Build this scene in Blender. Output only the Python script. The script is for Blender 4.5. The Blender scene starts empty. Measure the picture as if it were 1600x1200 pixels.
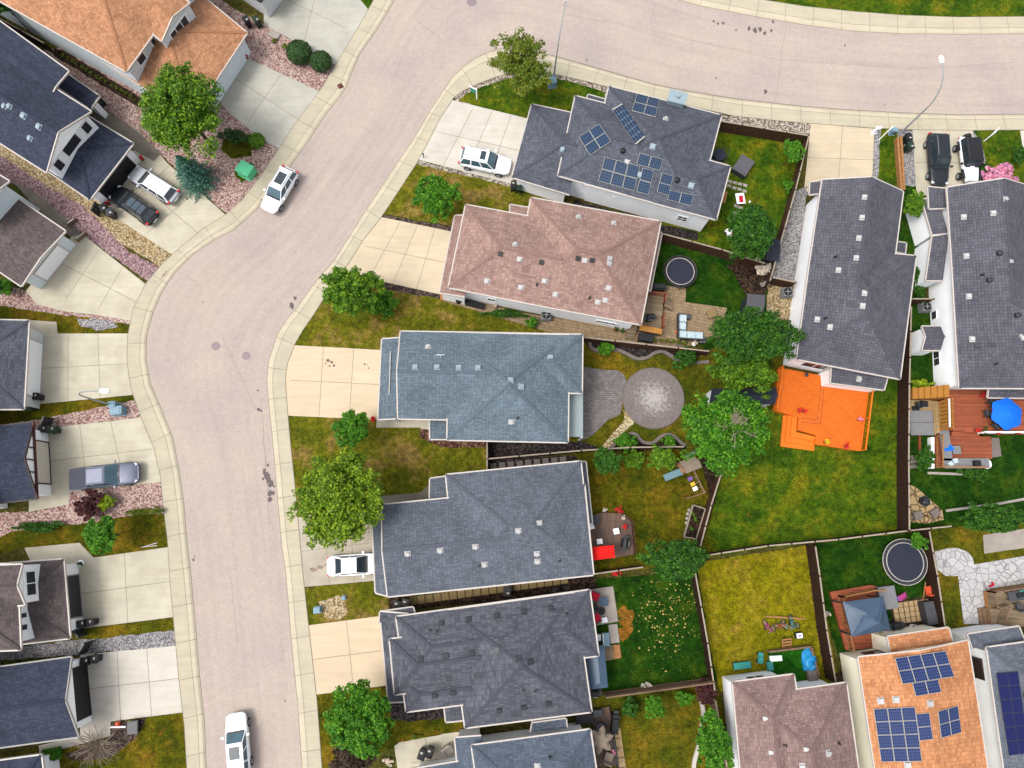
import bpy, math, random
import numpy as np
from mathutils import Vector, Matrix
random.seed(7); rng = np.random.default_rng(7)
SC = bpy.context.scene; COL = SC.collection
# ---------------------------------------------------------------- camera model (drone 62 m up, tilted about 11 degrees)
FPX, HCAM = 1067.0, 62.0
NAD = (768.0, 812.0)
_zc = -Vector(((NAD[0]-800)/FPX, -(NAD[1]-600)/FPX, -1)).normalized()
_yc = (Vector((0,1,0)) - _zc*_zc.y).normalized()
_xc = _yc.cross(_zc)
RCAM = Matrix((_xc, _yc, _zc))
CAMP = Vector((0,0,HCAM))
def ray(px, py): return RCAM @ Vector(((px-800)/FPX, -(py-600)/FPX, -1))
def P(px, py, z=0.0):
    d = ray(px, py); t = (z-HCAM)/d.z
    return CAMP + d*t
def PX(pts, z=0.0): return [P(a, b, z) for a, b in pts]
def mpp(px, py, z=0.0):            # metres per photo pixel there
    return (P(px+1, py, z)-P(px, py, z)).length
cam = bpy.data.cameras.new('camera'); camo = bpy.data.objects.new('camera', cam); COL.objects.link(camo)
cam.sensor_width = 36; cam.lens = FPX/1600*36; cam.clip_end = 2000; cam.clip_start = .5
camo.matrix_world = Matrix.Translation(CAMP) @ RCAM.to_4x4()
SC.camera = camo
# ---------------------------------------------------------------- light
SC.view_settings.view_transform = 'Standard'; SC.view_settings.look = 'None'
SC.view_settings.exposure = .98; SC.view_settings.gamma = 1
SUN_TO = Vector((-.75, -.2, 1.45)).normalized()
elev = math.asin(SUN_TO.z); azim = math.atan2(SUN_TO.x, SUN_TO.y)
w = bpy.data.worlds.new('World'); SC.world = w; w.use_nodes = True
nt = w.node_tree; bg = nt.nodes['Background']
sky = nt.nodes.new('ShaderNodeTexSky'); sky.sky_type = 'NISHITA'; sky.sun_disc = False
sky.sun_elevation = elev; sky.sun_rotation = azim; sky.dust_density = 4; sky.air_density = 1.0; sky.ozone_density = 1.0
hs = nt.nodes.new('ShaderNodeHueSaturation'); hs.inputs['Saturation'].default_value = .3
nt.links.new(sky.outputs[0], hs.inputs['Color']); nt.links.new(hs.outputs[0], bg.inputs[0]); bg.inputs[1].default_value = .15
sl = bpy.data.lights.new('sun', 'SUN'); sl.energy = .92; sl.angle = math.radians(18); sl.color = (1, .96, .9)
so = bpy.data.objects.new('sun', sl); COL.objects.link(so); so.rotation_euler = SUN_TO.to_track_quat('Z', 'Y').to_euler()
# ---------------------------------------------------------------- mesh builder
class MB:
    def __init__(s): s.v=[]; s.f=[]; s.m=[]; s.uv=[]; s.has_uv=False
    def add(s, vs, fs, mi=0, uvs=None):
        o=len(s.v); s.v += [Vector(v) for v in vs]
        for i,f in enumerate(fs):
            s.f.append([o+k for k in f]); s.m.append(mi)
            if uvs: s.uv.append(uvs[i]); s.has_uv=True
            else: s.uv.append([(0,0)]*len(f))
        return s
    def box(s, c, d, rz=0, mi=0, M=None):
        x,y,z=d[0]/2,d[1]/2,d[2]/2
        R=Matrix.Rotation(rz,3,'Z') if M is None else M
        vs=[Vector(c)+R@Vector((a*x,b*y,e*z)) for e in(-1,1) for a,b in((-1,-1),(1,-1),(1,1),(-1,1))]
        return s.add(vs,[(3,2,1,0),(4,5,6,7),(0,1,5,4),(1,2,6,5),(2,3,7,6),(3,0,4,7)],mi)
    def bar(s, a, b, wd, ht, mi=0):      # box beam between two points, wd sideways, ht upwards
        a,b=Vector(a),Vector(b); d=b-a; L=d.length
        if L<1e-5: return s
        d/=L; up=Vector((0,0,1)); sd=d.cross(up)
        sd = Vector((1,0,0)) if sd.length<1e-4 else sd.normalized()
        up=sd.cross(d)
        return s.box((a+b)/2,(L,wd,ht),mi=mi,M=Matrix((d,-sd,up)).transposed())
    def prism(s, poly, z0, z1, mi=0, ms=None, bottom=False):
        p=ccw(poly); n=len(p); ms=mi if ms is None else ms
        o=[(q[0],q[1],z0) for q in p]+[(q[0],q[1],z1) for q in p]
        s.add(o,[list(range(n,2*n))],mi)
        s.add(o,[(i,(i+1)%n,n+(i+1)%n,n+i) for i in range(n)],ms)
        if bottom: s.add(o,[list(range(n-1,-1,-1))],ms)
        return s
    def sheet(s, poly, z, mi=0):
        p=ccw(poly); return s.add([(q[0],q[1],z) for q in p],[list(range(len(p)))],mi)
    def cyl(s, c, r, z0, z1, n=16, r1=None, mi=0, cap=True, M=None):
        r1=r if r1 is None else r1; vs=[]
        for z,rr in((z0,r),(z1,r1)):
            for i in range(n):
                a=2*math.pi*i/n; vs.append(Vector((rr*math.cos(a),rr*math.sin(a),z)))
        if M is not None: vs=[M@v for v in vs]
        vs=[v+Vector(c) for v in vs]
        s.add(vs,[(i,(i+1)%n,n+(i+1)%n,n+i) for i in range(n)],mi)
        if cap: s.add(vs,[list(range(n,2*n)),list(range(n-1,-1,-1))],mi)
        return s
    def tube(s, pts, r, n=6, r1=None, mi=0):
        pts=[Vector(p) for p in pts]; r1=r if r1 is None else r1; k=len(pts); vs=[]
        for i,p in enumerate(pts):
            d=(pts[min(i+1,k-1)]-pts[max(i-1,0)]); d=d.normalized() if d.length>1e-6 else Vector((0,0,1))
            a=d.cross(Vector((0,0,1)) if abs(d.z)<.9 else Vector((1,0,0))).normalized(); b=d.cross(a)
            rr=r+(r1-r)*i/max(1,k-1)
            vs+=[p+(a*math.cos(2*math.pi*j/n)+b*math.sin(2*math.pi*j/n))*rr for j in range(n)]
        fs=[(i*n+j,i*n+(j+1)%n,(i+1)*n+(j+1)%n,(i+1)*n+j) for i in range(k-1) for j in range(n)]
        fs+=[list(range(n-1,-1,-1)),list(range((k-1)*n,k*n))]
        return s.add(vs,fs,mi)
    def torus(s, c, R, r, n=32, m=6, mi=0):
        vs=[];c=Vector(c)
        for i in range(n):
            a=2*math.pi*i/n
            for j in range(m):
                b=2*math.pi*j/m; q=R+r*math.cos(b)
                vs.append(c+Vector((q*math.cos(a),q*math.sin(a),r*math.sin(b))))
        return s.add(vs,[(i*m+j,((i+1)%n)*m+j,((i+1)%n)*m+(j+1)%m,i*m+(j+1)%m) for i in range(n) for j in range(m)],mi)
    def ball(s, c, r, n=12, m=7, sz=1.0, mi=0):
        vs=[];c=Vector(c)
        for i in range(m+1):
            t=math.pi*i/m
            for j in range(n):
                a=2*math.pi*j/n
                vs.append(c+Vector((r*math.sin(t)*math.cos(a),r*math.sin(t)*math.sin(a),r*sz*math.cos(t))))
        return s.add(vs,[(i*n+j,(i+1)*n+j,(i+1)*n+(j+1)%n,i*n+(j+1)%n) for i in range(m) for j in range(n)],mi)
    def mesh(s, name, mats, origin=(0,0,0), smooth=False):
        me=bpy.data.meshes.new(name); o=Vector(origin)
        me.from_pydata([tuple(v-o) for v in s.v],[],s.f)
        for m in (mats if isinstance(mats,(list,tuple)) else [mats]): me.materials.append(m)
        me.polygons.foreach_set('material_index',s.m)
        if s.has_uv:
            l=me.uv_layers.new(name='UVMap'); flat=[c for u in s.uv for q in u for c in q]
            l.data.foreach_set('uv',flat)
        if smooth: me.polygons.foreach_set('use_smooth',[True]*len(s.f))
        me.update(); return me
    def build(s, name, mats, parent=None, smooth=False, origin=None):
        if parent is not None: org = rootloc(parent) if origin is None else origin
        elif origin is not None: org=origin
        else:
            n=len(s.v); org=Vector((sum(v.x for v in s.v)/n,sum(v.y for v in s.v)/n,min(v.z for v in s.v)))
        o=bpy.data.objects.new(name,s.mesh(name,mats,org,smooth)); COL.objects.link(o)
        if parent is not None: o.parent=parent
        else: o.location=org
        return o
def ccw(p):
    p=[Vector((q[0],q[1])) for q in p]; n=len(p)
    a=sum(p[i].x*p[(i+1)%n].y-p[(i+1)%n].x*p[i].y for i in range(n))
    return p if a>0 else p[::-1]
def rootloc(o):
    while o.parent: o=o.parent
    return o.location
def tag(o, label=None, cat=None, group=None, kind=None):
    if label: o['label']=label
    if cat: o['category']=cat
    if group: o['group']=group
    if kind: o['kind']=kind
    return o
def thing(name, label, cat, loc, group=None, rz=0):
    o=bpy.data.objects.new(name,None); COL.objects.link(o); o.location=Vector(loc); o.rotation_euler=(0,0,rz); o.empty_display_size=.3
    return tag(o,label,cat,group)
def inst(me, name, parent, pos, R=None):
    o=bpy.data.objects.new(name,me); COL.objects.link(o); o.parent=parent
    M=Matrix.Translation(Vector(pos)-(rootloc(parent) if parent else Vector()))
    o.matrix_local = M @ R.to_4x4() if R is not None else M
    return o
def lin(c):
    c/=255; return c/12.92 if c<=.04045 else ((c+.055)/1.055)**2.4
def A(r,g,b,k=.5): return (lin(r)*k,lin(g)*k,lin(b)*k,1)
# ---------------------------------------------------------------- materials
class NT:
    def __init__(s,name):
        s.mat=bpy.data.materials.new(name); s.mat.use_nodes=True; s.t=s.mat.node_tree
        s.b=s.t.nodes['Principled BSDF']; s.pos=None
    def n(s,ty,**kw):
        x=s.t.nodes.new(ty)
        for k,v in kw.items(): setattr(x,k,v)
        return x
    def l(s,a,b): s.t.links.new(a,b)
    def P(s,rot=0,scale=(1,1,1)):
        g=s.n('ShaderNodeNewGeometry'); 
        if rot==0 and scale==(1,1,1): return g.outputs['Position']
        m=s.n('ShaderNodeMapping'); m.inputs['Rotation'].default_value=(0,0,rot); m.inputs['Scale'].default_value=scale
        s.l(g.outputs['Position'],m.inputs[0]); return m.outputs[0]
    def UV(s,scale=(1,1,1)):
        g=s.n('ShaderNodeTexCoord'); m=s.n('ShaderNodeMapping'); m.inputs['Scale'].default_value=scale
        s.l(g.outputs['UV'],m.inputs[0]); return m.outputs[0]
    def noise(s,v,sc,det=4,ro=.6,out='Fac'):
        x=s.n('ShaderNodeTexNoise'); x.inputs['Scale'].default_value=sc; x.inputs['Detail'].default_value=det; x.inputs['Roughness'].default_value=ro
        s.l(v,x.inputs['Vector']); return x.outputs[out]
    def vor(s,v,sc,out='Color',feature='F1'):
        x=s.n('ShaderNodeTexVoronoi',feature=feature); x.inputs['Scale'].default_value=sc; s.l(v,x.inputs['Vector']); return x.outputs[out]
    def ramp(s,f,stops,const=False):
        x=s.n('ShaderNodeValToRGB'); e=x.color_ramp.elements
        if const: x.color_ramp.interpolation='CONSTANT'
        while len(e)<len(stops): e.new(.5)
        for i,(p,c) in enumerate(stops): e[i].position=p; e[i].color=c if len(c)==4 else (*c,1)
        s.l(f,x.inputs[0]); return x.outputs[0]
    def mix(s,f,a,b,mode='MIX'):
        x=s.n('ShaderNodeMix',data_type='RGBA',blend_type=mode)
        for v,i in((f,0),(a,6),(b,7)):
            if isinstance(v,(int,float,tuple)): x.inputs[i].default_value=v
            else: s.l(v,x.inputs[i])
        return x.outputs[2]
    def math(s,op,a,b=0):
        x=s.n('ShaderNodeMath',operation=op)
        for v,i in((a,0),(b,1)):
            if isinstance(v,(int,float)): x.inputs[i].default_value=v
            else: s.l(v,x.inputs[i])
        return x.outputs[0]
    def bump(s,h,st=.4,dist=.02):
        x=s.n('ShaderNodeBump'); x.inputs['Strength'].default_value=st; x.inputs['Distance'].default_value=dist
        s.l(h,x.inputs['Height']); s.l(x.outputs[0],s.b.inputs['Normal'])
    def done(s,col,rough=.85,spec=.25,metal=0):
        i=s.b.inputs
        if isinstance(col,tuple): i['Base Color'].default_value=col
        else: s.l(col,i['Base Color'])
        i['Roughness'].default_value=rough; i['Specular IOR Level'].default_value=spec; i['Metallic'].default_value=metal
        return s.mat
def sc4(c,k): return (c[0]*k,c[1]*k,c[2]*k,1)
def m_plain(name,c,rough=.6,spec=.3,var=.12,metal=0,sc=3):
    n=NT(name); f=n.noise(n.P(),sc,5,.65); return n.done(n.ramp(f,[(.3,sc4(c,1-var)),(.7,sc4(c,1+var))]),rough,spec,metal)
def m_speck(name,cols,scale,rough=.9,bump=.5,patch=None,pscale=.3):
    n=NT(name); p=n.P(); v=n.vor(p,scale); sep=n.n('ShaderNodeSeparateColor'); n.l(v,sep.inputs[0])
    k=len(cols); c=n.ramp(sep.outputs[0],[(i/k,cols[i]) for i in range(k)],True)
    if patch: c=n.mix(n.ramp(n.noise(p,pscale,4,.6),[(.45,(0,0,0)),(.6,(1,1,1))]),c,patch)
    n.bump(n.vor(p,scale,'Distance'),bump,.04); return n.done(c,rough,.15)
def m_concrete(name,c,c2=None,amt=.12,fine=14,stain=None):
    n=NT(name); p=n.P(); c2=c2 or sc4(c,.82)
    a=n.ramp(n.noise(p,.55,6,.62),[(.3,c2),(.62,c)])
    b=n.mix(1.0,a,n.ramp(n.noise(p,fine,3,.7),[(.25,(1-amt,)*3),(.75,(1+amt,)*3)]),'MULTIPLY')
    b=n.mix(1.0,b,n.ramp(n.noise(n.P(0,(.25,2.2,1)),1.2,4,.6),[(.3,(.93,)*3),(.7,(1.04,)*3)]),'MULTIPLY')
    gi=n.n('ShaderNodeNewGeometry'); b=n.mix(1.0,b,n.ramp(gi.outputs['Random Per Island'],[(0,(.93,.93,.925)),(1,(1.04,1.04,1.035))]),'MULTIPLY')
    b=n.mix(n.ramp(n.noise(p,.33,6,.72),[(.58,(0,0,0)),(.75,(.3,)*3)]),b,sc4(c,.66))
    if stain: b=n.mix(n.ramp(n.noise(p,.8,5,.7),[(.62,(0,0,0)),(.74,(.55,)*3)]),b,stain)
    n.bump(n.noise(p,30,2),.15,.01); return n.done(b,.85,.2)
def m_grass(name,cols,pscale=.35,fine=9,dry=None,drylo=.55,drysc=.6):
    n=NT(name); p=n.P(); k=len(cols)
    a=n.ramp(n.noise(p,pscale,5,.62),[(.3+.4*i/(k-1),cols[i]) for i in range(k)])
    if dry: a=n.mix(n.ramp(n.noise(p,drysc,6,.7),[(drylo,(0,0,0)),(drylo+.12,(1,1,1))]),a,dry)
    f=n.noise(p,fine,4,.75); a=n.mix(1.0,a,n.ramp(f,[(.3,(.3,)*3),(.7,(1.85,)*3)]),'MULTIPLY')
    g=n.noise(p,2.2,3,.6); a=n.mix(1.0,a,n.ramp(g,[(.3,(.55,.6,.55)),(.7,(1.5,1.42,1.3))]),'MULTIPLY')
    n.bump(f,.9,.12); return n.done(a,.95,.08)
CAP={}
def m_shingle(name,c,c2,row=.26,wid=.55,cont=.55,light=None):
    CAP[name]=m_plain(name+'_cap',sc4(c2,.98),.9,.15,.18,sc=7)
    n=NT(name); uv=n.UV(); x=n.n('ShaderNodeTexBrick'); x.offset=.37; x.offset_frequency=1
    x.inputs['Scale'].default_value=1; x.inputs['Brick Width'].default_value=wid; x.inputs['Row Height'].default_value=row
    x.inputs['Mortar Size'].default_value=.018; x.inputs['Mortar Smooth'].default_value=.3; x.inputs['Bias'].default_value=0
    x.inputs['Color1'].default_value=sc4(c,1+cont*.35); x.inputs['Color2'].default_value=c2; x.inputs['Mortar'].default_value=sc4(c,cont)
    n.l(uv,x.inputs['Vector']); p=n.P()
    a=n.mix(1.0,x.outputs[0],n.ramp(n.noise(p,.45,6,.65),[(.3,(.8,)*3),(.7,(1.16,)*3)]),'MULTIPLY')
    a=n.mix(1.0,a,n.ramp(n.noise(p,11,3,.75),[(.3,(.72,)*3),(.7,(1.3,)*3)]),'MULTIPLY')
    if light: a=n.mix(n.ramp(n.noise(p,1.3,5,.75),[(.6,(0,0,0)),(.7,(.6,)*3)]),a,light)
    n.bump(x.outputs['Fac'],-.5,.02); return n.done(a,.9,.15)
def m_boards(name,c,ang,wd=.14,gap=.1,var=.25,grey=None):
    n=NT(name); p=n.P(ang,(1,1,1)); x=n.n('ShaderNodeTexBrick'); x.offset=.31
    x.inputs['Scale'].default_value=1; x.inputs['Brick Width'].default_value=3.6; x.inputs['Row Height'].default_value=wd
    x.inputs['Mortar Size'].default_value=wd*gap; x.inputs['Color1'].default_value=sc4(c,1+var); x.inputs['Color2'].default_value=sc4(c,1-var); x.inputs['Mortar'].default_value=sc4(c,.3)
    n.l(p,x.inputs['Vector'])
    a=n.mix(1.0,x.outputs[0],n.ramp(n.noise(n.P(ang,(.4,5,1)),2.5,5,.7),[(.3,(.78,)*3),(.7,(1.2,)*3)]),'MULTIPLY')
    if grey: a=n.mix(n.ramp(n.noise(n.P(),.7,5,.65),[(.45,(0,0,0)),(.62,(.8,)*3)]),a,grey)
    n.bump(x.outputs['Fac'],-.4,.01); return n.done(a,.75,.25)
def m_paver(name,c,c2,ang,bw=.4,bh=.2,mort=.02,mc=None,offset=.5):
    n=NT(name); p=n.P(ang); x=n.n('ShaderNodeTexBrick'); x.offset=offset
    x.inputs['Scale'].default_value=1; x.inputs['Brick Width'].default_value=bw; x.inputs['Row Height'].default_value=bh
    x.inputs['Mortar Size'].default_value=mort; x.inputs['Color1'].default_value=c; x.inputs['Color2'].default_value=c2; x.inputs['Mortar'].default_value=mc or sc4(c,.45)
    n.l(p,x.inputs['Vector'])
    a=n.mix(1.0,x.outputs[0],n.ramp(n.noise(n.P(),3,5,.7),[(.3,(.75,)*3),(.7,(1.2,)*3)]),'MULTIPLY')
    n.bump(x.outputs['Fac'],-.4,.01); return n.done(a,.85,.2)
def m_cells(name,c,mc,scale=2.2,edge=.06,var=.2):
    n=NT(name); p=n.P(); d=n.vor(p,scale,'Distance','DISTANCE_TO_EDGE'); col=n.vor(p,scale)
    s=n.n('ShaderNodeSeparateColor'); n.l(col,s.inputs[0])
    a=n.ramp(s.outputs[0],[(0,sc4(c,1-var)),(1,sc4(c,1+var))]); a=n.mix(n.ramp(d,[(edge*.5,(0,0,0)),(edge,(1,1,1))]),mc,a)
    a=n.mix(1.0,a,n.ramp(n.noise(p,6,4,.7),[(.3,(.82,)*3),(.7,(1.15,)*3)]),'MULTIPLY'); return n.done(a,.85,.2)
def m_leaf(name,c,c2,tr=.28,hv=.5):
    c=sc4(c,1.85); c2=sc4(c2,1.85); n=NT(name); g=n.n('ShaderNodeNewGeometry')
    a=n.ramp(g.outputs['Random Per Island'],[(0,sc4(c,.62)),(.5,c),(1,c2)])
    a=n.mix(1.0,a,n.ramp(n.noise(g.outputs['Position'],.9,3,.6),[(.3,(.72,.78,.8)),(.7,(1.3,1.2,1.0))]),'MULTIPLY')
    n.done(a,.6,.25)
    t=n.n('ShaderNodeBsdfTranslucent'); n.l(a,t.inputs[0]); m=n.n('ShaderNodeMixShader'); m.inputs[0].default_value=tr
    out=n.t.nodes['Material Output']; n.l(n.b.outputs[0],m.inputs[1]); n.l(t.outputs[0],m.inputs[2]); n.l(m.outputs[0],out.inputs[0]); return n.mat
def m_glass(name,c,rough=.08,spec=.5):
    n=NT(name); return n.done(n.ramp(n.noise(n.P(),1.5,2),[(.3,sc4(c,.8)),(.7,sc4(c,1.25))]),rough,spec)
def m_solar(name,c,c2,line):
    n=NT(name); uv=n.UV(); x=n.n('ShaderNodeTexBrick'); x.offset=0
    x.inputs['Scale'].default_value=1; x.inputs['Brick Width'].default_value=1/4; x.inputs['Row Height'].default_value=1/6
    x.inputs['Mortar Size'].default_value=.012; x.inputs['Mortar Smooth'].default_value=.4; x.inputs['Color1'].default_value=c; x.inputs['Color2'].default_value=c2; x.inputs['Mortar'].default_value=line
    n.l(uv,x.inputs['Vector']); return n.done(x.outputs[0],.22 if 'black' not in name else .5,.35 if 'black' not in name else .08)
M={}
M['road']=None
def road_mat():
    n=NT('asphalt'); p=n.P(); c=A(213,197,192); 
    a=n.ramp(n.noise(p,.16,5,.6),[(.3,A(206,190,184)),(.5,A(216,199,188)),(.7,A(224,207,191))])
    a=n.mix(1.0,a,n.ramp(n.noise(p,9,4,.8),[(.28,(.74,)*3),(.72,(1.24,)*3)]),'MULTIPLY')
    a=n.mix(1.0,a,n.ramp(n.noise(p,2.1,4,.65),[(.3,(.92,.93,.95)),(.7,(1.07,1.05,1.04))]),'MULTIPLY')
    v=n.vor(p,9); s=n.n('ShaderNodeSeparateColor'); n.l(v,s.inputs[0])
    a=n.mix(n.ramp(s.outputs[1],[(.95,(0,0,0)),(.99,(.14,)*3)]),a,A(150,140,140))
    u=n.UV((1.5,.05,1)); a=n.mix(1.0,a,n.ramp(n.noise(u,1.1,5,.6),[(.3,(.93,.915,.915)),(.5,(1,1,1)),(.7,(1.04,1.035,1.02))]),'MULTIPLY')
    a=n.mix(n.ramp(n.noise(n.UV((.6,.25,1)),1.0,6,.7),[(.6,(0,0,0)),(.74,(.3,)*3)]),a,A(190,174,166))
    n.bump(n.noise(p,25,3),.3,.01); return n.done(a,.9,.15)
M['road']=road_mat()
M['walk']=m_concrete('sidewalk_concrete',A(231,219,190),A(216,207,184),.1)
M['gutterpan']=m_concrete('kerb_concrete',A(239,226,198),A(226,214,188),.08)
M['drive_warm']=m_concrete('driveway_concrete_warm',A(247,227,194),A(236,218,188),.05)
M['drive_peach']=m_concrete('driveway_concrete_peach',A(254,229,196),A(247,224,190),.03)
M['drive_white']=m_concrete('driveway_concrete_white',A(246,238,225),A(230,222,206),.05)
M['drive_grey']=m_concrete('driveway_concrete_grey',A(224,221,207),A(206,203,190),.08)
M['drive_tan']=m_concrete('driveway_concrete_tan',A(238,229,205),A(218,208,184),.07)
M['drive_stained']=m_concrete('driveway_concrete_stained',A(224,213,192),A(200,189,168),.08,stain=A(150,128,100))
M['path_grey']=m_concrete('path_concrete',A(160,150,135),A(132,124,112),.1)
M['joint']=m_plain('joint_dark',A(166,156,136),.9,.1)
M['crack']=m_plain('crack_filler',A(176,160,154),.9,.1)
M['stain']=m_plain('oil_stain',A(120,108,106),.7,.3,.2,sc=6)
M['manhole']=m_plain('cast_iron',A(170,152,156),.6,.4)
M['rust']=m_plain('rusty_iron',A(120,62,50),.8,.3,.25)
M['soil']=m_grass('bare_earth',[A(74,72,40),A(98,92,44),A(84,96,38)],.4,7)
M['grass_front']=m_grass('grass_front',[A(82,96,20),A(118,118,28),A(140,122,42)],.3,9,A(156,130,74),.5,.3)
M['grass_green']=m_grass('grass_green',[A(40,80,12),A(84,110,18),A(132,128,26)],.45,8,A(140,124,40),.6,.8)
M['grass_olive']=m_grass('grass_olive',[A(60,76,12),A(100,98,16),A(140,112,32)],.35,8,A(150,104,40),.58,.6)
M['grass_yellow']=m_grass('grass_yellow',[A(122,124,14),A(144,136,20),A(166,146,46)],.25,11,A(172,138,66),.6,.4)
M['grass_deep']=m_grass('grass_deep',[A(24,62,10),A(38,78,12),A(70,96,18)],.5,8,A(132,116,50),.67,.8)
M['grass_gold']=m_grass('grass_gold',[A(62,82,14),A(104,102,22),A(150,120,34)],.3,8,A(48,74,16),.58,.45)
M['gravel_pink']=m_speck('gravel_pink',[A(205,168,158),A(160,118,112),A(230,210,196),A(140,104,100),A(196,158,150),A(220,194,180)],9)
M['gravel_tan']=m_speck('gravel_tan',[A(206,178,130),A(150,126,84),A(226,208,172),A(140,118,92),A(198,174,132)],9)
M['gravel_mauve']=m_speck('gravel_mauve',[A(186,150,152),A(148,114,120),A(208,182,180),A(126,94,100),A(182,148,150)],9)
M['gravel_grey']=m_speck('gravel_grey',[A(176,172,172),A(146,142,146),A(204,200,196),A(122,118,120)],11)
M['gravel_cobble']=m_speck('gravel_cobble',[A(196,182,164),A(140,128,114),A(224,212,196),A(118,108,96)],7.5)
M['gravel_dark']=m_speck('gravel_dark',[A(64,56,56),A(46,40,42),A(92,80,78),A(36,32,34)],8)
M['gravel_red']=m_speck('gravel_red',[A(120,80,62),A(86,54,44),A(160,124,100),A(80,54,48)],7)
M['mulch']=m_speck('mulch',[A(104,86,76),A(78,64,58),A(130,110,98),A(60,50,46)],7)
M['earth_dark']=m_speck('dark_bed_soil',[A(50,36,28),A(36,26,22),A(70,52,40),A(92,72,54)],6)
M['stone_path']=m_speck('stone_path',[A(222,202,158),A(180,156,112),A(236,222,184),A(160,134,96)],7)
M['wood_red']=m_boards('decking_redwood',A(190,104,70),0,.14)
M['wood_orange']=m_boards('decking_orange',A(250,122,28,.6),math.radians(45),.16,.1,.07)
M['wood_grey']=m_boards('decking_weathered',A(140,112,96),math.radians(97),.15,.12,.2,A(110,92,84))
M['wood_tan']=m_boards('decking_tan',A(168,146,116),math.radians(8),.16)
M['wood_patio']=m_boards('decking_gold',A(200,168,120),math.radians(100),.15)
M['cedar']=m_plain('cedar_boards',A(196,140,88),.75,.2,.25,sc=5)
M['cedar_gold']=m_plain('golden_stained_wood',A(206,142,62),.6,.3,.2,sc=5)
M['cedar_red']=m_plain('red_stained_wood',A(164,84,56),.7,.3,.2,sc=5)
M['orange_wood']=m_plain('orange_stained_wood',A(255,128,24,.62),.6,.3,.08)
M['fence_brown']=m_plain('fence_brown',A(92,64,48),.85,.15,.35,sc=4)
M['fence_dark']=m_plain('fence_dark',A(66,44,34),.85,.15,.35,sc=4)
M['fence_top']=m_plain('fence_cap_weathered',A(196,180,160),.85,.15,.2,sc=4)
M['fence_grey']=m_plain('fence_weathered',A(150,122,98),.85,.15,.3,sc=4)
M['white']=m_plain('white_paint',(.8,.81,.82,1),.55,.3,.03)
M['siding']=m_plain('white_siding',(.87,.88,.89,1),.6,.25,.05,sc=.8)
M['siding_cream']=m_plain('cream_siding',(.86,.81,.64,1),.6,.25,.05,sc=.8)
M['siding_blue']=m_plain('pale_blue_siding',(.58,.64,.67,1),.6,.25,.05,sc=.8)
M['siding_grey']=m_plain('grey_siding',(.52,.53,.53,1),.6,.25,.06,sc=.8)
M['siding_beige']=m_plain('beige_siding',(.55,.5,.42,1),.6,.25,.06,sc=.8)
M['trim']=m_plain('trim_white',A(236,226,216),.5,.3,.04)
M['trim_grey']=m_plain('trim_grey',A(180,176,172),.5,.3,.05)
M['trim_dark']=m_plain('trim_dark',A(66,50,48),.5,.3,.1)
M['trim_red']=m_plain('trim_maroon',A(96,36,36),.5,.3,.1)
M['black']=m_plain('black_plastic',A(34,34,38,.6),.5,.35,.2)
M['tyre']=m_plain('tyre_rubber',(.02,.02,.022,1),.85,.2,.1)
M['metal_dark']=m_plain('dark_metal',A(58,62,68),.45,.4,.15)
M['metal']=m_plain('galvanised_metal',A(170,176,180),.4,.5,.1)
M['lamp_metal']=m_plain('lamp_metal',A(176,182,182),.45,.5,.06)
M['lamp_white']=m_plain('lamp_head_white',(.75,.8,.8,1),.4,.4,.03)
M['glass']=m_glass('window_glass',A(70,76,80))
M['glass_car']=m_glass('car_glass',A(58,70,78),.05,.6)
M['glass_teal']=m_glass('windscreen_glass',A(84,118,130),.08,.5)
M['green_box']=m_plain('utility_green',A(110,222,165,.66),.5,.3,.06)
M['blue_box']=m_plain('utility_blue_grey',A(150,186,204),.5,.3,.06)
M['bin_green']=m_plain('bin_green',A(40,66,50),.5,.35,.12)
M['tarp_red']=m_plain('red_canvas',(.62,.008,.006,1),.7,.15,.06)
M['cloth_blue']=m_plain('blue_canvas',A(12,112,232,.7),.7,.2,.08)
M['tarp_blue']=m_plain('blue_tarp',A(40,160,226,.6),.4,.4,.2,sc=4)
M['cushion']=m_plain('pale_cushion',A(206,226,232,.6),.8,.2,.06)
M['grey_fabric']=m_plain('grey_fabric',A(92,94,100),.85,.2,.15)
M['grey_cover']=m_plain('grey_vinyl',A(110,108,114),.6,.3,.1)
M['grey_cover2']=m_plain('light_grey_vinyl',A(150,150,152),.6,.3,.1)
M['red_fabric']=m_plain('red_fabric',A(214,30,60,.6),.7,.2,.1)
M['pink']=m_plain('pink_plastic',A(226,90,170,.6),.5,.35,.06)
M['orange_plastic']=m_plain('orange_plastic',A(226,90,52,.6),.5,.35,.08)
M['yellow']=m_plain('yellow_plastic',A(236,200,60,.6),.5,.35,.06)
M['purple']=m_plain('purple_plastic',A(140,96,190,.6),.5,.35,.06)
M['teal']=m_plain('teal_plastic',A(60,160,150,.6),.5,.35,.06)
M['slide_blue']=m_plain('slide_teal',A(104,150,160),.45,.4,.1)
M['tan_canvas']=m_plain('tan_canvas',A(178,160,140),.8,.2,.08)
M['tramp']=m_plain('trampoline_mat',A(46,50,66,.6),.7,.25,.06)
M['tramp_dark']=m_plain('trampoline_pad',A(24,26,28,.6),.6,.3,.1)
M['gazebo']=m_plain('blue_grey_steel_roof',A(84,108,134),.45,.35,.06)
M['turf']=m_grass('artificial_turf',[A(30,96,16),A(40,110,22),A(50,118,26)],1,12)
M['awning']=m_plain('corrugated_awning',A(188,204,206),.5,.35,.12,sc=6)
M['stone']=m_plain('retaining_stone',A(146,134,128),.85,.2,.2,sc=5)
M['paver_tan']=m_plain('tan_paver',A(206,176,132),.85,.2,.14,sc=4)
M['paver_grey']=m_plain('grey_paver',A(196,186,176),.85,.2,.12,sc=4)
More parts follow.
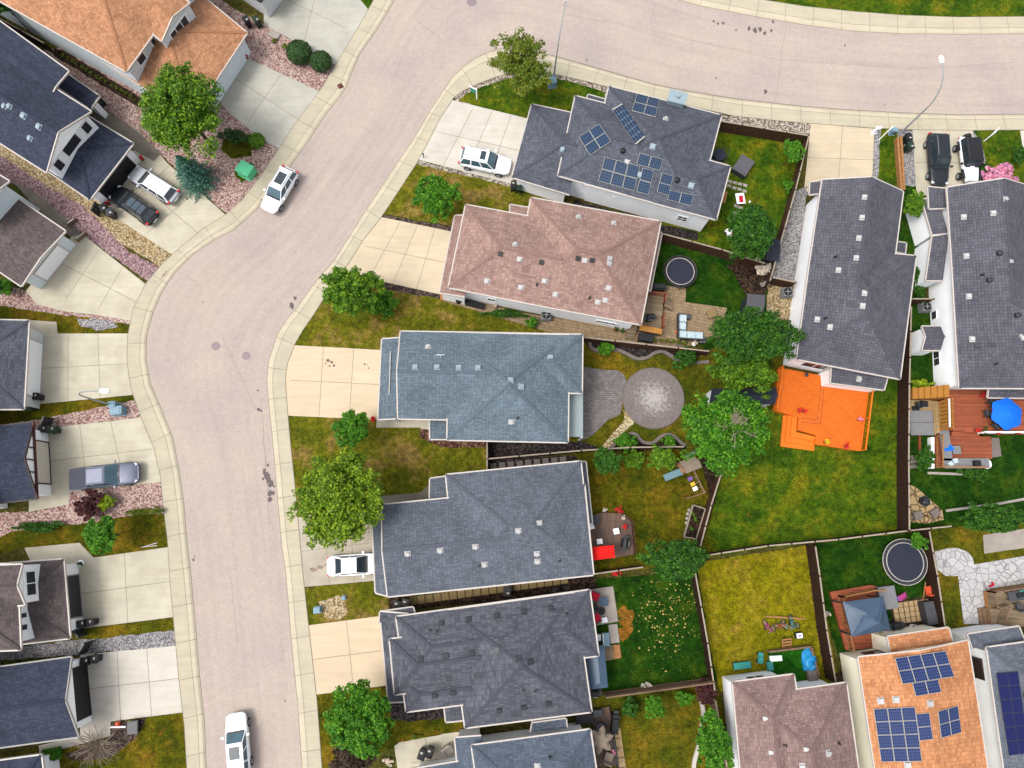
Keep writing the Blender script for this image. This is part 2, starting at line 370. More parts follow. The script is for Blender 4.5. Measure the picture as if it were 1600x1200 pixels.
M['paver_olive']=m_plain('brown_grey_paver',A(166,142,98),.85,.2,.14,sc=4)
M['patio_brick']=m_paver('patio_pavers',A(196,170,134),A(172,146,114),math.radians(12),.3,.3,.02)
M['patio_grey']=m_paver('grey_brick_paving',A(164,156,153),A(140,133,131),0,.4,.2,.02)
M['patio_conc']=m_concrete('patio_concrete',A(206,194,182),A(176,166,156),.1)
M['patio_hex']=m_cells('pale_flag_paving',A(222,220,220),A(170,166,164),1.6,.06,.08)
M['flag']=m_cells('flagstones',A(206,178,130),A(110,84,56),1.6,.09,.16)
def disc_mat():
    n=NT('round_patio_paving'); p=n.P(); c=P(1021,622,.2)
    s=n.n('ShaderNodeVectorMath',operation='SUBTRACT'); n.l(p,s.inputs[0]); s.inputs[1].default_value=(c.x,c.y,c.z)
    le=n.n('ShaderNodeVectorMath',operation='LENGTH'); n.l(s.outputs[0],le.inputs[0]); d=le.outputs['Value']
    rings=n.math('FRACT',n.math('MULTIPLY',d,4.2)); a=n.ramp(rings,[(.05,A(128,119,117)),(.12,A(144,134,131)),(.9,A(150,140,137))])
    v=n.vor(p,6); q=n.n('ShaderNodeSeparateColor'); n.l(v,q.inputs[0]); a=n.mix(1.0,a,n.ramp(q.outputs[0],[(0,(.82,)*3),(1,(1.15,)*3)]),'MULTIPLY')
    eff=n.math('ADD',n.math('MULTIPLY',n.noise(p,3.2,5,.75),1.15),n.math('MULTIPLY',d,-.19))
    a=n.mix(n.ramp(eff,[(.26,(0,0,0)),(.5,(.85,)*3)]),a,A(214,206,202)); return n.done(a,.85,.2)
M['disc']=disc_mat()
# roofs
M['r_slate']=m_shingle('shingle_slate',A(108,112,123),A(93,97,108),.17,.32,.62)
M['r_slate2']=m_shingle('shingle_slate_plain',A(117,123,134),A(105,111,122),.17,.3,.66)
M['r_arch']=m_shingle('shingle_architectural',A(110,112,121),A(90,93,103),.19,.42,.6)
M['r_blue']=m_shingle('shingle_blue_grey',A(122,137,148),A(110,126,138),.17,.3,.68)
M['r_sand']=m_shingle('shingle_sand',A(212,156,118),A(194,138,102),.2,.3,.66)
M['r_pink']=m_shingle('shingle_dusty_pink',A(182,150,139),A(167,133,123),.2,.34,.68,None)
M['r_orange']=m_shingle('shingle_terracotta',A(228,160,112),A(208,140,96),.2,.3,.66)
M['r_orange2']=m_shingle('shingle_terracotta_dark',A(176,124,98),A(156,106,84),.2,.3,.66)
M['r_brown']=m_shingle('shingle_mauve_brown',A(160,134,128),A(146,120,116),.18,.32,.7)
M['r_char']=m_shingle('shingle_charcoal',A(72,78,96),A(62,68,86),.18,.32,.7)
M['r_grey7']=m_shingle('shingle_grey_tab',A(110,110,119),A(100,100,110),.26,.3,.5)
M['r_navy']=m_shingle('shingle_steel_blue',A(106,116,131),A(94,104,119),.18,.32,.7)
M['r_umber']=m_shingle('shingle_umber',A(116,104,102),A(100,90,90),.18,.32,.7)
M['vent_white']=m_plain('vent_white',A(222,220,218,.5),.5,.3,.05)
M['vent_pale']=m_plain('vent_pale_blue',A(176,196,206),.5,.3,.05)
M['solar_blue']=m_solar('solar_cells_blue',A(18,46,82),A(26,58,98),A(96,126,150))
M['solar_blue2']=m_solar('solar_cells_indigo',A(28,46,104),A(34,54,114),A(110,130,166))
M['solar_black']=m_solar('solar_cells_black',A(26,36,96),A(30,40,102),A(20,26,70))
M['solar_frame']=m_plain('solar_frame',A(226,222,208),.4,.4,.05)
# cars
def paint(name,c,met=.0,rough=.38):
    n=NT(name); f=n.noise(n.P(),2,3); m=n.done(n.ramp(f,[(.3,sc4(c,.95)),(.7,sc4(c,1.05))]),rough,.35,met); n.b.inputs['Coat Weight'].default_value=.12; n.b.inputs['Coat Roughness'].default_value=.06; return m
M['car_white']=paint('car_paint_white',(.78,.8,.82,1))
M['car_silver']=paint('car_paint_silver',(.42,.43,.46,1),.3)
M['car_black']=paint('car_paint_black',(.008,.01,.014,1))
M['car_char']=paint('car_paint_charcoal',(.014,.017,.023,1),.1)
M['car_grey']=paint('car_paint_grey',(.1,.11,.155,1),.15)
M['tonneau']=m_plain('tonneau_vinyl',A(86,90,104),.7,.2,.06)
M['chrome']=m_plain('chrome',(.6,.6,.62,1),.15,.5,.05,1)
M['head']=m_plain('headlight_lens',(.6,.64,.66,1),.1,.5,.05)
M['tail']=m_plain('tail_light_red',(.45,.015,.02,1),.2,.5,.05)
# plants
M['bark']=m_plain('bark',A(92,74,58),.9,.1,.3,sc=6)
M['twig']=m_plain('bare_twig',A(176,158,140),.9,.1,.2,sc=6)
M['l_green']=m_leaf('leaf_green',A(68,112,16),A(124,158,32))
M['l_yellow']=m_leaf('leaf_yellow_green',A(90,124,18),A(146,170,36))
M['l_bright']=m_leaf('leaf_bright_green',A(54,112,16),A(106,158,32))
M['l_dark']=m_leaf('leaf_dark_green',A(38,84,16),A(78,124,30))
M['l_olive']=m_leaf('leaf_olive',A(88,112,24),A(136,136,50))
M['l_ever']=m_leaf('leaf_evergreen',A(34,66,26),A(66,98,44),.1)
M['l_blue']=m_leaf('leaf_blue_spruce',A(58,104,92),A(104,150,132),.1)
M['l_spruce']=m_leaf('leaf_spruce_green',A(36,82,24),A(84,128,38),.1)
M['l_purple']=m_leaf('leaf_purple',A(66,34,40),A(104,58,58),.2)
M['l_darkpurple']=m_leaf('leaf_dark_bronze',A(56,44,36),A(88,70,52),.2)
M['l_pink']=m_leaf('blossom_pink',A(212,130,176),A(238,180,206),.2)
M['l_white']=m_leaf('blossom_white',A(226,216,210),A(180,170,150),.2)
M['l_lime']=m_leaf('leaf_lime',A(120,150,20),A(176,190,40))
M['l_red']=m_leaf('blossom_red',A(206,30,30),A(230,60,60),.1)
M['l_yflower']=m_leaf('blossom_yellow',A(230,200,20),A(240,220,80),.1)
M['grass_dry']=m_grass('grass_dry_orange',[A(150,96,34),A(168,116,46),A(120,104,30)],.8,8)
M['glass_roof']=m_glass('panorama_glass',A(78,98,112),.3,.3)
# ================================================================ ground helpers
LOT = .13
GC=[0]
def ground(name, px, mat, z=LOT, holes=None):
    GC[0]+=1; z+=.0001*GC[0]; b=MB()
    if name in('lawn','gravel_bed','mulch_bed','soil_patch'):      # ragged edges
        q=PX(px,z); out=[]
        for i in range(len(q)):
            a,c=q[i],q[(i+1)%len(q)]; L=(c-a).length; k=max(1,min(60,int(L/.45)))
            for j in range(k): v=a.lerp(c,j/k); out.append(v+Vector((random.gauss(0,.045),random.gauss(0,.045),0)) if j else v)
        b.sheet(out,z); o=b.build(name,mat); return tag(o,kind='structure')
    b=MB(); b.sheet(PX(px,z),z); o=b.build(name,mat); return tag(o,kind='structure')
def strip(name, px, wd, mat, z):
    pts=PX(px,z); b=MB(); ribbon(b,pts,wd,z); return tag(b.build(name,mat),kind='structure')
def ribbon(b, pts, wd, z, mi=0):
    n=len(pts); L=[];R=[]
    for i,p in enumerate(pts):
        d=pts[min(i+1,n-1)]-pts[max(i-1,0)]; d=Vector((d.x,d.y,0)).normalized(); s=Vector((-d.y,d.x,0))*wd/2
        L.append((p.x+s.x,p.y+s.y,z)); R.append((p.x-s.x,p.y-s.y,z))
    b.add(L+R,[(n+i,n+i+1,i+1,i) for i in range(n-1)],mi)
def smooth(pts, k=6):
    out=[]; n=len(pts)
    for i in range(n-1):
        p0=pts[max(i-1,0)];p1=pts[i];p2=pts[i+1];p3=pts[min(i+2,n-1)]
        for j in range(k):
            t=j/k
            out.append(tuple(.5*((2*p1[a])+(-p0[a]+p2[a])*t+(2*p0[a]-5*p1[a]+4*p2[a]-p3[a])*t*t+(-p0[a]+3*p1[a]-3*p2[a]+p3[a])*t**3) for a in(0,1)))
    out.append(tuple(pts[-1])); return out
def driveway(q, nx, ny, mat, extra=None, z=LOT+.016):
    """quad q (px) with nx x ny concrete panels; dark control joints laid 4 mm above"""
    b=MB(); b.sheet(PX(q if extra is None else extra,z),z); o=tag(b.build('driveway',mat),kind='structure')
    Q=PX(q,z+.004); j=MB()
    def bl(u,v): return Q[0].lerp(Q[1],u).lerp(Q[3].lerp(Q[2],u),v)
    pb=MB()
    for i in range(nx):
        for k in range(ny): pb.add([Vector((*bl(u,v).xy,z+.002)) for u,v in((i/nx,k/ny),(i/nx,(k+1)/ny),((i+1)/nx,(k+1)/ny),((i+1)/nx,k/ny))],[(0,1,2,3)])
    tag(pb.build('driveway_panel',mat,origin=Q[0]),kind='structure')
    for i in range(1,nx): ribbon(j,[bl(i/nx,0),bl(i/nx,1)],.045,z+.004)
    for i in range(1,ny): ribbon(j,[bl(0,i/ny),bl(1,i/ny)],.045,z+.0065)
    if j.v: tag(j.build('driveway_joint',M['joint'],origin=Q[0]),kind='structure')
    return o
# ================================================================ houses
class House: pass
def quad_axes(c):
    return (c[1]-c[0]).normalized(), (c[3]-c[0]).normalized()
def house(name, label, wings, roof, wall, trim='trim', slope=.36, group=None, cat='house', ov=.45, caps=True):
    h=House(); h.w=[]; h.walls=[]; h.caps=[]; h.ze=max(w[1] for w in wings)
    rb,wb,tb=MB(),MB(),MB()
    for i,wg in enumerate(wings):
        kind,ze,c=wg[0],wg[1]+.006*i,wg[2]; op=wg[3] if len(wg)>3 else {}
        c=[P(a,b,ze) for a,b in c]
        area=sum(c[k].x*c[(k+1)%4].y-c[(k+1)%4].x*c[k].y for k in range(4))
        hA,hB=op.get('hips',(1,1))
        if area<0: c=[c[1],c[0],c[3],c[2]]; hA,hB=hB,hA   # make ccw seen from above, ridge still along c0-c1
        s=op.get('s',slope); faces=[]
        if kind=='hip':
            mA=(c[3]+c[0])/2; mB=(c[1]+c[2])/2; d=mB-mA; L=d.length; d/=L
            hw=((c[3]-c[0]).length+(c[2]-c[1]).length)/4; iA=hw if hA==1 else 0; iB=hw if hB==1 else 0
            if iA+iB>L*.98: k=L*.98/(iA+iB); iA*=k; iB*=k
            zr=ze+s*hw; rA=mA+d*iA; rB=mB-d*iB; rA.z=rB.z=zr
            faces=[([c[0],c[1],rB,rA],c[0],c[1]),([c[2],c[3],rA,rB],c[2],c[3])]
            if hA==1: faces.append(([c[3],c[0],rA],c[3],c[0]))
            if hB==1: faces.append(([c[1],c[2],rB],c[1],c[2]))
            for hp,a,b_,r in((hA,c[3],c[0],rA),(hB,c[1],c[2],rB)):
                if hp==2: wb.add([a,b_,r],[(0,1,2)],1)
            if caps:
                e=Vector((0,0,.02))
                for a,b_ in [(rA,rB)]+([(c[0],rA),(c[3],rA)] if hA==1 else [])+([(c[1],rB),(c[2],rB)] if hB==1 else []):
                    h.caps.append((i,a+e,b_+e))
            eaves=[(c[0],c[1]),(c[2],c[3])]+([(c[3],c[0])] if hA==1 else [])+([(c[1],c[2])] if hB==1 else [])
            rakes=([(c[3],rA),(c[0],rA)] if hA==2 else [])+([(c[1],rB),(c[2],rB)] if hB==2 else [])
        else:                            # shed: c0-c1 is the high edge, c2-c3 the low one
            hi=op.get('rise',.6)
            if op.get('hips') and area<0: pass
            c0=[v.copy() for v in c]; c0[0].z+=hi; c0[1].z+=hi
            faces=[(c0,c0[3],c0[2])]; eaves=[(c0[2],c0[3])]; rakes=[(c0[1],c0[2]),(c0[3],c0[0])]
            wb.add([c[3],c[0],c0[0]],[(0,1,2)],1); wb.add([c[1],c[2],c0[1]],[(0,1,2)],1)
        pl=[]
        for vs,ea,eb in faces:
            u=(eb-ea); u.z=0; u.normalize(); nn=(vs[1]-vs[0]).cross(vs[2]-vs[0]).normalized()
            if nn.z<0: nn=-nn; vs=vs[::-1]
            v=nn.cross(u)
            if v.z<0: v=-v
            rb.add(vs,[list(range(len(vs)))],0,[[((q-ea).dot(u)+i*3.3,(q-ea).dot(v)) for q in vs]])
            pl.append((nn,vs[0].copy()))
        h.w.append((c,pl,ze))
        rb.add([(q.x,q.y,ze-.02) for q in c],[(3,2,1,0)],1)
        for a,b_ in eaves+rakes:
            d=(b_-a).normalized(); o=Vector((d.y,-d.x,0)).normalized()*.05
            cen=sum(c,Vector())/4
            if (a+o-cen).length<(a-o-cen).length: o=-o
            tb.bar(a+o-Vector((0,0,.06)),b_+o-Vector((0,0,.06)),.11,.15,0)
        if op.get('wall',True):
            U,V=quad_axes(c); o=op.get('ov',ov)+.008*i
            k=[c[0]+(U+V)*o,c[1]+(V-U)*o,c[2]-(U+V)*o,c[3]+(U-V)*o]
            wb.prism(k,.02,ze-(.06 if kind=='shed' else .03),0)
            h.walls.append(k)
        else: h.walls.append(None)
    for i,a,b_ in h.caps:             # ridge and hip cappings, only where no other wing's roof covers them
        full=h.w
        for k in range(8):
            q0,q1=a.lerp(b_,k/8),a.lerp(b_,(k+1)/8); m=(q0+q1)/2; h.w=[x for j,x in enumerate(full) if j!=i]; z=roof_z(h,m.x,m.y) if h.w else None; h.w=full
            if z is None or z<m.z-.06: rb.bar(q0,q1,.24,.03,1)
    base=sum(h.w[0][0],Vector())/4; base.z=0
    h.root=thing(name,label,cat,base,group)
    h.wall=wb.build('wall',[M[wall],M[wall if not isinstance(trim,tuple) else trim[1]]],h.root) if wb.v else None
    tr=trim[0] if isinstance(trim,tuple) else trim
    h.roof=rb.build('roof',[M[roof],CAP[M[roof].name]],h.root)
    h.trim=tb.build('roof_trim',M[tr],h.root)
    return h
def roof_z(h,x,y):
    best=None
    for c,pl,ze in h.w:
        ins=all((c[(k+1)%4].x-c[k].x)*(y-c[k].y)-(c[(k+1)%4].y-c[k].y)*(x-c[k].x)>-.02 for k in range(4))
        if not ins: continue
        z=min(p0.z-(n.x*(x-p0.x)+n.y*(y-p0.y))/n.z for n,p0 in pl)
        if best is None or z>best: best=z
    return best
def roofpt(h,px,py,dz=0):
    z=h.ze+.8; p=P(px,py,z)
    for _ in range(14):
        p=P(px,py,z); q=roof_z(h,p.x,p.y)
        z=.4*z+.6*(q if q is not None else h.ze)
    p=P(px,py,z); e=.15
    def f(x,y):
        q=roof_z(h,x,y); return z if q is None else q
    n=Vector((-(f(p.x+e,p.y)-f(p.x-e,p.y))/(2*e),-(f(p.x,p.y+e)-f(p.x,p.y-e))/(2*e),1)).normalized()
    return p+n*dz,n
def frame_from(n,u):
    u=(u-n*u.dot(n)).normalized(); return Matrix((u,n.cross(u),n)).transposed()
def hdir(h):
    c=h.w[0][0]; u=(c[1]-c[0]); u.z=0; return u.normalized()
def _v_box():
    b=MB(); b.box((0,0,.1),(.36,.36,.16)); b.box((0,0,.2),(.44,.44,.05)); b.box((0,0,.01),(.62,.62,.02)); return b
def _v_turtle():
    b=MB(); b.box((0,0,.01),(.6,.5,.02)); b.box((0,-.03,.12),(.34,.3,.2)); b.box((0,.1,.1),(.22,.3,.14)); return b
def _v_pipe():
    b=MB(); b.cyl((0,0,0),.16,0,.04,12); b.cyl((0,0,0),.07,.04,.42,10); b.cyl((0,0,0),.095,.34,.44,10); return b
def _v_dome():
    b=MB(); b.cyl((0,0,0),.3,0,.03,16); b.cyl((0,0,0),.2,.03,.22,14); b.ball((0,0,.26),.28,14,6,.55); return b
def _v_low():
    b=MB(); b.box((0,0,.06),(.5,.5,.12)); b.box((0,0,.135),(.4,.4,.03)); return b
VM={k:f() for k,f in dict(box=_v_box,turtle=_v_turtle,pipe=_v_pipe,dome=_v_dome,low=_v_low).items()}
VMESH={}
def vents(h,kind,mat,pts,label=None):
    key=(kind,mat)
    if key not in VMESH: VMESH[key]=VM[kind].mesh('roof_vent',M[mat])
    nm='vent_pipe' if kind=='pipe' else 'roof_vent'
    for px,py in pts:
        p,n=roofpt(h,px,py); u=hdir(h)
        up=Vector((0,0,1)); R=frame_from(n,u)
        if kind in('pipe','dome'): R=frame_from(up,u); p=p-Vector((0,0,.04))
        inst(VMESH[key],nm,h.roof,p,R@Matrix.Scale(.85,3))
def solar(h,q,nx,ny,mat='solar_blue',gap=.03):
    Q=[];
    for a,b in q:
        p,n=roofpt(h,a,b,.1); Q.append(p)
    # best plane through the four corners keeps the array flat
    n=((Q[2]-Q[0]).cross(Q[3]-Q[1])).normalized(); n=n if n.z>0 else -n
    ce=sum(Q,Vector())/4; Q=[p-n*(p-ce).dot(n) for p in Q]
    def bl(u,v): return Q[0].lerp(Q[1],u).lerp(Q[3].lerp(Q[2],u),v)
    lift=max((roof_z(h,q.x,q.y) or 0)-q.z for q in [bl(i/8,j/8) for i in range(9) for j in range(9)]); Q=[p+n*(max(0,lift+.09)) for p in Q]
    for i in range(nx):
        for j in range(ny):
            c=[bl(i/nx,j/ny),bl((i+1)/nx,j/ny),bl((i+1)/nx,(j+1)/ny),bl(i/nx,(j+1)/ny)]
            m=sum(c,Vector())/4; c=[m+(p-m)*(1-gap) for p in c]
            inn=[m+(p-m)*.955+n*.012 for p in c]
            b=MB(); lo=[p-n*.05 for p in c]
            b.add(c+lo,[(0,1,2,3),(0,4,5,1),(1,5,6,2),(2,6,7,3),(3,7,4,0)],0)
            if (c[1]-c[0]).cross(c[2]-c[0]).z<0: b.f=[f[::-1] for f in b.f]
            w_,h_=(c[1]-c[0]).length,(c[3]-c[0]).length
            uv=[(0,0),(1,0),(1,1),(0,1)] if w_<h_ else [(0,0),(0,1),(1,1),(1,0)]
            f=(0,1,2,3)
            if (inn[1]-inn[0]).cross(inn[2]-inn[0]).z<0: f=f[::-1]; uv=uv[::-1]
            b.add(inn,[f],1,[uv]); b.build('solar_panel',[M['solar_frame' if mat!='solar_black' else 'black'],M[mat]],h.roof)
def wallplane(h,w,e):
    k=h.walls[w]; a,b=k[e],k[(e+1)%4]; d=(b-a); d.z=0; L=d.length; d/=L; n=Vector((d.y,-d.x,0)); return a,d,n,L
def hit(h,w,e,px,py):
    a,d,n,L=wallplane(h,w,e); r=ray(px,py); t=(Vector((a.x,a.y,0))-CAMP).dot(n)/r.dot(n); p=CAMP+r*t
    return (p-Vector((a.x,a.y,0))).dot(d),p.z
def edge_of(h,w,px,py):
    """wall edge of wing w whose face is turned to the camera and lies nearest the pixel"""
    best=(1e9,0)
    for e in range(4):
        a,d,n,L=wallplane(h,w,e)
        if (CAMP-a).dot(n)<=0: continue
        s,z=hit(h,w,e,px,py); m=max(0,-s,s-L)+max(0,-z,z-7)*1.0
        if m<best[0]: best=(m,e)
    return best[1]
def window(h,w,q0,q1,nx=1,frame='white',pane='glass',name='window',fw=.09,nz=1):
    """rectangle on a wall of wing w between two pixels"""
    mx,my=(q0[0]+q1[0])/2,(q0[1]+q1[1])/2; e=edge_of(h,w,mx,my)
    s0,z0=hit(h,w,e,*q0); s1,z1=hit(h,w,e,*q1); s0,s1=sorted((s0,s1)); z0,z1=sorted((z0,z1))
    wallbox(h,w,e,s0,s1,max(z0,.15),z1,nx,frame,pane,name,fw,nz)
def wallbox(h,w,e,s0,s1,z0,z1,nx=1,frame='white',pane='glass',name='window',fw=.09,nz=1):
    a,d,n,L=wallplane(h,w,e); a=Vector((a.x,a.y,0)); R=Matrix((d,n,Vector((0,0,1)))).transposed()
    def bx(b,sa,sb,za,zb,o,t): b.box(a+d*(sa+sb)/2+n*o+Vector((0,0,(za+zb)/2)),(sb-sa,t,zb-za),M=R)
    f=MB()
    bx(f,s0,s1,z0,z0+fw,.03,.09);bx(f,s0,s1,z1-fw,z1,.03,.09);bx(f,s0,s0+fw,z0+fw,z1-fw,.03,.09);bx(f,s1-fw,s1,z0+fw,z1-fw,.03,.09)
    for i in range(1,nx): x=s0+(s1-s0)*i/nx; bx(f,x-fw/3,x+fw/3,z0+fw,z1-fw,.025,.08)
    for i in range(1,nz): z=z0+(z1-z0)*i/nz; bx(f,s0+fw,s1-fw,z-fw/4,z+fw/4,.024,.07)
    wn=f.build(name,M[frame],h.root)
    p=MB(); bx(p,s0+fw*.5,s1-fw*.5,z0+fw*.5,z1-fw*.5,.01,.05); p.build('pane' if 'door' not in name else 'door_panel',M[pane],wn)
    return wn
def win2(h,w,near,f0,f1,z0,z1,nx=1,frame='white',nz=1,pane='glass'):
    e=edge_of(h,w,*near); L=wallplane(h,w,e)[3]; return wallbox(h,w,e,f0*L,f1*L,z0,z1,nx,frame,pane,'window',.1,nz)
def win3(h,w,px,py,wd,z0,z1,nx=2,frame='white',nz=1):
    e=edge_of(h,w,px,py); s,_=hit(h,w,e,px,py); return wallbox(h,w,e,s-wd/2,s+wd/2,z0,z1,nx,frame,'glass','window',.08,nz)
def garage(h,w,e,s0,s1,z1=2.15,mat='white',frame='trim'):
    wallbox(h,w,e,s0,s1,.15,z1,1,frame,mat,'garage_door',.1,1)
# ================================================================ cars
def wheel_mesh(r,wd):
    b=MB(); Rx=Matrix.Rotation(math.pi/2,3,'X'); b.cyl((0,0,0),r,-wd/2,wd/2,20,M=Rx); return b.mesh('wheel',M['tyre'])
def rim_mesh(r,wd):
    b=MB(); Rx=Matrix.Rotation(math.pi/2,3,'X'); b.cyl((0,0,0),r*.62,-wd/2-.012,wd/2+.012,14,M=Rx)
    for k in range(5): a=k*1.2566; b.box((math.cos(a)*r*.32,0,math.sin(a)*r*.32),(r*.5,wd+.04,.05),M=Matrix.Rotation(-a,3,'Y'))
    return b.mesh('rim',M['metal'])
WHM=wheel_mesh(.35,.23); RIM=rim_mesh(.35,.23)
def loft(b,st,mi=0):
    """st: list of (x, halfwidth, zlow, zshoulder, ztop, crown)"""
    rings=[]
    for x,w_,zl,zs,zt,cr in st:
        rings.append([(x,-w_*.86,zl),(x,-w_,zl+.16),(x,-w_,zs-.12),(x,-w_*.955,zs),(x,-w_*.86,zt),(x,-w_*.4,zt+cr*.8),(x,0,zt+cr),(x,w_*.4,zt+cr*.8),(x,w_*.86,zt),(x,w_*.955,zs),(x,w_,zs-.12),(x,w_,zl+.16),(x,w_*.86,zl)])
    n=len(rings[0]); vs=[v for r in rings for v in r]
    fs=[(i*n+j,(i+1)*n+j,(i+1)*n+(j+1)%n,i*n+(j+1)%n) for i in range(len(rings)-1) for j in range(n)]
    fs=[f[::-1] for f in fs]
    fs+=[list(range(n)),[ (len(rings)-1)*n+j for j in range(n-1,-1,-1)]]
    b.add(vs,fs,mi)
def frustum_panel(b,q,n,ins,t,mi=0,vin=None):
    c=sum(q,Vector())/4; vin=ins if vin is None else vin
    k=[c+(p-c)*ins for p in q]; b.add([p+n*t for p in k]+[p-n*.03 for p in k],[(0,1,2,3),(0,4,5,1),(1,5,6,2),(2,6,7,3),(3,7,4,0)],mi)
def car(name,label,cat,rear,front,body='car_white',kind='suv',W=1.86,H=1.66,sun=False,rails=None,zc=.7,glass='glass_car',L=None,roofmat=None,group=None):
    a,b_=P(*rear,zc),P(*front,zc); d=b_-a; Lm=d.length
    if L is None: L=Lm; ce=(a+b_)/2
    else: ce=a+d.normalized()*L/2
    zbase=.15 if True else 0
    root=thing(name,label,cat,(ce.x,ce.y,car.z),group,rz=math.atan2(d.y,d.x)); hL=L/2; w_=W/2
    o=(root.location.x,root.location.y,root.location.z)
    def mk(mb,nm,mat,parent=root,sm=False):
        ob=bpy.data.objects.new(nm,mb.mesh(nm,mat,(0,0,0),sm)); COL.objects.link(ob); ob.parent=parent; return ob
    belt={'suv':1.02,'sedan':.92,'pickup':1.12,'jeep':1.12}[kind]; hood=belt-.04
    b=MB()
    if kind=='jeep':
        loft(b,[(-hL,w_*.86,.5,.95,1.0,.0),(-hL+.04,w_*.86,.48,1.0,1.1,.0),(0,w_*.86,.45,1.02,1.12,.0),(hL*.36,w_*.86,.45,1.02,1.12,.01),(hL*.38,w_*.78,.45,1.0,1.1,.03),(hL*.9,w_*.66,.5,.96,1.04,.03),(hL*.93,w_*.64,.55,.9,1.0,.0)])
    elif kind=='pickup':
        loft(b,[(-hL,w_*.93,.5,.95,1.05,0),(-hL+.08,w_*.97,.42,1.05,1.14,0),(-hL*.3,w_,.38,1.08,1.16,0),(0,w_,.36,1.06,1.14,0),(hL*.3,w_,.36,1.04,1.12,.04),(hL*.72,w_*.98,.36,.98,1.04,.05),(hL*.93,w_*.9,.38,.88,.94,.03),(hL,w_*.72,.44,.72,.8,.0)])
    else:
        r=belt-.02 if kind!='sedan' else belt
        loft(b,[(-hL,w_*.76,.46,.72,.84,0),(-hL+.1,w_*.92,.36,.86,r-.02,.02),(-hL*.7,w_*.985,.3,.92,r,.02),(-hL*.2,w_,.28,.94,belt,.02),(hL*.25,w_,.28,.94,belt,.02),(hL*.5,w_*.99,.28,.88,hood-.05,.05),(hL*.78,w_*.95,.3,.78,hood-.14,.05),(hL*.94,w_*.84,.34,.66,.74,.03),(hL,w_*.62,.42,.58,.64,0)])
    bo=mk(b,'body',M[body],sm=True); m=bo.modifiers.new('sub','SUBSURF'); m.levels=m.render_levels=1
    # greenhouse
    g={'suv':(-hL*.95,-hL*.80,hL*.13,hL*.42),'sedan':(-hL*.72,-hL*.42,hL*.1,hL*.42),'pickup':(-hL*.43,-hL*.38,hL*.17,hL*.45),'jeep':(-hL*.84,-hL*.8,hL*.22,hL*.34)}[kind]
    xr0,xr1,xf1,xf0=g; wb,wt=w_*.9,w_*.72
    if kind=='jeep': wb,wt=w_*.84,w_*.8
    zb,zt=belt-.05,H
    B=[Vector((xr0,-wb,zb)),Vector((xf0,-wb*.96,zb)),Vector((xf0,wb*.96,zb)),Vector((xr0,wb,zb))]
    T=[Vector((xr1,-wt,zt-.06)),Vector((xf1,-wt,zt-.05)),Vector((xf1,wt,zt-.05)),Vector((xr1,wt,zt-.06))]
    T2=[Vector((xr1+.12,-wt*.8,zt)),Vector((xf1-.18,-wt*.8,zt)),Vector((xf1-.18,wt*.8,zt)),Vector((xr1+.12,wt*.8,zt))]
    c=MB(); vs=B+T+T2
    c.add(vs,[(0,1,5,4),(1,2,6,5),(2,3,7,6),(3,0,4,7),(4,5,9,8),(5,6,10,9),(6,7,11,10),(7,4,8,11),(8,9,10,11)])
    mk(c,'cabin_roof' ,M[roofmat or body])
    def pn(nm,q,ins,t=.014,mat=glass):
        q=[Vector(x) for x in q]; n=(q[1]-q[0]).cross(q[3]-q[0]).normalized(); x=MB(); frustum_panel(x,q,n,ins,t); return mk(x,nm,M[mat])
    pn('windscreen',[B[1],B[2],T[2],T[1]],.93,mat='glass_teal' if glass=='glass_teal' else glass)
    pn('rear_window',[B[3],B[0],T[0],T[3]],.84)
    nside=3 if kind=='suv' else 2
    for sgn,(p0,p1,p2,p3) in((-1,(B[0],B[1],T[1],T[0])),(1,(B[2],B[3],T[3],T[2]))):
        for i in range(nside):
            u0,u1=i/nside,(i+1)/nside
            q=[p0.lerp(p1,u0),p0.lerp(p1,u1),p3.lerp(p2,u1),p3.lerp(p2,u0)]; pn('side_window',q,.86)
    ax=.62*hL
    for sx in(-1,1):
        for sy in(-1,1):
            wr=1.0 if kind!='jeep' else 1.08
            wo=inst(WHM,'wheel',root,root.location+Vector((sx*ax,sy*(w_-.1 if kind!='jeep' else w_-.04),.35))); inst_child(RIM,'rim',wo)
            if kind=='jeep':
                f=MB(); f.prism([(sx*ax-.48,sy*w_*.66),(sx*ax+.48,sy*w_*.66),(sx*ax+.5,sy*w_*1.04),(sx*ax-.5,sy*w_*1.04)],.84,.9); mk(f,'fender',M['black'])
    for sy in(-1,1):
        x=MB(); x.box((hL*.9 if kind!='jeep' else hL*.94,sy*w_*(.66 if kind!='jeep' else .5),.68 if kind!='pickup' else .84),(.26 if kind!='jeep' else .06,.34 if kind!='jeep' else .2,.13),rz=-sy*.5 if kind!='jeep' else 0); mk(x,'headlight',M['head'])
        x=MB(); x.box((-hL*.955,sy*w_*.79,.9 if kind!='sedan' else .8),(.2,.26,.2 if kind=='suv' else .12),rz=sy*.4); mk(x,'tail_light',M['tail'])
        x=MB(); x.box((xf0-.25,sy*(w_+.1),belt+.06),(.16,.22,.16)); mk(x,'mirror',M[body if kind!='jeep' else 'black'])
    if kind in('suv',) and rails:
        for sy in(-1,1):
            x=MB(); x.tube([(xr1+.2,sy*wt*.86,zt-.03),(xr1+.3,sy*wt*.86,zt+.05),(xf1-.4,sy*wt*.86,zt+.05),(xf1-.25,sy*wt*.86,zt-.03)],.022,6); mk(x,'roof_rail',M[rails])
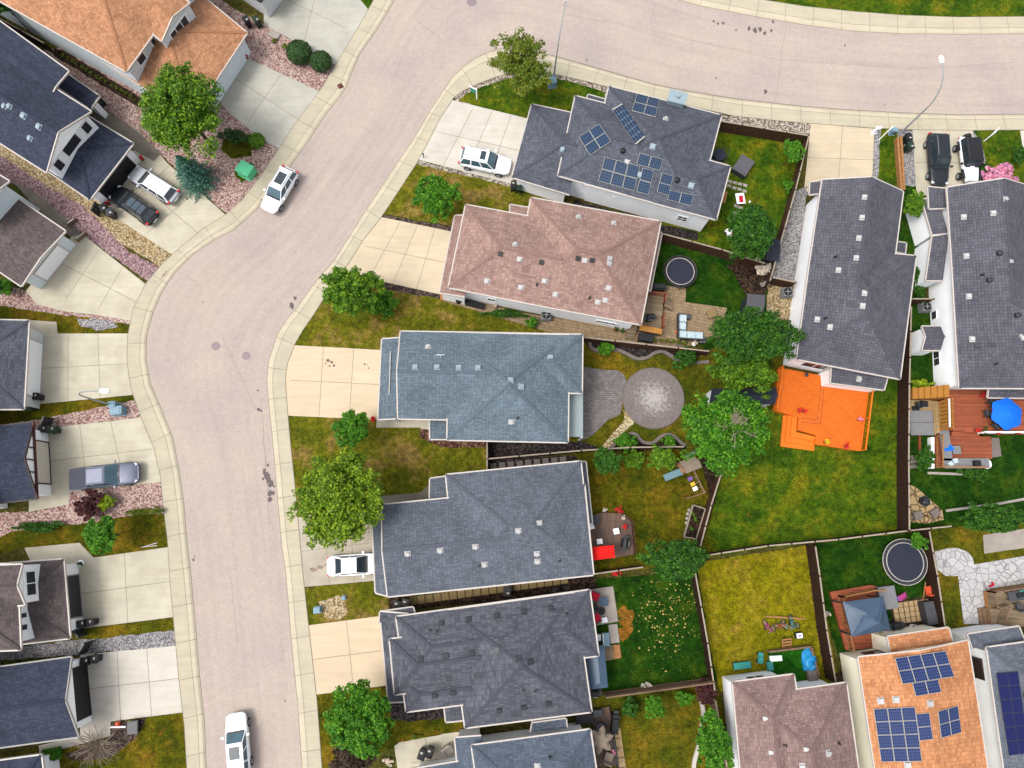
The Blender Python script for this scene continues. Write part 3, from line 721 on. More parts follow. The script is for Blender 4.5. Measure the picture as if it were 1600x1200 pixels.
    if sun:
        x=MB(); l=(xf1-xr1); x.box((xr1+l*sun[0],0,zt+.008),(l*sun[1],wt*1.25,.02)); mk(x,'sunroof',M['glass_roof' if sun[1]>.7 else 'glass_car'])
        if sun[1]>.7:
            for t in (-.5,-.17,.17,.5): x=MB(); x.box((xr1+l*(sun[0]+sun[1]*t),0,zt+.03),(.06,wt*1.5,.04)); mk(x,'roof_bar',M['black'])
    if kind=='suv' and sun and sun[1]>.5: pass
    x=MB(); x.box((hL*.985,0,.5),(.05,w_*1.05,.16)); mk(x,'grille',M['black'])
    for s_ in(-1,1):
        x=MB(); x.box((s_*hL*1.0-s_*.01,0,.46 if s_<0 else .38),(.06,.5,.12)); mk(x,'number_plate',M['white']) if s_<0 else None
    if kind=='pickup':
        x=MB(); x.prism([(-hL+.1,-w_*.84),(-hL*.45,-w_*.86),(-hL*.45,w_*.86),(-hL+.1,w_*.84)],1.12,1.21); mk(x,'tonneau_cover',M['tonneau'])
    if kind=='jeep':
        x=MB(); x.cyl((-hL-.1,0,.95),.38,-.12,.12,20,M=Matrix.Rotation(math.pi/2,3,'Y')); mk(x,'spare_wheel',M['tyre'])
        x=MB(); x.box((hL*.98,0,.55),(.16,w_*1.5,.16)); mk(x,'bumper',M['black'])
    # panel lines on the bonnet and the wipers' cowl
    x=MB(); x.box((xf0+.03,0,belt-.01),(.16,wb*1.7,.03)); mk(x,'cowl',M['black'])
    return root
car.z=.15
def inst_child(me,name,parent):
    o=bpy.data.objects.new(name,me); COL.objects.link(o); o.parent=parent; return o
# ================================================================ vegetation
def np_mesh(name,V,F4,mat):
    me=bpy.data.meshes.new(name); n=len(V); k=len(F4)
    me.vertices.add(n); me.vertices.foreach_set('co',V.astype(np.float32).ravel())
    me.loops.add(k*4); me.loops.foreach_set('vertex_index',F4.astype(np.int32).ravel())
    me.polygons.add(k); me.polygons.foreach_set('loop_start',np.arange(0,k*4,4,dtype=np.int32)); me.polygons.foreach_set('loop_total',np.full(k,4,dtype=np.int32))
    me.materials.append(mat); me.update(calc_edges=True); return me
def leaf_cloud(pos,nrm,size,jit=.6,aspect=.62):
    n=len(pos); nr=nrm+rng.normal(0,jit,(n,3)); nr/=np.linalg.norm(nr,axis=1)[:,None]+1e-9
    t=rng.normal(0,1,(n,3)); u=np.cross(nr,t); u/=np.linalg.norm(u,axis=1)[:,None]+1e-9; v=np.cross(nr,u)
    s=size*rng.uniform(.6,1.35,n)[:,None]
    a=pos+u*s; b=pos+v*s*aspect+nr*s*.12; c=pos-u*s; d=pos-v*s*aspect+nr*s*.12
    V=np.stack([a,b,c,d],1).reshape(-1,3); F=np.arange(n*4).reshape(-1,4); return V,F
def crown(rx,ry,rz,n,size,lobes=9,lob=(.36,.55),ragged=.25,jit=.55,flat=0):
    """leaf clumps over a bunch of lobes inside an ellipsoid centred on the origin"""
    P_=[];N_=[]; C=[]
    for i in range(lobes):
        for _ in range(40):
            v=rng.normal(0,1,3); v/=np.linalg.norm(v); r=rng.uniform(.35,.72); c=v*r; c[2]=abs(c[2])*.8-.15
            if all(np.linalg.norm(c-q[0])>.34 for q in C): break
        C.append((c,rng.uniform(*lob)))
    C.append((np.array([0,0,.1]),.55)); tot=sum(q[1]**2 for q in C)
    K=max(6,int(n/62)); cl=[]
    for c,r in C:
        k=max(1,int(round(K*r*r/tot))); v=rng.normal(0,1,(k,3)); v/=np.linalg.norm(v,axis=1)[:,None]; v[:,2]=np.where(v[:,2]<-.25,-v[:,2],v[:,2])
        rr=r*(1+rng.normal(0,ragged*.3,k)); rr=np.where(rng.random(k)<.1,rr*(1+ragged*.9),rr); cl.append(c+v*rr[:,None])
    cl=np.concatenate(cl); K=len(cl); cr=rng.uniform(.10,.2,K)*(1+.6*(n<2500))
    idx=rng.integers(0,K,int(n*.86)); v=rng.normal(0,1,(len(idx),3)); v/=np.linalg.norm(v,axis=1)[:,None]; v[:,2]=np.where(v[:,2]<-.3,-v[:,2],v[:,2])
    p=cl[idx]+v*(cr[idx]*rng.uniform(.45,1.12,len(idx)))[:,None]*np.array([1,1,.8]); P_.append(p); N_.append(v*.8+np.array([0,0,.6]))
    k=int(n*.14); v=rng.normal(0,1,(k,3)); v/=np.linalg.norm(v,axis=1)[:,None]; P_.append(v*rng.uniform(.2,.72,k)[:,None]); N_.append(v*.5+np.array([0,0,.6]))
    p=np.concatenate(P_); nn=np.concatenate(N_)
    p=p*np.array([rx,ry,rz]); return leaf_cloud(p,nn,size,jit)
def ballcrown(rx,ry,rz,n,size):
    v=rng.normal(0,1,(n,3)); v/=np.linalg.norm(v,axis=1)[:,None]; v[:,2]=np.where(v[:,2]<-.5,-v[:,2],v[:,2])
    b=1+.07*np.sin(v[:,0]*13+v[:,1]*5)*np.sin(v[:,1]*12-v[:,2]*9); r=b*np.where(rng.random(n)<.8,rng.uniform(.88,1,n),rng.uniform(.5,.9,n))
    return leaf_cloud(v*r[:,None]*np.array([rx,ry,rz]),v+np.array([0,0,.3]),size,.4)
def cone_crown(rx,ry,h,n,size):
    """conifer: tiers of drooping sprays round a spire; origin at the base of the crown"""
    t=rng.random(n)**.72; t=1-t; ang=rng.uniform(0,2*math.pi,n)
    arms=np.floor(ang/(2*math.pi)*11+t*17)
    wob=.78+.28*np.sin(ang*11+np.floor(t*9)*2.1)
    tier=.82+.22*np.cos(t*9*2*math.pi)
    r=(1-t)**.85*wob*tier*np.where(rng.random(n)<.75,rng.uniform(.8,1.02,n),rng.uniform(.2,.8,n))
    p=np.stack([r*np.cos(ang)*rx,r*np.sin(ang)*ry,t*h+r*-.12*h*.5],1)
    nn=np.stack([np.cos(ang)*.6,np.sin(ang)*.6,np.full(n,.8)],1); return leaf_cloud(p,nn,size,.45,.45)
def tree(name,label,cat,px,py,rx,ry,mat,h=None,n=5200,size=.2,lobes=9,ragged=.25,kind='round',group=None,lean=None,flatten=.8,bare=0,lob=(.36,.55)):
    """crown centre (px,py) and half-axes in photo pixels"""
    n=int(n*2.4); size*=.64; s=mpp(px,py,3); RX,RY=rx*s*.93,ry*s*.93; Rm=(RX+RY)/2
    if h is None: h=Rm*2.2
    rzv=min(Rm*flatten,h*.5); zc=h-rzv*.9
    c=P(px,py,zc); root=thing(name,label,cat,(c.x,c.y,LOT),group); b0=rootloc(root)
    if kind=='cone':
        V,F=cone_crown(RX*1.08,RY*1.08,h*.96,n,size); off=Vector((0,0,h*.06))
    else:
        V,F=crown(RX*1.0,RY*1.0,rzv,n,size,lobes,lob,ragged); off=Vector((0,0,zc-LOT))
    co=bpy.data.objects.new('crown',np_mesh('crown',V,F,M[mat])); COL.objects.link(co); co.parent=root; co.location=off
    tr=MB(); th=max(.04,Rm*.055); top=zc-LOT if kind!='cone' else h*.9
    tr.tube([(0,0,-.05),(.02,.01,top*.35),(-.03,.03,top*.7),(0,0,top)],th,8,th*.45)
    if kind!='cone':
        for k in range(7):
            a=k*2.4+.3; q=top*(.45+.07*k); e=(math.cos(a)*RX*.62,math.sin(a)*RY*.62,min(h-.4,q+Rm*.55))
            tr.tube([(0,0,q),(e[0]*.5,e[1]*.5,q+(e[2]-q)*.62),e],th*.42,5,th*.12)
    tr.build('trunk',M['bark'],root,origin=(0,0,0))
    if bare:
        bb=MB()
        for k in range(bare):
            a=rng.uniform(-3.1,3.1); l=rng.uniform(.25,.55)*Rm; z=h*.99-LOT
            e=Vector((math.cos(a)*l,math.sin(a)*l,z+rng.uniform(-.3,.25)))
            bb.tube([(0,0,z-1.6),(e.x*.4,e.y*.4,z-.25),e],.05,5,.015)
            for j in range(4):
                f=Vector((0,0,z-.3)).lerp(e,.45+.13*j); g=f+Vector((rng.uniform(-.6,.6),rng.uniform(-.6,.6),.12)); bb.tube([f,g],.018,4,.008)
        bb.build('dead_branches',M['twig'],root,origin=(0,0,0))
    return root
def shrub(label,px,py,rx,ry,mat,h=None,n=900,size=.13,name='shrub',cat='shrub',group=None,lobes=6,ragged=.2,kind='round'):
    n=int(n*1.5); size*=.85; s=mpp(px,py,.8); RX,RY=rx*s*1.12,ry*s*1.12; Rm=(RX+RY)/2; h=h or Rm*1.3; rzv=h*.52; zc=h-rzv
    c=P(px,py,zc+.2); root=thing(name,label,cat,(c.x,c.y,LOT),group)
    V,F=ballcrown(RX,RY,rzv,n,size) if kind=='ball' else crown(RX,RY,rzv,n,size,lobes,(.4,.55),ragged) if kind=='round' else cone_crown(RX,RY,h,n,size)
    co=bpy.data.objects.new('foliage',np_mesh('foliage',V,F,M[mat])); COL.objects.link(co); co.parent=root; co.location=(0,0,zc if kind!='cone' else .05)
    b=MB()
    for k in range(5):
        a=k*1.257; b.tube([(.04*math.cos(a),.04*math.sin(a),-.03),(RX*.45*math.cos(a),RY*.45*math.sin(a),h*.6)],.025,5,.01)
    b.build('stem',M['bark'],root,origin=(0,0,0)); return root
# ================================================================ fences
def fence(label,tops,h=1.75,mat='fence_brown',cap='fence_top',name='fence',cat='fence',group=None,post_every=2.4,zb=.13,capw=.12):
    """board fence; tops = its top line in photo pixels"""
    pts=[P(a,b,zb+h) for a,b in tops]; root=thing(name,label,cat,(pts[0].x,pts[0].y,zb),group)
    for i in range(len(pts)-1):
        a,b_=pts[i].copy(),pts[i+1].copy(); d=b_-a; d.z=0; L=d.length; d/=L; n=Vector((-d.y,d.x,0)); ang=math.atan2(d.y,d.x)
        bm=MB(); k=max(1,int(L/.155))
        for j in range(k):
            q=a+d*L*(j+.5)/k+n*(.012 if j%2 else -.012); hh=h-.06+rng.uniform(-.012,.012)
            bm.box((q.x,q.y,zb+.03+hh/2),(L/k*.97,.022,hh),rz=ang)
        for zz in(.35,h-.3): 
            q=(a+b_)/2+n*.055; bm.box((q.x,q.y,zb+zz),(L,.05,.09),rz=ang)
        bm.build('board_panel',M[mat],root)
        cb=MB(); q=(a+b_)/2; cb.box((q.x,q.y,zb+h),(L+.05,capw,.05),rz=ang); cb.build('top_rail',M[cap],root)
        m=max(1,round(L/post_every))
        for j in range(m+(1 if i==len(pts)-2 else 0)):
            q=a+d*L*j/m; pb=MB(); pb.box((q.x,q.y,zb+h/2+.01),(.12,.125,h+.1),rz=ang); pb.build('post',M[mat],root)
    return root
def railing(parent,pts,z0,h,mat,rail='rail',post='post',bal=True):
    """railing along world points at height z0"""
    b=MB()
    for i in range(len(pts)-1):
        a,c=pts[i],pts[i+1]; d=(c-a); L=d.length
        b.bar(Vector((a.x,a.y,z0+h)),Vector((c.x,c.y,z0+h)),.11,.05); b.bar(Vector((a.x,a.y,z0+.12)),Vector((c.x,c.y,z0+.12)),.06,.05)
        if bal:
            k=max(2,int(L/.2))
            for j in range(1,k):
                q=a.lerp(c,j/k); b.box((q.x,q.y,z0+.1+h/2),(.035,.035,h-.1))
    b.build(rail,M[mat],parent)
    for i,p in enumerate(pts):
        x=MB(); x.box((p.x,p.y,z0+h/2+.03),(.11,.11,h+.1)); x.build(post,M[mat],parent)
def plain(name,label,cat,mb,mat,group=None,smooth=False):
    return tag(mb.build(name,mat,None,smooth),label,cat,group)
M['mulch_stain']=m_plain('damp_concrete',A(168,146,126),.6,.3,.12)
# ================================================================ ground, road, pavements
tag(MB().prism(PX([(-900,-700),(2500,-700),(2500,1900),(-900,1900)]),-.6,-.03).build('ground',M['soil']),kind='structure')
inner=[(476,1330),(472,1200),(465,1100),(455,1000),(447,900),(440,850),(432,760),(427,700),(422,650),(418,612),(417,590),(420,562),(433,522),(448,498),(464,480),(492,441),(522,406),(547,367),(572,327),(592,298),(625,247),(647,215),(669,177),(692,142),(708,119),(727,101),(745,89),(765,80),(784,75),(804,74),(840,80),(880,91),(930,105),(982,120),(1025,132),(1075,142),(1150,154),(1211,161),(1260,166),(1310,170),(1360,173),(1412,176),(1505,179),(1600,178),(1780,174)]
inner_lot=[(512,1330),(503,1200),(497,1110),(487,1020),(476,925),(468,840),(461,760),(455,705),(450,650),(447,615),(446,592),(449,568),(461,537),(473,516),(487,497),(507,463),(538,422),(566,377),(597,338),(622,300),(647,262),(665,230),(685,190),(697,168),(711,150),(727,140),(747,131),(770,122),(790,116),(815,113),(840,114),(872,117),(910,125),(950,137),(1010,151),(1070,164),(1125,179),(1197,187),(1267,193),(1362,200),(1425,203),(1520,204),(1600,203),(1780,199)]
outer=[(328,1330),(321,1200),(318,1125),(310,1050),(304,975),(297,898),(290,837),(286,787),(279,737),(269,685),(250,637),(234,600),(227,562),(228,525),(237,490),(252,455),(272,425),(300,397),(332,375),(365,358),(400,326),(432,288),(459,250),(487,210),(510,175),(530,150),(541,134),(549,112),(562,82),(587,47),(606,16),(622,-14),(650,-58),(700,-92),(770,-102),(860,-80),(960,-38),(1040,-8),(1097,8),(1175,23),(1257,37),(1332,47),(1412,51),(1500,52),(1600,51),(1780,47)]
outer_lot=[(300,1330),(292,1200),(289,1140),(282,1090),(275,1010),(270,955),(265,900),(262,845),(256,800),(252,750),(246,712),(232,680),(219,648),(206,613),(199,582),(198,548),(200,518),(204,494),(213,468),(231,438),(250,415),(270,397),(312,360),(352,336),(375,317),(402,283),(436,232),(465,187),(500,142),(525,100),(550,60),(572,22),(590,-12),(620,-70),(690,-118),(780,-130),(880,-108),(990,-62),(1060,-32),(1120,-14),(1200,2),(1257,10),(1332,18),(1425,25),(1500,27),(1600,26),(1780,22)]
def resample(pts,n):
    L=[0]
    for a,b in zip(pts[:-1],pts[1:]): L.append(L[-1]+(b-a).length)
    out=[]; k=0
    for i in range(n):
        t=L[-1]*i/(n-1)
        while k<len(L)-2 and L[k+1]<t: k+=1
        out.append((pts[k].lerp(pts[k+1],(t-L[k])/(L[k+1]-L[k])),t))
    return out
ri,ro=resample(PX(inner,0),260),resample(PX(outer,0),260); b=MB()
for i in range(259):
    b.add([ri[i][0],ri[i+1][0],ro[i+1][0],ro[i][0]],[(0,1,2,3)],0,[[(0,ri[i][1]),(0,ri[i+1][1]),(9,ri[i+1][1]),(9,ri[i][1])]])
tag(b.build('road',M['road']),kind='structure')
# land of the plots on either side, level with the pavement
tag(MB().prism(PX(inner_lot+[(2300,300),(2300,1700),(512,1700)],.1),-.2,.1).build('plot_ground',M['soil']),kind='structure')
tag(MB().prism(PX(outer_lot[:outer_lot.index((590,-12))+1]+[(560,-600),(-800,-600),(-800,1700),(300,1700)],.1),-.2,.1).build('plot_ground',M['soil']),kind='structure')
tag(MB().prism(PX(outer_lot[outer_lot.index((590,-12)):]+[(1780,-500),(560,-590)],.1),-.2,.1).build('plot_ground',M['soil']),kind='structure')
def walk(curb,lot,start,step=49):
    C=PX(curb,.12); L=PX(lot,.14); b=MB()
    Cs=[v for v in C]; n=len(C)
    # match every kerb point to its nearest point on the lot line
    def near(p,poly):
        best=None
        for i in range(len(poly)-1):
            a,c=poly[i],poly[i+1]; d=c-a; t=max(0,min(1,(p-a).dot(d)/d.dot(d))); q=a+d*t; e=(q-p).length
            if best is None or e<best[0]: best=(e,q)
        return best[1]
    N=[near(p,L) for p in C]
    def at(i,f,z): q=C[i].lerp(N[i],f); return Vector((q.x,q.y,z))
    k=MB(); prof=[(0,-.05),(.0,.012),(.09,.10),(.17,.125),(.30,.13)]
    for a,c in zip(prof[:-1],prof[1:]):
        vs=[at(i,a[0],a[1]) for i in range(n)]+[at(i,c[0],c[1]) for i in range(n)]
        k.add(vs,[(i,i+1,n+i+1,n+i) for i in range(n-1)])
    k.m=[0]*len(k.f); tag(k.build('kerb',M['gutterpan']),kind='structure')
    vs=[at(i,.30,.13) for i in range(n)]+[at(i,1,.165) for i in range(n)]+[at(i,1.0,.02) for i in range(n)]
    b.add(vs,[(i,i+1,n+i+1,n+i) for i in range(n-1)]+[(n+i,n+i+1,2*n+i+1,2*n+i) for i in range(n-1)])
    tag(b.build('pavement',M['walk']),kind='structure')
    j=MB(); acc=0; nxt=1.4
    ribbon(j,[at(i,.305,.0) for i in range(n)],.035,.1385)
    e=MB(); ribbon(e,[at(i,1.0,0) for i in range(n)],.05,.1695)
    ribbon(e,[at(i,-.012,0) for i in range(n)],.07,.004)
    tag(e.build('pavement_edge',M['joint']),kind='structure')
    for i in range(n-1):
        s=(C[i+1]-C[i]).length
        while acc+s>nxt:
            t=(nxt-acc)/s; p=C[i].lerp(C[i+1],t); q=N[i].lerp(N[i+1],t)
            zz=lambda f:(.016 if f<.01 else .104 if f<.1 else .129 if f<.2 else .1345 if f<.35 else .1695)
            fs=[0,.09,.17,.3,1.0]; d=(C[i+1]-C[i]).normalized()*.022
            P_=[Vector((*(p.lerp(q,f)).xy,zz(f))) for f in fs]
            for a,c in zip(P_[:-1],P_[1:]): j.add([a-d,a+d,c+d,c-d],[(0,1,2,3)])
            nxt+=3.0
        acc+=s
    tag(j.build('pavement_joint',M['joint']),kind='structure')
walk(inner,inner_lot,0); walk(outer,outer_lot,0)
# road marks: cracks, stains, manholes
def wiggle(a,b,k=14,amp=1.6):
    return [(a[0]+(b[0]-a[0])*i/k+random.uniform(-amp,amp),a[1]+(b[1]-a[1])*i/k+random.uniform(-amp,amp)) for i in range(k+1)]
cr=MB()
for a,b,k in [((1229,36),(1211,160),12),((1024,6),(1016,40),5),((880,22),(1010,46),9),((1010,46),(1210,92),12),((1210,92),(1420,108),12),((1420,108),(1590,98),9),((650,30),(690,62),6),((520,245),(455,330),8),((345,520),(400,640),8),((290,430),(312,446),4),((408,620),(421,820),14),((360,900),(372,1010),8),((612,130),(640,60),6)]:
    ribbon(cr,PX(wiggle(a,b,k,1.1),.004),.035,.004+.0005*len(cr.f)*.01)
tag(cr.build('road_crack',M['crack']),kind='structure')
def blob(cx,cy,r,z,b,sy=1.3,n=11):
    b.sheet([P(cx+r*random.uniform(.55,1.15)*math.cos(6.283*i/n),cy+r*sy*random.uniform(.55,1.15)*math.sin(6.283*i/n),z) for i in range(n)],z)
st=MB()
for i,(x,y,r) in enumerate([(413,735,3),(417,742,5),(420,750,5.5),(423,756,5),(416,746,3),(422,771,5),(427,770,3),(422,780,4),(419,727,2.5),(411,748,2),(412,739,2),(428,760,2),(455,477,4),(461,466,3),(457,480,3),(404,640,3),(408,642,2),(403,610,1.6),(1115,33,1.8),(1122,37,2),(1130,36,2.3),(1170,45,3),(1180,48,4),(1188,46,3.4),(1195,52,3),(1205,48,2.4),(1208,34,2.2),(1196,143,3.2),(1150,47,1.6),(1318,43,2),(1320,71,1.6),(446,1095,1.4),(317,472,1.3),(302,875,2.4),(304,869,1.3),(917,94,1.5),(1119,122,1.5),(1382,164,1.2)]): blob(x,y,r,.0055+.0002*i,st)
tag(st.build('oil_stain',M['stain']),kind='structure')
for (x,y,r,lab) in [(337,540.5,6.5,'round pale iron manhole cover at the left of the pair in the bend'),(384.5,556,6.2,'round bluish iron manhole cover at the right of the pair in the bend'),(737,3,7.5,'round iron manhole cover at the top edge of the road')]:
    b=MB(); c=P(x,y,0); b.cyl(c,r*mpp(x,y),.003,.012,24); R_=r*mpp(x,y)
    for i in range(5): b.box((c.x,c.y+(i-2)*R_*.32,.014),(R_*1.2,R_*.1,.006))
    b.torus((c.x,c.y,.012),R_*.93,.02,24,4); plain('manhole_cover',lab,'manhole cover',b,M['manhole'])
b=MB(); c=P(532,135,.06); b.box((c.x,c.y,.112),(.52,.52,.05),rz=.55)
for i in range(4): b.box((c.x+.1*(i-1.5),c.y-.06*(i-1.5),.14),(.04,.4,.02),rz=.55)
plain('storm_drain','rusty square storm drain grate let into the kerb','drain',b,M['rust'])
# ---------------------------------------------------------------- driveways
driveway([(709,164),(828,186),(800,286),(657,249)],4,2,M['drive_white'],extra=[(705,156),(828,186),(798,287),(645,247),(660,220),(680,184)])
driveway([(597,342),(707,362),(688,460),(540,427)],4,2,M['drive_warm'],extra=[(590,338),(707,362),(688,460),(528,424)])
driveway([(458,541),(600,547),(593,656),(451,648)],3,2,M['drive_peach'],extra=[(452,539),(600,547),(593,656),(440,649),(436,615),(436,585),(441,562)])
driveway([(467,808),(586,788),(592,907),(476,916)],3,2,M['drive_stained'],extra=[(455,809),(586,788),(592,907),(466,918)])
driveway([(484,977),(598,962),(612,1070),(493,1085)],2,2,M['drive_peach'],extra=[(474,978),(598,962),(612,1070),(482,1087)])
driveway([(640,1157),(690,1148),(700,1300),(650,1300)],2,4,M['drive_tan'],extra=[(616,1166),(624,1160),(688,1150),(689,1147),(722,1143),(735,1300),(640,1330)])
driveway([(1267,193),(1366,201),(1362,300),(1256,300)],2,2,M['drive_warm'])
driveway([(1426,203),(1520,204),(1530,305),(1432,305)],2,2,M['drive_tan'])
driveway([(1594,204),(1660,202),(1670,290),(1604,270)],2,2,M['drive_white'])
driveway([(410,-6),(538,-20),(573,20),(525,101),(434,50)][0:0] or [(440,-60),(560,-10),(523,101),(425,44)],2,2,M['drive_grey'],extra=[(412,22),(430,-60),(520,-60),(552,-14),(583,24),(534,106),(434,50),(412,38)])
driveway([(381,88),(498,143),(436,233),(340,148)],2,2,M['drive_grey'],extra=[(381,88),(508,147),(446,238),(415,221),(360,178),(336,150)])
driveway([(222,220),(353,336),(270,397),(150,300)],3,2,M['drive_tan'],extra=[(222,220),(248,238),(296,300),(362,342),(279,404),(182,341),(168,322),(150,300)])
driveway([(118,362),(228,447),(204,500),(52,452)],3,2,M['drive_tan'],extra=[(118,362),(134,370),(238,452),(222,470),(214,502),(150,492),(104,487),(58,476),(40,455),(52,440)])
driveway([(60,521),(199,521),(207,616),(55,632)],3,2,M['drive_tan'],extra=[(45,500),(88,503),(90,521),(209,521),(208,560),(217,616),(55,632)])
driveway([(76,670),(221,652),(253,752),(78,772)],3,2,M['drive_tan'],extra=[(74,672),(98,666),(231,652),(246,684),(257,713),(263,752),(109,768),(107,788),(45,800),(45,772),(76,768)])
driveway([(126,874),(262,855),(271,963),(128,982)],2,2,M['drive_tan'],extra=[(38,856),(124,848),(146,871),(272,855),(281,963),(128,982),(108,985),(98,876),(50,882)])
driveway([(136,1022),(276,1009),(285,1112),(140,1132)],3,2,M['drive_white'],extra=[(125,1024),(286,1009),(295,1112),(173,1127),(172,1150),(62,1180),(60,1165),(125,1150)])
# little paths
ground('path',[(588,654),(674,653),(675,684),(657,684),(657,668),(588,668)],M['drive_tan'],LOT+.012)
ground('path',[(585,776),(652,770),(659,768),(664,762),(672,757),(702,750),(702,792),(585,792)],M['path_grey'],LOT+.012)
ground('path',[(130,160),(165,170),(215,205),(252,240),(240,252),(205,232),(140,190)],M['path_grey'],LOT+.024)
ground('path',[(20,283),(52,298),(108,345),(128,366),(110,370),(60,330)],M['path_grey'],LOT+.024)
# ---------------------------------------------------------------- front lawns and beds (clockwise round the bend)
ground('gravel_bed',[(711,150),(745,131),(800,113),(872,116),(950,136),(1060,160),(1130,180),(1268,192),(1268,212),(1120,190),(900,190),(836,190),(712,163)],M['gravel_cobble'],LOT+.004)
ground('lawn',[(716,157),(730,146),(748,138),(770,130),(800,122),(835,120),(870,122),(905,131),(945,144),(945,172),(885,186),(828,188),(812,182),(768,172)],M['grass_green'],LOT+.009)
ground('gravel_bed',[(645,248),(800,287),(800,296),(642,256)],M['gravel_cobble'],LOT+.004)
ground('lawn',[(654,257),(800,292),(905,330),(860,345),(708,353),(590,333),(612,296),(640,254)],M['grass_front'],LOT+.006)
ground('mulch_bed',[(588,334),(707,354),(706,363),(588,341)],M['mulch'],LOT+.011)
ground('mulch_bed',[(588,440),(690,457),(690,468),(584,449)],M['mulch'],LOT+.011)
ground('lawn',[(498,460),(528,424),(590,446),(690,463),(724,472),(848,506),(915,520),(915,560),(600,560),(600,548),(450,540),(464,512)],M['grass_front'],LOT+.006)
ground('lawn',[(452,649),(590,657),(660,668),(770,694),(770,740),(700,760),(640,775),(585,784),(585,790),(457,808),(450,760),(440,649)],M['grass_front'],LOT+.006)
ground('gravel_bed',[(656,670),(674,672),(700,684),(768,690),(768,700),(690,699),(656,684)],M['gravel_red'],LOT+.013)
ground('lawn',[(466,919),(586,908),(612,914),(610,960),(474,978)],M['grass_front'],LOT+.006)
b=MB(); blob(522,948,26,LOT+.012,b,.8,16); tag(b.build('gravel_bed',M['gravel_tan']),kind='structure')
b=MB(); blob(532,800,14,LOT+.03,b,1,12); tag(b.build('soil_patch',M['mulch']),kind='structure')
ground('lawn',[(494,1086),(610,1072),(720,1100),(725,1150),(688,1148),(640,1158),(560,1190),(560,1330),(500,1330),(492,1200),(482,1088)],M['grass_olive'],LOT+.006)
ground('gravel_bed',[(606,1086),(634,1096),(640,1112),(724,1098),(724,1118),(640,1128),(612,1124)],M['gravel_dark'],LOT+.012)
ground('gravel_bed',[(1362,201),(1426,204),(1434,300),(1360,300)],M['gravel_grey'],LOT+.004)
ground('lawn',[(1377,201),(1401,203),(1405,240),(1408,300),(1372,300),(1374,240)],M['grass_green'],LOT+.01)
ground('gravel_bed',[(1518,204),(1545,215),(1538,262),(1530,310),(1528,300)],M['gravel_grey'],LOT+.004)
ground('lawn',[(1521,205),(1594,203),(1606,275),(1660,300),(1540,310),(1540,250),(1532,220)],M['grass_green'],LOT+.008)
ground('lawn',[(1126,-10),(1200,3),(1257,11),(1332,19),(1425,26),(1600,27),(1780,23),(1780,-200),(1000,-200)],M['grass_green'],LOT+.006)
# left side
ground('lawn',[(538,-8),(560,-60),(600,-60),(590,-12),(573,20),(560,12)],M['grass_green'],LOT+.006)
ground('gravel_bed',[(315,-20),(360,10),(412,38),(434,50),(524,101),(498,143),(381,88),(340,60),(300,20)],M['gravel_pink'],LOT+.004)
ground('gravel_bed',[(60,80),(110,70),(250,160),(345,150),(446,238),(412,290),(363,342),(248,240),(130,160),(95,120)],M['gravel_pink'],LOT+.004)
b=MB(); blob(378,226,32,LOT+.010,b,.72,18); tag(b.build('lawn',M['grass_olive']),kind='structure')
b=MB(); blob(384,269,17,LOT+.012,b,1,16); tag(b.build('lawn',M['grass_green']),kind='structure')
ground('mulch_bed',[(85,74),(100,78),(228,158),(218,168),(84,88)],M['earth_dark'],LOT+.012)
ground('gravel_bed',[(-10,190),(60,262),(130,305),(172,322),(280,404),(262,424),(120,340),(0,262)],M['gravel_tan'],LOT+.004)
ground('gravel_bed',[(-10,236),(60,282),(130,322),(200,392),(262,424),(240,446),(134,370),(60,310),(-10,270)],M['gravel_mauve'],LOT+.008)
ground('gravel_bed',[(-10,440),(35,452),(58,476),(74,468),(104,487),(214,501),(213,508),(-10,476)],M['gravel_pink'],LOT+.010)
ground('lawn',[(-10,476),(50,484),(110,494),(150,498),(213,507),(210,520),(90,521),(88,503),(-10,500)],M['grass_olive'],LOT+.006)
ground('gravel_bed',[(120,497),(170,500),(185,510),(160,516),(125,510)],M['gravel_grey'],LOT+.010)
ground('lawn',[(-10,650),(40,632),(215,616),(221,624),(140,640),(60,656),(-10,664)],M['grass_olive'],LOT+.008)
ground('gravel_bed',[(-10,655),(100,646),(180,628),(218,619),(231,651),(98,666),(-10,680)],M['gravel_pink'],LOT+.005)
ground('gravel_bed',[(-10,800),(45,800),(107,788),(109,768),(263,752),(268,802),(200,806),(120,822),(20,838),(-10,840)],M['gravel_pink'],LOT+.005)
ground('lawn',[(-10,842),(20,830),(130,818),(200,806),(268,802),(272,853),(146,871),(124,848),(38,857),(-10,866)],M['grass_olive'],LOT+.009)
ground('lawn',[(128,983),(281,964),(284,990),(210,992),(132,1002)],M['grass_gold'],LOT+.006)
ground('gravel_bed',[(100,1002),(180,995),(283,984),(286,1008),(134,1022),(-20,1034),(-20,1020)],M['gravel_grey'],LOT+.010)
ground('lawn',[(173,1128),(295,1113),(302,1200),(310,1330),(0,1330),(0,1180),(172,1150)],M['grass_olive'],LOT+.006)
ground('mulch_bed',[(173,1130),(228,1122),(212,1155),(170,1185),(120,1190),(100,1180),(172,1152)],M['mulch'],LOT+.012)
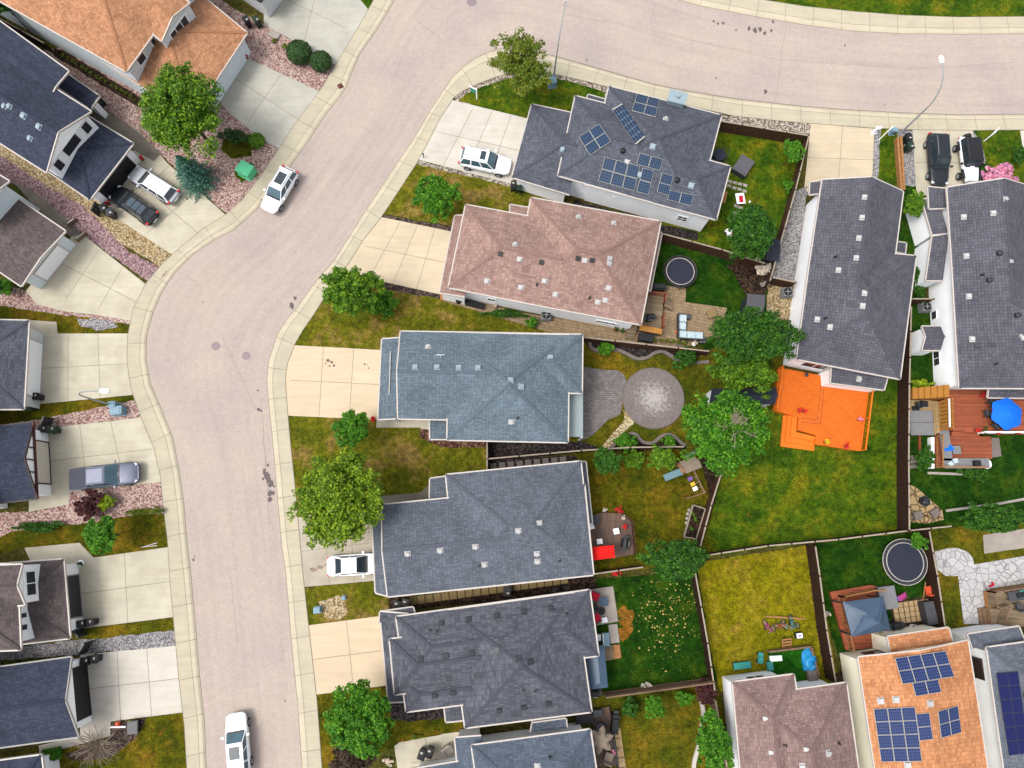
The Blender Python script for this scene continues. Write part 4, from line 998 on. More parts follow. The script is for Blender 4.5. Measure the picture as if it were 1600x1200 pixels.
# ---------------------------------------------------------------- back yards
ground('lawn',[(1112,190),(1264,210),(1246,298),(1226,360),(1200,432),(1150,412),(1030,386),(1010,340),(1090,330),(1112,260)],M['grass_green'],LOT+.006)
ground('gravel_bed',[(900,312),(1034,352),(1090,362),(1090,376),(1034,366),(880,336)],M['gravel_dark'],LOT+.010)
ground('lawn',[(1010,360),(1130,396),(1215,420),(1240,440),(1200,520),(1150,545),(1100,545),(1010,470)],M['grass_deep'],LOT+.006)
ground('mulch_bed',[(1135,415),(1190,400),(1206,440),(1190,470),(1165,462),(1150,432)],M['earth_dark'],LOT+.010)
ground('patio',[(1010,442),(1072,450),(1071,472),(1136,481),(1130,525),(1060,545),(905,530),(905,505),(1000,500)],M['patio_brick'],LOT+.012)
ground('path',[(690,458),(724,462),(800,486),(1000,516),(1000,532),(912,530),(848,516),(760,490),(690,470)],M['patio_brick'],LOT+.014)
ground('lawn',[(900,525),(1112,552),(1120,600),(1110,640),(1085,700),(905,716),(880,690),(900,600)],M['grass_gold'],LOT+.006)
ground('lawn',[(1070,570),(1116,560),(1116,640),(1078,660),(1076,610)],M['grass_gold'],LOT+.009)
ground('gravel_bed',[(912,530),(1108,552),(1106,566),(1075,566),(1056,562),(1036,548),(1015,556),(992,560),(965,546),(935,548),(918,540)],M['gravel_dark'],LOT+.012)
ground('patio',smooth([(905,572),(930,576),(950,578),(968,580),(978,592),(976,612),(972,632),(968,648),(950,656),(938,668),(925,680),(905,690)],4),M['patio_grey'],LOT+.012)
ground('path',[(974,640),(992,652),(990,662),(965,684),(955,698),(938,704),(946,690),(962,672),(976,656)],M['stone_path'],LOT+.016)
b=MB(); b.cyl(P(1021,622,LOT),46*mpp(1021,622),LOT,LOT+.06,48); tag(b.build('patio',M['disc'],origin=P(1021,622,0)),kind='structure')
ground('mulch_bed',[(760,690),(912,690),(935,700),(912,706),(762,722)],M['gravel_dark'],LOT+.012)
ground('mulch_bed',[(952,703),(960,694),(985,680),(1000,682),(1015,694),(1030,692),(1045,680),(1062,690),(1075,694),(1070,702),(952,706)],M['earth_dark'],LOT+.014)
ground('lawn',[(900,705),(1075,698),(1132,735),(1095,868),(1000,890),(920,900)],M['grass_olive'],LOT+.006)
ground('mulch_bed',[(1090,700),(1130,735),(1095,858),(1085,845),(1102,795),(1108,770)],M['earth_dark'],LOT+.010)
ground('path',[(760,718),(900,712),(905,725),(762,742)],M['gravel_dark'],LOT+.008)
ground('path',[(606,930),(640,934),(930,898),(935,925),(640,952),(608,955)],M['earth_dark'],LOT+.010)
ground('lawn',[(915,905),(1092,894),(1108,1000),(1120,1064),(950,1085),(915,1060)],M['grass_deep'],LOT+.006)
b=MB(); [blob(x,y,r,LOT+.016+.0003*i,b,1.2,19) for i,(x,y,r) in enumerate([(974,956,10),(978,972,12),(974,990,10),(986,962,7),(984,984,6)])]; tag(b.build('soil_patch',M['grass_dry']),kind='structure')
ground('lawn',[(930,1088),(1122,1070),(1140,1150),(1160,1330),(950,1330)],M['grass_gold'],LOT+.006)
ground('lawn',[(1088,880),(1200,862),(1275,850),(1292,960),(1310,1070),(1200,1080),(1124,1080),(1105,990)],M['grass_yellow'],LOT+.006)
ground('lawn',[(1112,630),(1215,600),(1412,560),(1424,480),(1424,830),(1200,856),(1094,872),(1128,740)],M['grass_green'],LOT+.006)
ground('lawn',[(1270,850),(1455,828),(1480,985),(1320,1060),(1290,960)],M['grass_deep'],LOT+.006)
ground('lawn',[(1418,470),(1500,470),(1700,640),(1700,830),(1452,830),(1420,830)],M['grass_deep'],LOT+.006)
ground('lawn',[(1452,828),(1700,800),(1700,920),(1540,960),(1500,985),(1478,985)],M['grass_gold'],LOT+.010)
ground('patio',[(1421,757),(1432,762),(1450,777),(1472,797),(1475,812),(1450,818),(1421,816)],M['flag'],LOT+.013)
ground('patio',[(1536,836),(1640,820),(1645,850),(1538,865)],M['patio_conc'],LOT+.014)
ground('patio',[(1460,862),(1480,857),(1495,856),(1512,862),(1520,872),(1522,882),(1640,862),(1645,905),(1546,920),(1530,975),(1506,975),(1497,900),(1478,900),(1465,890)],M['patio_hex'],LOT+.014)
ground('gravel_bed',[(1238,300),(1262,290),(1246,440),(1206,434)],M['gravel_grey'],LOT+.012)
ground('soil_patch',[(1200,440),(1246,444),(1236,500),(1196,500)],M['gravel_tan'],LOT+.012)
ground('lawn',[(1360,290),(1440,290),(1445,460),(1420,480),(1380,590)],M['grass_deep'],LOT+.006)
ground('mulch_bed',[(1300,1055),(1330,1040),(1350,1330),(1330,1330)],M['earth_dark'],LOT+.012)
ground('patio',[(922,921),(958,916),(966,971),(928,978)],M['patio_conc'],LOT+.020)
ground('lawn',[(1085,560),(1122,540),(1230,560),(1216,640),(1120,640)],M['grass_gold'],LOT+.011)
ground('soil_patch',[(1391,940),(1450,930),(1462,978),(1396,986)],M['earth_dark'],LOT+.013)
st=MB()
for i,(x,y,r) in enumerate([(512,563,3.2),(518,566,3),(522,571,2.4),(515,572,2),(509,568,1.6),(570,569,2.2),(576,575,1.6),(574,570,1),(578,566,.8)]): blob(x,y,r,LOT+.03+.0002*i,st,.8)
tag(st.build('oil_stain',M['stain']),kind='structure')
st=MB()
for i,(x,y,r) in enumerate([(555,829,6),(562,827,5),(574,826,3.5),(568,832,3),(490,890,7),(500,886,6),(508,882,3)]): blob(x,y,r,LOT+.03+.0002*i,st,.55)
tag(st.build('damp_patch',M['mulch_stain']),kind='structure')
# ================================================================ houses on the right of the street
H1=house('house','grey hip roofed bungalow covered in scattered blue solar panels',[
 ('hip',4.0,[(952,135),(1127,180),(1087,334),(913,287)],{}),
 ('hip',4.0,[(899,150),(1010,178),(978,304),(872,274)],{'hips':(1,0)}),
 ('hip',4.0,[(1040,232),(1141,260),(1119,343),(1018,316)],{'hips':(0,1)}),
 ('hip',3.0,[(831,163),(915,181),(890,304),(800,277)],{'hips':(1,0)}),
 ('shed',2.7,[(948,164),(917,155),(919,148),(948,156)],{'rise':.2,'wall':False})],'r_slate','siding',ov=.4)
vents(H1,'turtle','vent_white',[(1040,186),(980,253)]); vents(H1,'dome','black',[(973,236),(1058,282)]); vents(H1,'box','vent_pale',[(1020,229),(1080,290),(999,273)]); vents(H1,'dome','vent_pale',[(879,234)])
for q,a,b in [([(995,147),(1031,156),(1024,184),(987,174)],2,2),([(972,163),(1009,217),(994,228),(956,173)],1,4),([(937,195),(955,222),(922,244),(905,216)],2,2),([(945,245),(1000,260),(991,299),(934,283)],3,2),([(999,239),(1036,249),(1031,267),(994,257)],2,1),([(1004,262),(1022,267),(1013,305),(994,300)],1,2),([(1034,270),(1052,275),(1045,306),(1026,300)],1,2),([(1046,297),(1084,305),(1079,322),(1042,312)],2,1)]: solar(H1,q,a,b)
b=MB(); p0=P(1056,158,4.2); b.box((p0.x,p0.y,2.4),(1.5,1.0,4.7),rz=-.25); b.box((p0.x,p0.y,4.8),(1.75,1.25,.16),rz=-.25); b.cyl((p0.x,p0.y,0),.18,4.88,5.1,12); b.build('chimney',[M['vent_pale']],H1.roof)
win3(H1,2,1063,346,1.0,1.3,2.3,2,'white',2); win3(H1,0,955,318,.25,2.2,2.4,1)
H2=house('house','bungalow with a dusty pink shingle roof beside the round trampoline',[
 ('hip',4.0,[(830,309),(1032,346),(1001,507),(799,469)],{}),
 ('hip',4.0,[(728,320),(890,350),(862,481),(701,449)],{'hips':(1,0)}),
 ('shed',2.8,[(727,466),(738,340),(711,337),(687,457)],{'rise':.5,'ov':.15}),
 ('shed',2.7,[(829,340),(797,334),(797,320),(829,325)],{'rise':.2,'wall':False}),
 ('shed',2.7,[(1022,362),(1006,452),(1016,454),(1034,364)],{'rise':.3,'ov':.1})],'r_pink','siding')
vents(H2,'turtle','vent_white',[(904,339),(959,349),(805,382),(812,405),(953,404),(952,412),(914,407),(851,439),(814,449),(868,460),(951,450),(946,469),(934,472),(761,439)])
vents(H2,'low','black',[(846,410),(903,404),(925,407),(782,397)]); vents(H2,'pipe','black',[(839,445),(921,466)])
win3(H2,0,946,505,1.9,1.0,1.7,3); win3(H2,1,768,475,.8,1.2,2.0,2)
H3=house('house','bungalow with blue grey shingles between two lawns and a round patio',[
 ('hip',3.9,[(626,518),(800,521),(797,657),(622,654)],{'hips':(2,0)}),
 ('hip',3.9,[(690,519),(910,523),(909,614),(688,611)],{'hips':(0,1)}),
 ('hip',3.9,[(701,522),(699,687),(887,691),(889,524)],{'hips':(1,1)}),
 ('shed',2.8,[(620,655),(631,530),(597,530),(591,655)],{'rise':.5,'ov':.15}),
 ('shed',2.8,[(699,650),(672,650),(672,686),(699,686)],{'rise':.3,'wall':False})],'r_blue','siding_grey')
vents(H3,'turtle','vent_white',[(669,542),(799,659)]); vents(H3,'box','vent_pale',[(649,574),(683,574),(717,575),(747,575),(798,594),(860,559),(814,604)]); vents(H3,'pipe','black',[(809,653)])
b=MB()
for i in range(8): pass
q=[P(x,y,2.6) for x,y in [(886,614),(911,614),(911,683),(886,682)]]; b.prism(q,2.55,2.6)
for i in range(9):
    t=(i+.5)/9; b.bar(q[0].lerp(q[1],t)+Vector((0,0,.03)),q[3].lerp(q[2],t)+Vector((0,0,.03)),.07,.05)
b.build('patio_awning',M['awning'],H3.root)
for i in(1,2): x=MB(); x.box((q[i].x-.1,q[i].y,1.35),(.1,.1,2.4)); x.build('awning_post',M['white'],H3.root)
b=MB(); b.bar(P(610,549,3.25),P(608,616,3.25),.07,.05); b.build('gutter_strip',M['trim'],H3.roof)
p,n=roofpt(H3,689,559); b=MB(); b.tube([p,p+Vector((0,0,1.1))],.025); b.tube([p+Vector((-.35,0,1.05)),p+Vector((.35,0,1.05))],.02); b.build('antenna',M['white'],H3.roof)
H4=house('house','long grey roofed bungalow with the white sedan nosed under its front eave',[
 ('hip',3.8,[(697,742),(907,721),(927,898),(714,921)],{}),
 ('hip',3.8,[(597,789),(913,757),(927,898),(606,932)],{'hips':(2,1)}),
 ('shed',2.7,[(611,931),(606,789),(581,790),(587,926)],{'rise':.45,'wall':False}),
 ('shed',2.7,[(702,776),(672,779),(672,748),(702,744)],{'rise':.25,'wall':False}),
 ('shed',2.7,[(905,722),(919,818),(925,817),(915,722)],{'rise':.3,'ov':.1})],'r_slate2','siding_grey')
vents(H4,'turtle','vent_white',[(637,865),(688,860),(743,854),(757,882),(810,829),(843,817),(839,865),(840,877)]); vents(H4,'pipe','black',[(749,884),(874,876)])
H5=house('house','dark grey bungalow with mottled shingles and many small dark roof vents',[
 ('hip',3.8,[(619,964),(921,922),(935,1024),(634,1066)],{}),
 ('hip',3.8,[(701,955),(727,1137),(924,1112),(898,927)],{'hips':(1,1)}),
 ('hip',3.85,[(609,999),(760,979),(772,1065),(617,1085)],{'hips':(1,0)}),
 ('hip',3.8,[(628,1062),(760,1044),(766,1095),(635,1112)],{'hips':(1,0)}),
 ('shed',2.8,[(632,1093),(640,958),(594,956),(607,1097)],{'rise':.6,'ov':.15}),
 ('shed',2.8,[(650,962),(594,972),(594,956),(645,949)],{'rise':.3,'wall':False}),
 ('shed',2.8,[(724,1098),(695,1103),(697,1128),(725,1125)],{'rise':.3,'wall':False})],'r_arch','siding_grey')
vents(H5,'low','metal_dark',[(689,974),(732,968),(776,962),(657,1030),(697,1025),(737,1020),(777,1015),(679,1086),(708,1082),(780,1110),(818,956),(861,950),(810,1029),(829,1034),(818,1105),(857,1099)]); vents(H5,'pipe','black',[(885,959),(817,1078),(836,1079),(672,985),(683,987)])
H6=house('house','grey roofed bungalow with a white side wall at the bottom edge of the picture',[
 ('hip',4.0,[(737,1165),(922,1140),(950,1330),(765,1356)],{}),
 ('shed',3.0,[(770,1335),(752,1147),(711,1153),(728,1340)],{'rise':.5,'ov':.2}),
 ('hip',3.0,[(640,1203),(728,1188),(745,1330),(655,1345)],{'hips':(1,0)}),
 ('shed',2.9,[(829,1143),(885,1136),(884,1123),(832,1130)],{'rise':.25,'ov':.1})],'r_navy','siding')
vents(H6,'turtle','vent_white',[(840,1197)]); vents(H6,'pipe','black',[(859,1183)])
H7=house('house','tall white sided house with a grey roof and the bright orange deck behind it',[
 ('hip',4.3,[(1285,281),(1257,468),(1388,479),(1411,299)],{'hips':(2,0)}),
 ('hip',4.3,[(1269,385),(1245,561),(1406,592),(1431,400)],{'hips':(1,1)}),
 ('shed',2.8,[(1297,573),(1384,588),(1381,609),(1298,598)],{'rise':.35,'ov':.1}),
 ('shed',3.2,[(1398,379),(1397,394),(1414,396),(1416,380)],{'rise':.2,'ov':.05}),
 ('shed',3.0,[(1292,302),(1292,284),(1266,285),(1265,304)],{'rise':.3,'wall':False})],'r_grey7','siding',slope=.42)
vents(H7,'turtle','vent_white',[(1351,308),(1347,340),(1342,372),(1338,403),(1310,422),(1351,458),(1348,478),(1277,499),(1297,511)]); vents(H7,'pipe','black',[(1305,402),(1289,498)]); vents(H7,'turtle','vent_white',[(1342,592)])
win3(H7,1,1258,578,2.3,1.2,3.2,2,'white')
H8=house('house','white sided house at the right edge with a blue parasol on its red deck',[
 ('hip',4.3,[(1480,293),(1494,508),(1631,508),(1616,293)],{'hips':(2,0)}),
 ('hip',4.3,[(1488,420),(1499,606),(1700,607),(1690,420)],{'hips':(1,1)}),
 ('shed',3.0,[(1478,366),(1462,309),(1441,312),(1457,368)],{'rise':.3,'ov':.1}),
 ('shed',3.0,[(1470,440),(1479,368),(1457,368),(1447,438)],{'rise':.3,'ov':.1}),
 ('shed',3.2,[(1482,327),(1482,298),(1450,292),(1452,326)],{'rise':.3,'wall':False}),
 ('hip',2.7,[(1441,510),(1470,510),(1470,547),(1441,547)],{'hips':(2,0),'ov':.08,'s':.5}),
 ('shed',2.8,[(1543,601),(1640,601),(1642,622),(1544,621)],{'rise':.3,'wall':False})],'r_grey7','siding',slope=.42)
vents(H8,'turtle','vent_white',[(1506,339),(1552,333),(1571,311),(1510,400),(1579,409),(1514,463),(1519,530),(1597,527)]); vents(H8,'dome','metal_dark',[(1561,396),(1589,493),(1545,438)]); vents(H8,'low','metal_dark',[(1527,540),(1551,539)]); vents(H8,'pipe','black',[(1534,430),(1555,569)])
win3(H8,1,1447,566,1.5,.3,1.3,2); win3(H8,1,1444,500,.9,.3,1.2,1)
H9=house('house','mauve brown roofed house with white walls beside the sandbox deck',[
 ('hip',4.2,[(1145,1066),(1170,1350),(1290,1350),(1240,1054)],{'hips':(1,0)}),
 ('hip',4.2,[(1168,1088),(1195,1360),(1362,1350),(1322,1067)],{'hips':(1,0)})],'r_brown','siding')
vents(H9,'turtle','vent_white',[(1204,1175),(1259,1170),(1294,1177),(1254,1198),(1195,1122)]); vents(H9,'pipe','black',[(1226,1164),(1310,1161)])
win3(H9,0,1172,1054,1.6,1.4,2.4,2,'white')
H10=house('house','cream walled house with an orange shingle roof and four blocks of solar panels',[
 ('hip',4.2,[(1341,1027),(1390,1350),(1562,1325),(1512,1001)],{'hips':(2,0),'s':.2}),
 ('shed',3.3,[(1487,1012),(1390,1026),(1387,995),(1482,981)],{'rise':.35,'ov':.15})],'r_orange','siding_cream',caps=False)
vents(H10,'box','vent_white',[(1376,1095),(1400,1093),(1453,1099),(1418,1195)])
for q,a,b in [([(1392,1026),(1471,1015),(1484,1055),(1405,1067)],4,2),([(1422,1066),(1462,1060),(1467,1080),(1428,1087)],2,1),([(1364,1107),(1429,1104),(1440,1189),(1376,1190)],3,4),([(1430,1115),(1451,1113),(1457,1155),(1436,1157)],1,2),([(1464,1111),(1495,1102),(1501,1144),(1469,1153)],2,2)]: solar(H10,q,a,b,'solar_blue2')
win3(H10,0,1355,1014,2.3,1.3,3.3,3,'trim_dark')
H11=house('house','slate roofed white house carrying navy solar panels in the bottom right corner',[
 ('hip',4.2,[(1542,1012),(1590,1350),(1770,1325),(1722,987)],{'hips':(1,0)}),
 ('shed',3.2,[(1596,1000),(1516,1012),(1512,991),(1592,979)],{'rise':.3,'ov':.12})],'r_slate2','siding')
solar(H11,[(1556,1051),(1590,1049),(1608,1176),(1576,1180)],2,6,'solar_black',.008); solar(H11,[(1598,1082),(1640,1078),(1655,1172),(1612,1178)],2,4,'solar_black',.008)
b=MB(); 
for k,(x,y) in enumerate([(1526,1046)]):
    c=P(x,y,1.6); b.box((c.x,c.y,1.5),(.6,2.2,2.6),rz=.14); 
b.build('bay_cabinet',M['trim_dark'],H11.root)
window(H11,0,(1520,985),(1552,988),3,'white') if False else None
# ================================================================ houses on the left of the street
G1=house('house','two storey pale blue house with terracotta shingles at the top left',[
 ('hip',5.4,[(-95,-122),(121,-140),(300,-14),(0,0)][0:0] or [(-105,-57),(197,112),(312,-48),(10,-217)],{'hips':(0,1),'s':.34}),
 ('hip',2.9,[(250,-60),(386,51),(299,183),(150,90)],{'hips':(0,1),'s':.3}),
 ('hip',5.4,[(225,40),(252,64),(296,4),(268,-16)],{'hips':(0,2),'ov':.12,'s':.3})],'r_sand','siding_blue',slope=.34)
G2=house('house','two storey white house with charcoal blue roofs and two cars on its driveway',[
 ('hip',5.4,[(-128,2),(142,174),(72,269),(-198,97)],{'hips':(0,2),'s':.45}),
 ('hip',5.4,[(-150,-75),(107,111),(72,162),(-185,-24)],{'hips':(0,2),'s':.12,'wall':False}),
 ('hip',2.9,[(110,165),(208,224),(140,312),(50,250)],{'hips':(0,1),'s':.2}),
 ('hip',2.9,[(90,105),(155,150),(141,170),(75,125)],{'hips':(0,1),'s':.3})],'r_char','siding',trim=('trim','siding'))
vents(G2,'turtle','vent_pale',[(7,166),(15,166),(47,216)]); vents(G2,'box','vent_pale',[(37,181),(61,198)])
G3=house('house','mauve brown roofed house with a white double garage by the gravel bed',[
 ('hip',2.9,[(-60,300),(102,361),(33,447),(-110,372)][0:0] or [(-40,265),(102,361),(33,447),(-109,351)],{'hips':(0,2),'s':.12}),
 ('hip',5.4,[(-140,190),(14,283),(-32,345),(-186,252)],{'hips':(0,2)}),],'r_umber','siding_blue',trim=('trim','siding'),caps=False)
G4=house('house','weathered charcoal roofed garage house with a white door opposite the manholes',[
 ('hip',2.9,[(-150,497),(45,501),(37,639),(-150,640)],{'hips':(0,1),'s':.3}),
 ('hip',5.4,[(-260,470),(-60,470),(-64,640),(-262,645)],{})],'r_slate','siding_grey',trim=('trim','siding'))
G5=house('house','slate gabled garage house with half timbered front by the grey pickup',[
 ('hip',2.9,[(-150,683),(51,660),(57,779),(-144,802)],{'hips':(0,2),'s':.42}),
 ('hip',5.4,[(-260,660),(-60,640),(-50,800),(-250,820)],{})],'r_char','siding',trim=('trim_dark','siding'))
G6=house('house','umber roofed two storey house with an arched dormer window',[
 ('hip',5.4,[(-150,875),(26,883),(32,1015),(-146,1022)],{'hips':(0,1)}),
 ('hip',2.9,[(-10,882),(99,874),(109,997),(0,1010)],{'hips':(0,1),'s':.3}),
 ('hip',5.4,[(-40,886),(34,882),(38,945),(-36,949)],{'hips':(0,2),'ov':.1,'s':.5})],'r_umber','siding',trim=('trim','siding'))
G7=house('house','charcoal gabled garage house with its garage door open and dark',[
 ('hip',2.9,[(-150,1063),(111,1027),(122,1151),(-140,1187)],{'hips':(0,2),'s':.42}),
 ('hip',5.4,[(-260,1020),(-70,1010),(-60,1170),(-250,1190)],{})],'r_char','siding',trim=('trim_grey','siding'))
G8=house('house','dark roofed porch corner of a house in the bottom left corner',[
 ('hip',2.9,[(-120,1205),(64,1180),(80,1310),(-104,1335)],{'hips':(0,1),'s':.3})],'r_char','siding')
G0=house('house','pale grey garage corner with black trim at the top edge beside the gravel',[
 ('hip',3.2,[(300,-110),(409,3),(470,-70),(370,-180)][0:0] or [(270,-92),(407,2),(468,-80),(331,-174)],{'hips':(0,1),'s':.3})],'r_char','siding_grey',trim='trim_dark')
def at_wall(h,w,px,py): return edge_of(h,w,px,py)
def front(h,w,px,py,mat,z1=2.15,pad=.9,frame='trim'):
    e=edge_of(h,w,px,py); L=wallplane(h,w,e)[3]; garage(h,w,e,pad,L-pad,z1,mat,frame); return e
front(G1,1,360,115,'siding_blue',frame='siding_blue'); front(G2,2,180,290,'black',2.3,.7,'trim_dark'); front(G3,0,85,420,'white'); front(G4,0,55,570,'white')  # G2: shade inside the garage opening painted as a black panel
front(G5,0,70,720,'siding_beige',frame='trim_dark'); front(G6,1,120,950,'metal_dark',frame='trim_grey'); front(G7,0,130,1090,'black',2.3,.5,'trim_dark')  # G7: black panel in the open doorway stands for the dark interior
win2(G2,0,(118,232),.34,.66,3.9,5.15,3,'trim_dark',nz=2); win2(G2,0,(118,232),.8,.92,3.7,4.7,1,'trim_dark'); win2(G2,0,(118,232),.08,.2,3.7,4.7,1,'trim_dark')
win2(G2,1,(95,150),.25,.75,3.6,4.8,1,'trim_dark') if H1 is None else None
win2(G1,2,(272,52),.2,.8,3.7,5.0,3); win2(G1,0,(240,80),.1,.2,3.8,4.9); win2(G1,0,(210,100),.3,.36,3.8,5.0)
win2(G6,2,(48,912),.15,.85,3.7,5.0,2); win2(G6,0,(32,970),.13,.24,3.8,4.8); win2(G6,0,(32,985),.3,.4,3.8,4.8)
# half timbering in the gable of the pickup house
k=G5.w[0][0]; a,c=k[1],k[2]
ends=sorted(((k[1]+k[2])/2,(k[3]+k[0])/2),key=lambda v:-v.x); fr=[v for v in k if v.x>ends[0].x-2]
lo,hi=sorted(fr,key=lambda v:v.y); tb=MB(); hh=.42*((hi-lo).length/2); off=Vector((.06,0,0))
for t in(.18,.34,.5,.66,.82):
    q=lo.lerp(hi,t)+off; zt=hh*(1-abs(t-.5)*2); tb.bar(q+Vector((0,0,.05)),q+Vector((0,0,zt)),.1,.1)
tb.bar(lo+off+Vector((.03,0,.02)),hi+off+Vector((.03,0,.02)),.1,.22); tb.build('timber_framing',M['trim_red'],G5.wall)
for h,(x0,y0),(x1,y1) in ((G2,(100,0),(0,0)),):
    pass

# garage doors and windows on the street and yard sides the camera looks over
def side(h,w,dx,dy):
    best=None
    for e in range(4):
        a,d,n,L=wallplane(h,w,e); q=n.x*dx+n.y*dy
        if best is None or q>best[0]: best=(q,e,L)
    return best[1],best[2]
for h,w in ((H1,3),(H2,1),(H3,0),(H4,1),(H5,2),(H6,2)):
    e,L=side(h,w,-1,0); g=min(4.9,L*.7); garage(h,w,e,(L-g)/2,(L+g)/2,2.2,'white','trim')
for h,w,d in ((H1,2,(1,0)),(H2,0,(1,0)),(H3,1,(1,0)),(H4,0,(1,0)),(H5,0,(1,0)),(H6,0,(1,0)),(H9,1,(1,0)),(H7,0,(0,1)),(H8,0,(0,1))):
    e,L=side(h,w,*d); wallbox(h,w,e,L*.16,L*.36,1.5,2.9,2,'white'); wallbox(h,w,e,L*.6,L*.84,1.2,3.0,3,'white')
M['leaf_dead']=m_plain('dead_leaf',A(196,178,96),.8,.2,.2)
# ================================================================ vehicles
car('parked_car','white crossover with a grey sunroof parked at the left kerb of the bend','car',(456,266),(418,330),'car_white','suv',sun=(.5,.55),rails='black',glass='glass_teal')
car('parked_car','white sport utility vehicle with roof rails on the pale driveway beside the solar panels','car',(719,245),(797,262),'car_white','suv',W=1.98,H=1.78,sun=(.78,.22),rails='black',glass='glass_teal')
car('parked_car','white sedan half under the eave on the stained driveway','car',(512,885),(589,880),'car_white','sedan',W=1.8,H=1.46,glass='glass_car',L=4.75)
car('parked_car','white crossover driving up at the bottom edge of the road with a dark sunroof','car',(376,1212),(369,1114),'car_white','suv',W=1.84,H=1.55,sun=(.68,.42),glass='glass_teal')
car('pickup_truck','grey pickup truck with a dark cover over its bed','pickup truck',(113,750),(219,738),'car_grey','pickup',W=2.0,H=1.85,glass='glass_teal')
car('parked_car','silver car with a white roof beside the black one on the driveway','car',(275,311),(207,268),'car_silver','suv',W=1.8,H=1.6,glass='glass_car',roofmat='car_white')
car('parked_car','black car with red tail lights and a long glass roof on the driveway','car',(242,344),(178,299),'car_black','suv',W=1.82,H=1.62,sun=(.48,.8),rails='black',glass='glass_car')
car('parked_car','dark charcoal sport utility vehicle beside the white off roader','car',(1461,211),(1467,290),'car_char','suv',W=1.92,H=1.75,rails='chrome',glass='glass_car')
car('off_roader','white boxy off roader with a black soft top and black wings','off roader',(1507,218),(1516,288),'car_white','jeep',W=1.9,H=1.85,roofmat='black',glass='glass_car')
# ================================================================ trees
T=tree
T('broadleaf_tree','tall full green tree beside the terracotta garage','tree',289,174,66,68,'l_green',9,10500,.2,13)
T('spruce','small blue green spruce beside the silver car','spruce',288,258,36,37,'l_blue',4.8,5200,.15,kind='cone')
T('broadleaf_tree','sparse olive tree on the corner lawn beside the lamp post','tree',815,106,46,46,'l_olive',6.5,4300,.18,11,.5)
T('broadleaf_tree','rounded bright green tree on the lawn below the white sport utility vehicle','tree',683,306,36,37,'l_bright',5,5200,.17,9)
T('broadleaf_tree','ragged green tree at the kerb with a rounder shrub on its right','tree',550,458,46,40,'l_green',6,5600,.18,10,.55)
T('broadleaf_tree','compact deep green tree in front of the blue grey roof','tree',553,672,31,31,'l_bright',4.5,4400,.16,8)
T('broadleaf_tree','largest yellow green tree at the kerb above the white sedan','tree',530,777,64,66,'l_yellow',8.5,11500,.2,15,.3)
T('broadleaf_tree','bright green tree on the strip of lawn below the pickup','tree',155,837,29,29,'l_bright',4.2,4200,.16,8,.3)
T('broadleaf_tree','broad green tree beside the bottom peach driveway','tree',563,1122,50,52,'l_bright',7,8200,.19,12)
T('bronze_tree','dark bronze leaved tree tucked under the broad green one at the bottom','tree',552,1176,36,28,'l_darkpurple',4.5,4200,.16,9,.4)
T('broadleaf_tree','dense dark tree behind the stepping stones of the solar panel yard','tree',1172,362,37,48,'l_dark',7,7000,.18,11)
T('spruce','dark spreading spruce reaching over the fence to the tall white house','spruce',1178,526,68,42,'l_dark',8,9500,.19,13,.5,lob=(.3,.48))
T('broadleaf_tree','lighter green tree just below the spreading spruce','tree',1156,582,54,32,'l_green',5.5,6000,.18,10,.4)
T('broadleaf_tree','big green tree with bare dead twigs in its middle','tree',1136,674,74,62,'l_bright',8.5,10500,.21,15,.4,bare=13,lob=(.3,.46))
T('broadleaf_tree','wide dark green tree below the red canopy deck','tree',1053,874,50,33,'l_dark',5.5,6600,.17,11,.35)
T('broadleaf_tree','small bright sapling by the gravel side of the solar panel yard','tree',1240,238,17,23,'l_bright',3.4,1900,.15,6,.35)
T('broadleaf_tree','bluish green shrubby tree beside the play tower, leftmost of the row','tree',950,721,25,19,'l_dark',4,3000,.15,8,.4)
T('broadleaf_tree','rounded olive green tree touching the play tower','tree',1034,717,25,21,'l_green',4,3000,.15,8)
T('broadleaf_tree','ragged dark conifer over the pale patio at the right edge','tree',1548,809,56,21,'l_dark',4.5,5600,.16,12,.6,lob=(.28,.44))
T('broadleaf_tree','small light green tree against the wooden fence below the mottled roof','tree',1024,1103,17,19,'l_bright',3.6,2300,.15,7,.35)
T('broadleaf_tree','leafy thicket beside the white gravel strip at the bottom','tree',1114,1164,28,46,'l_bright',5,5600,.16,11,.5)
T('broadleaf_tree','lilac bush with faint purple blossoms at the white house corner','tree',1428,321,18,27,'l_green',3.6,2800,.14,8,.3)
T('broadleaf_tree','green tree leaning over the large trampoline','tree',1434,846,14,13,'l_bright',3.2,1300,.15,6,.5)
T('broadleaf_tree','dark tree in the top left corner behind the terracotta house','tree',4,4,26,22,'l_dark',5,3000,.18,8)
S=shrub
S('dark round clipped evergreen shrub, larger of the pair in the pink gravel',467,81,18,18,'l_ever',1.7,2600,.10,kind='ball')
S('dark round clipped evergreen shrub, smaller of the pair in the pink gravel',501,95,15.5,15.5,'l_ever',1.5,2000,.10,kind='ball')
S('little yellow green tuft beside the clipped evergreens',446,72,5,5,'l_olive',.5,200,.1); S('pale green tuft next to the grey doormat slab',428,63,4,4,'l_olive',.4,160,.1)
S('small round green bush at the end of the driveway bed',401,219,11,11,'l_green',1.2,1000,.11,kind='ball')
S('dark low bush under the tall tree by the driveway',368,212,20,12,'l_ever',1.1,1500,.11)
S('dense green bush on the right of the ragged kerb tree',598,475,23,20,'l_bright',2.2,2600,.13)
S('dark purple leaved bush beside the grey pickup',140,792,22,23,'l_purple',2,2600,.12,ragged=.5)
S('lime green bush next to the purple one',166,785,12,13,'l_lime',1.3,1100,.11)
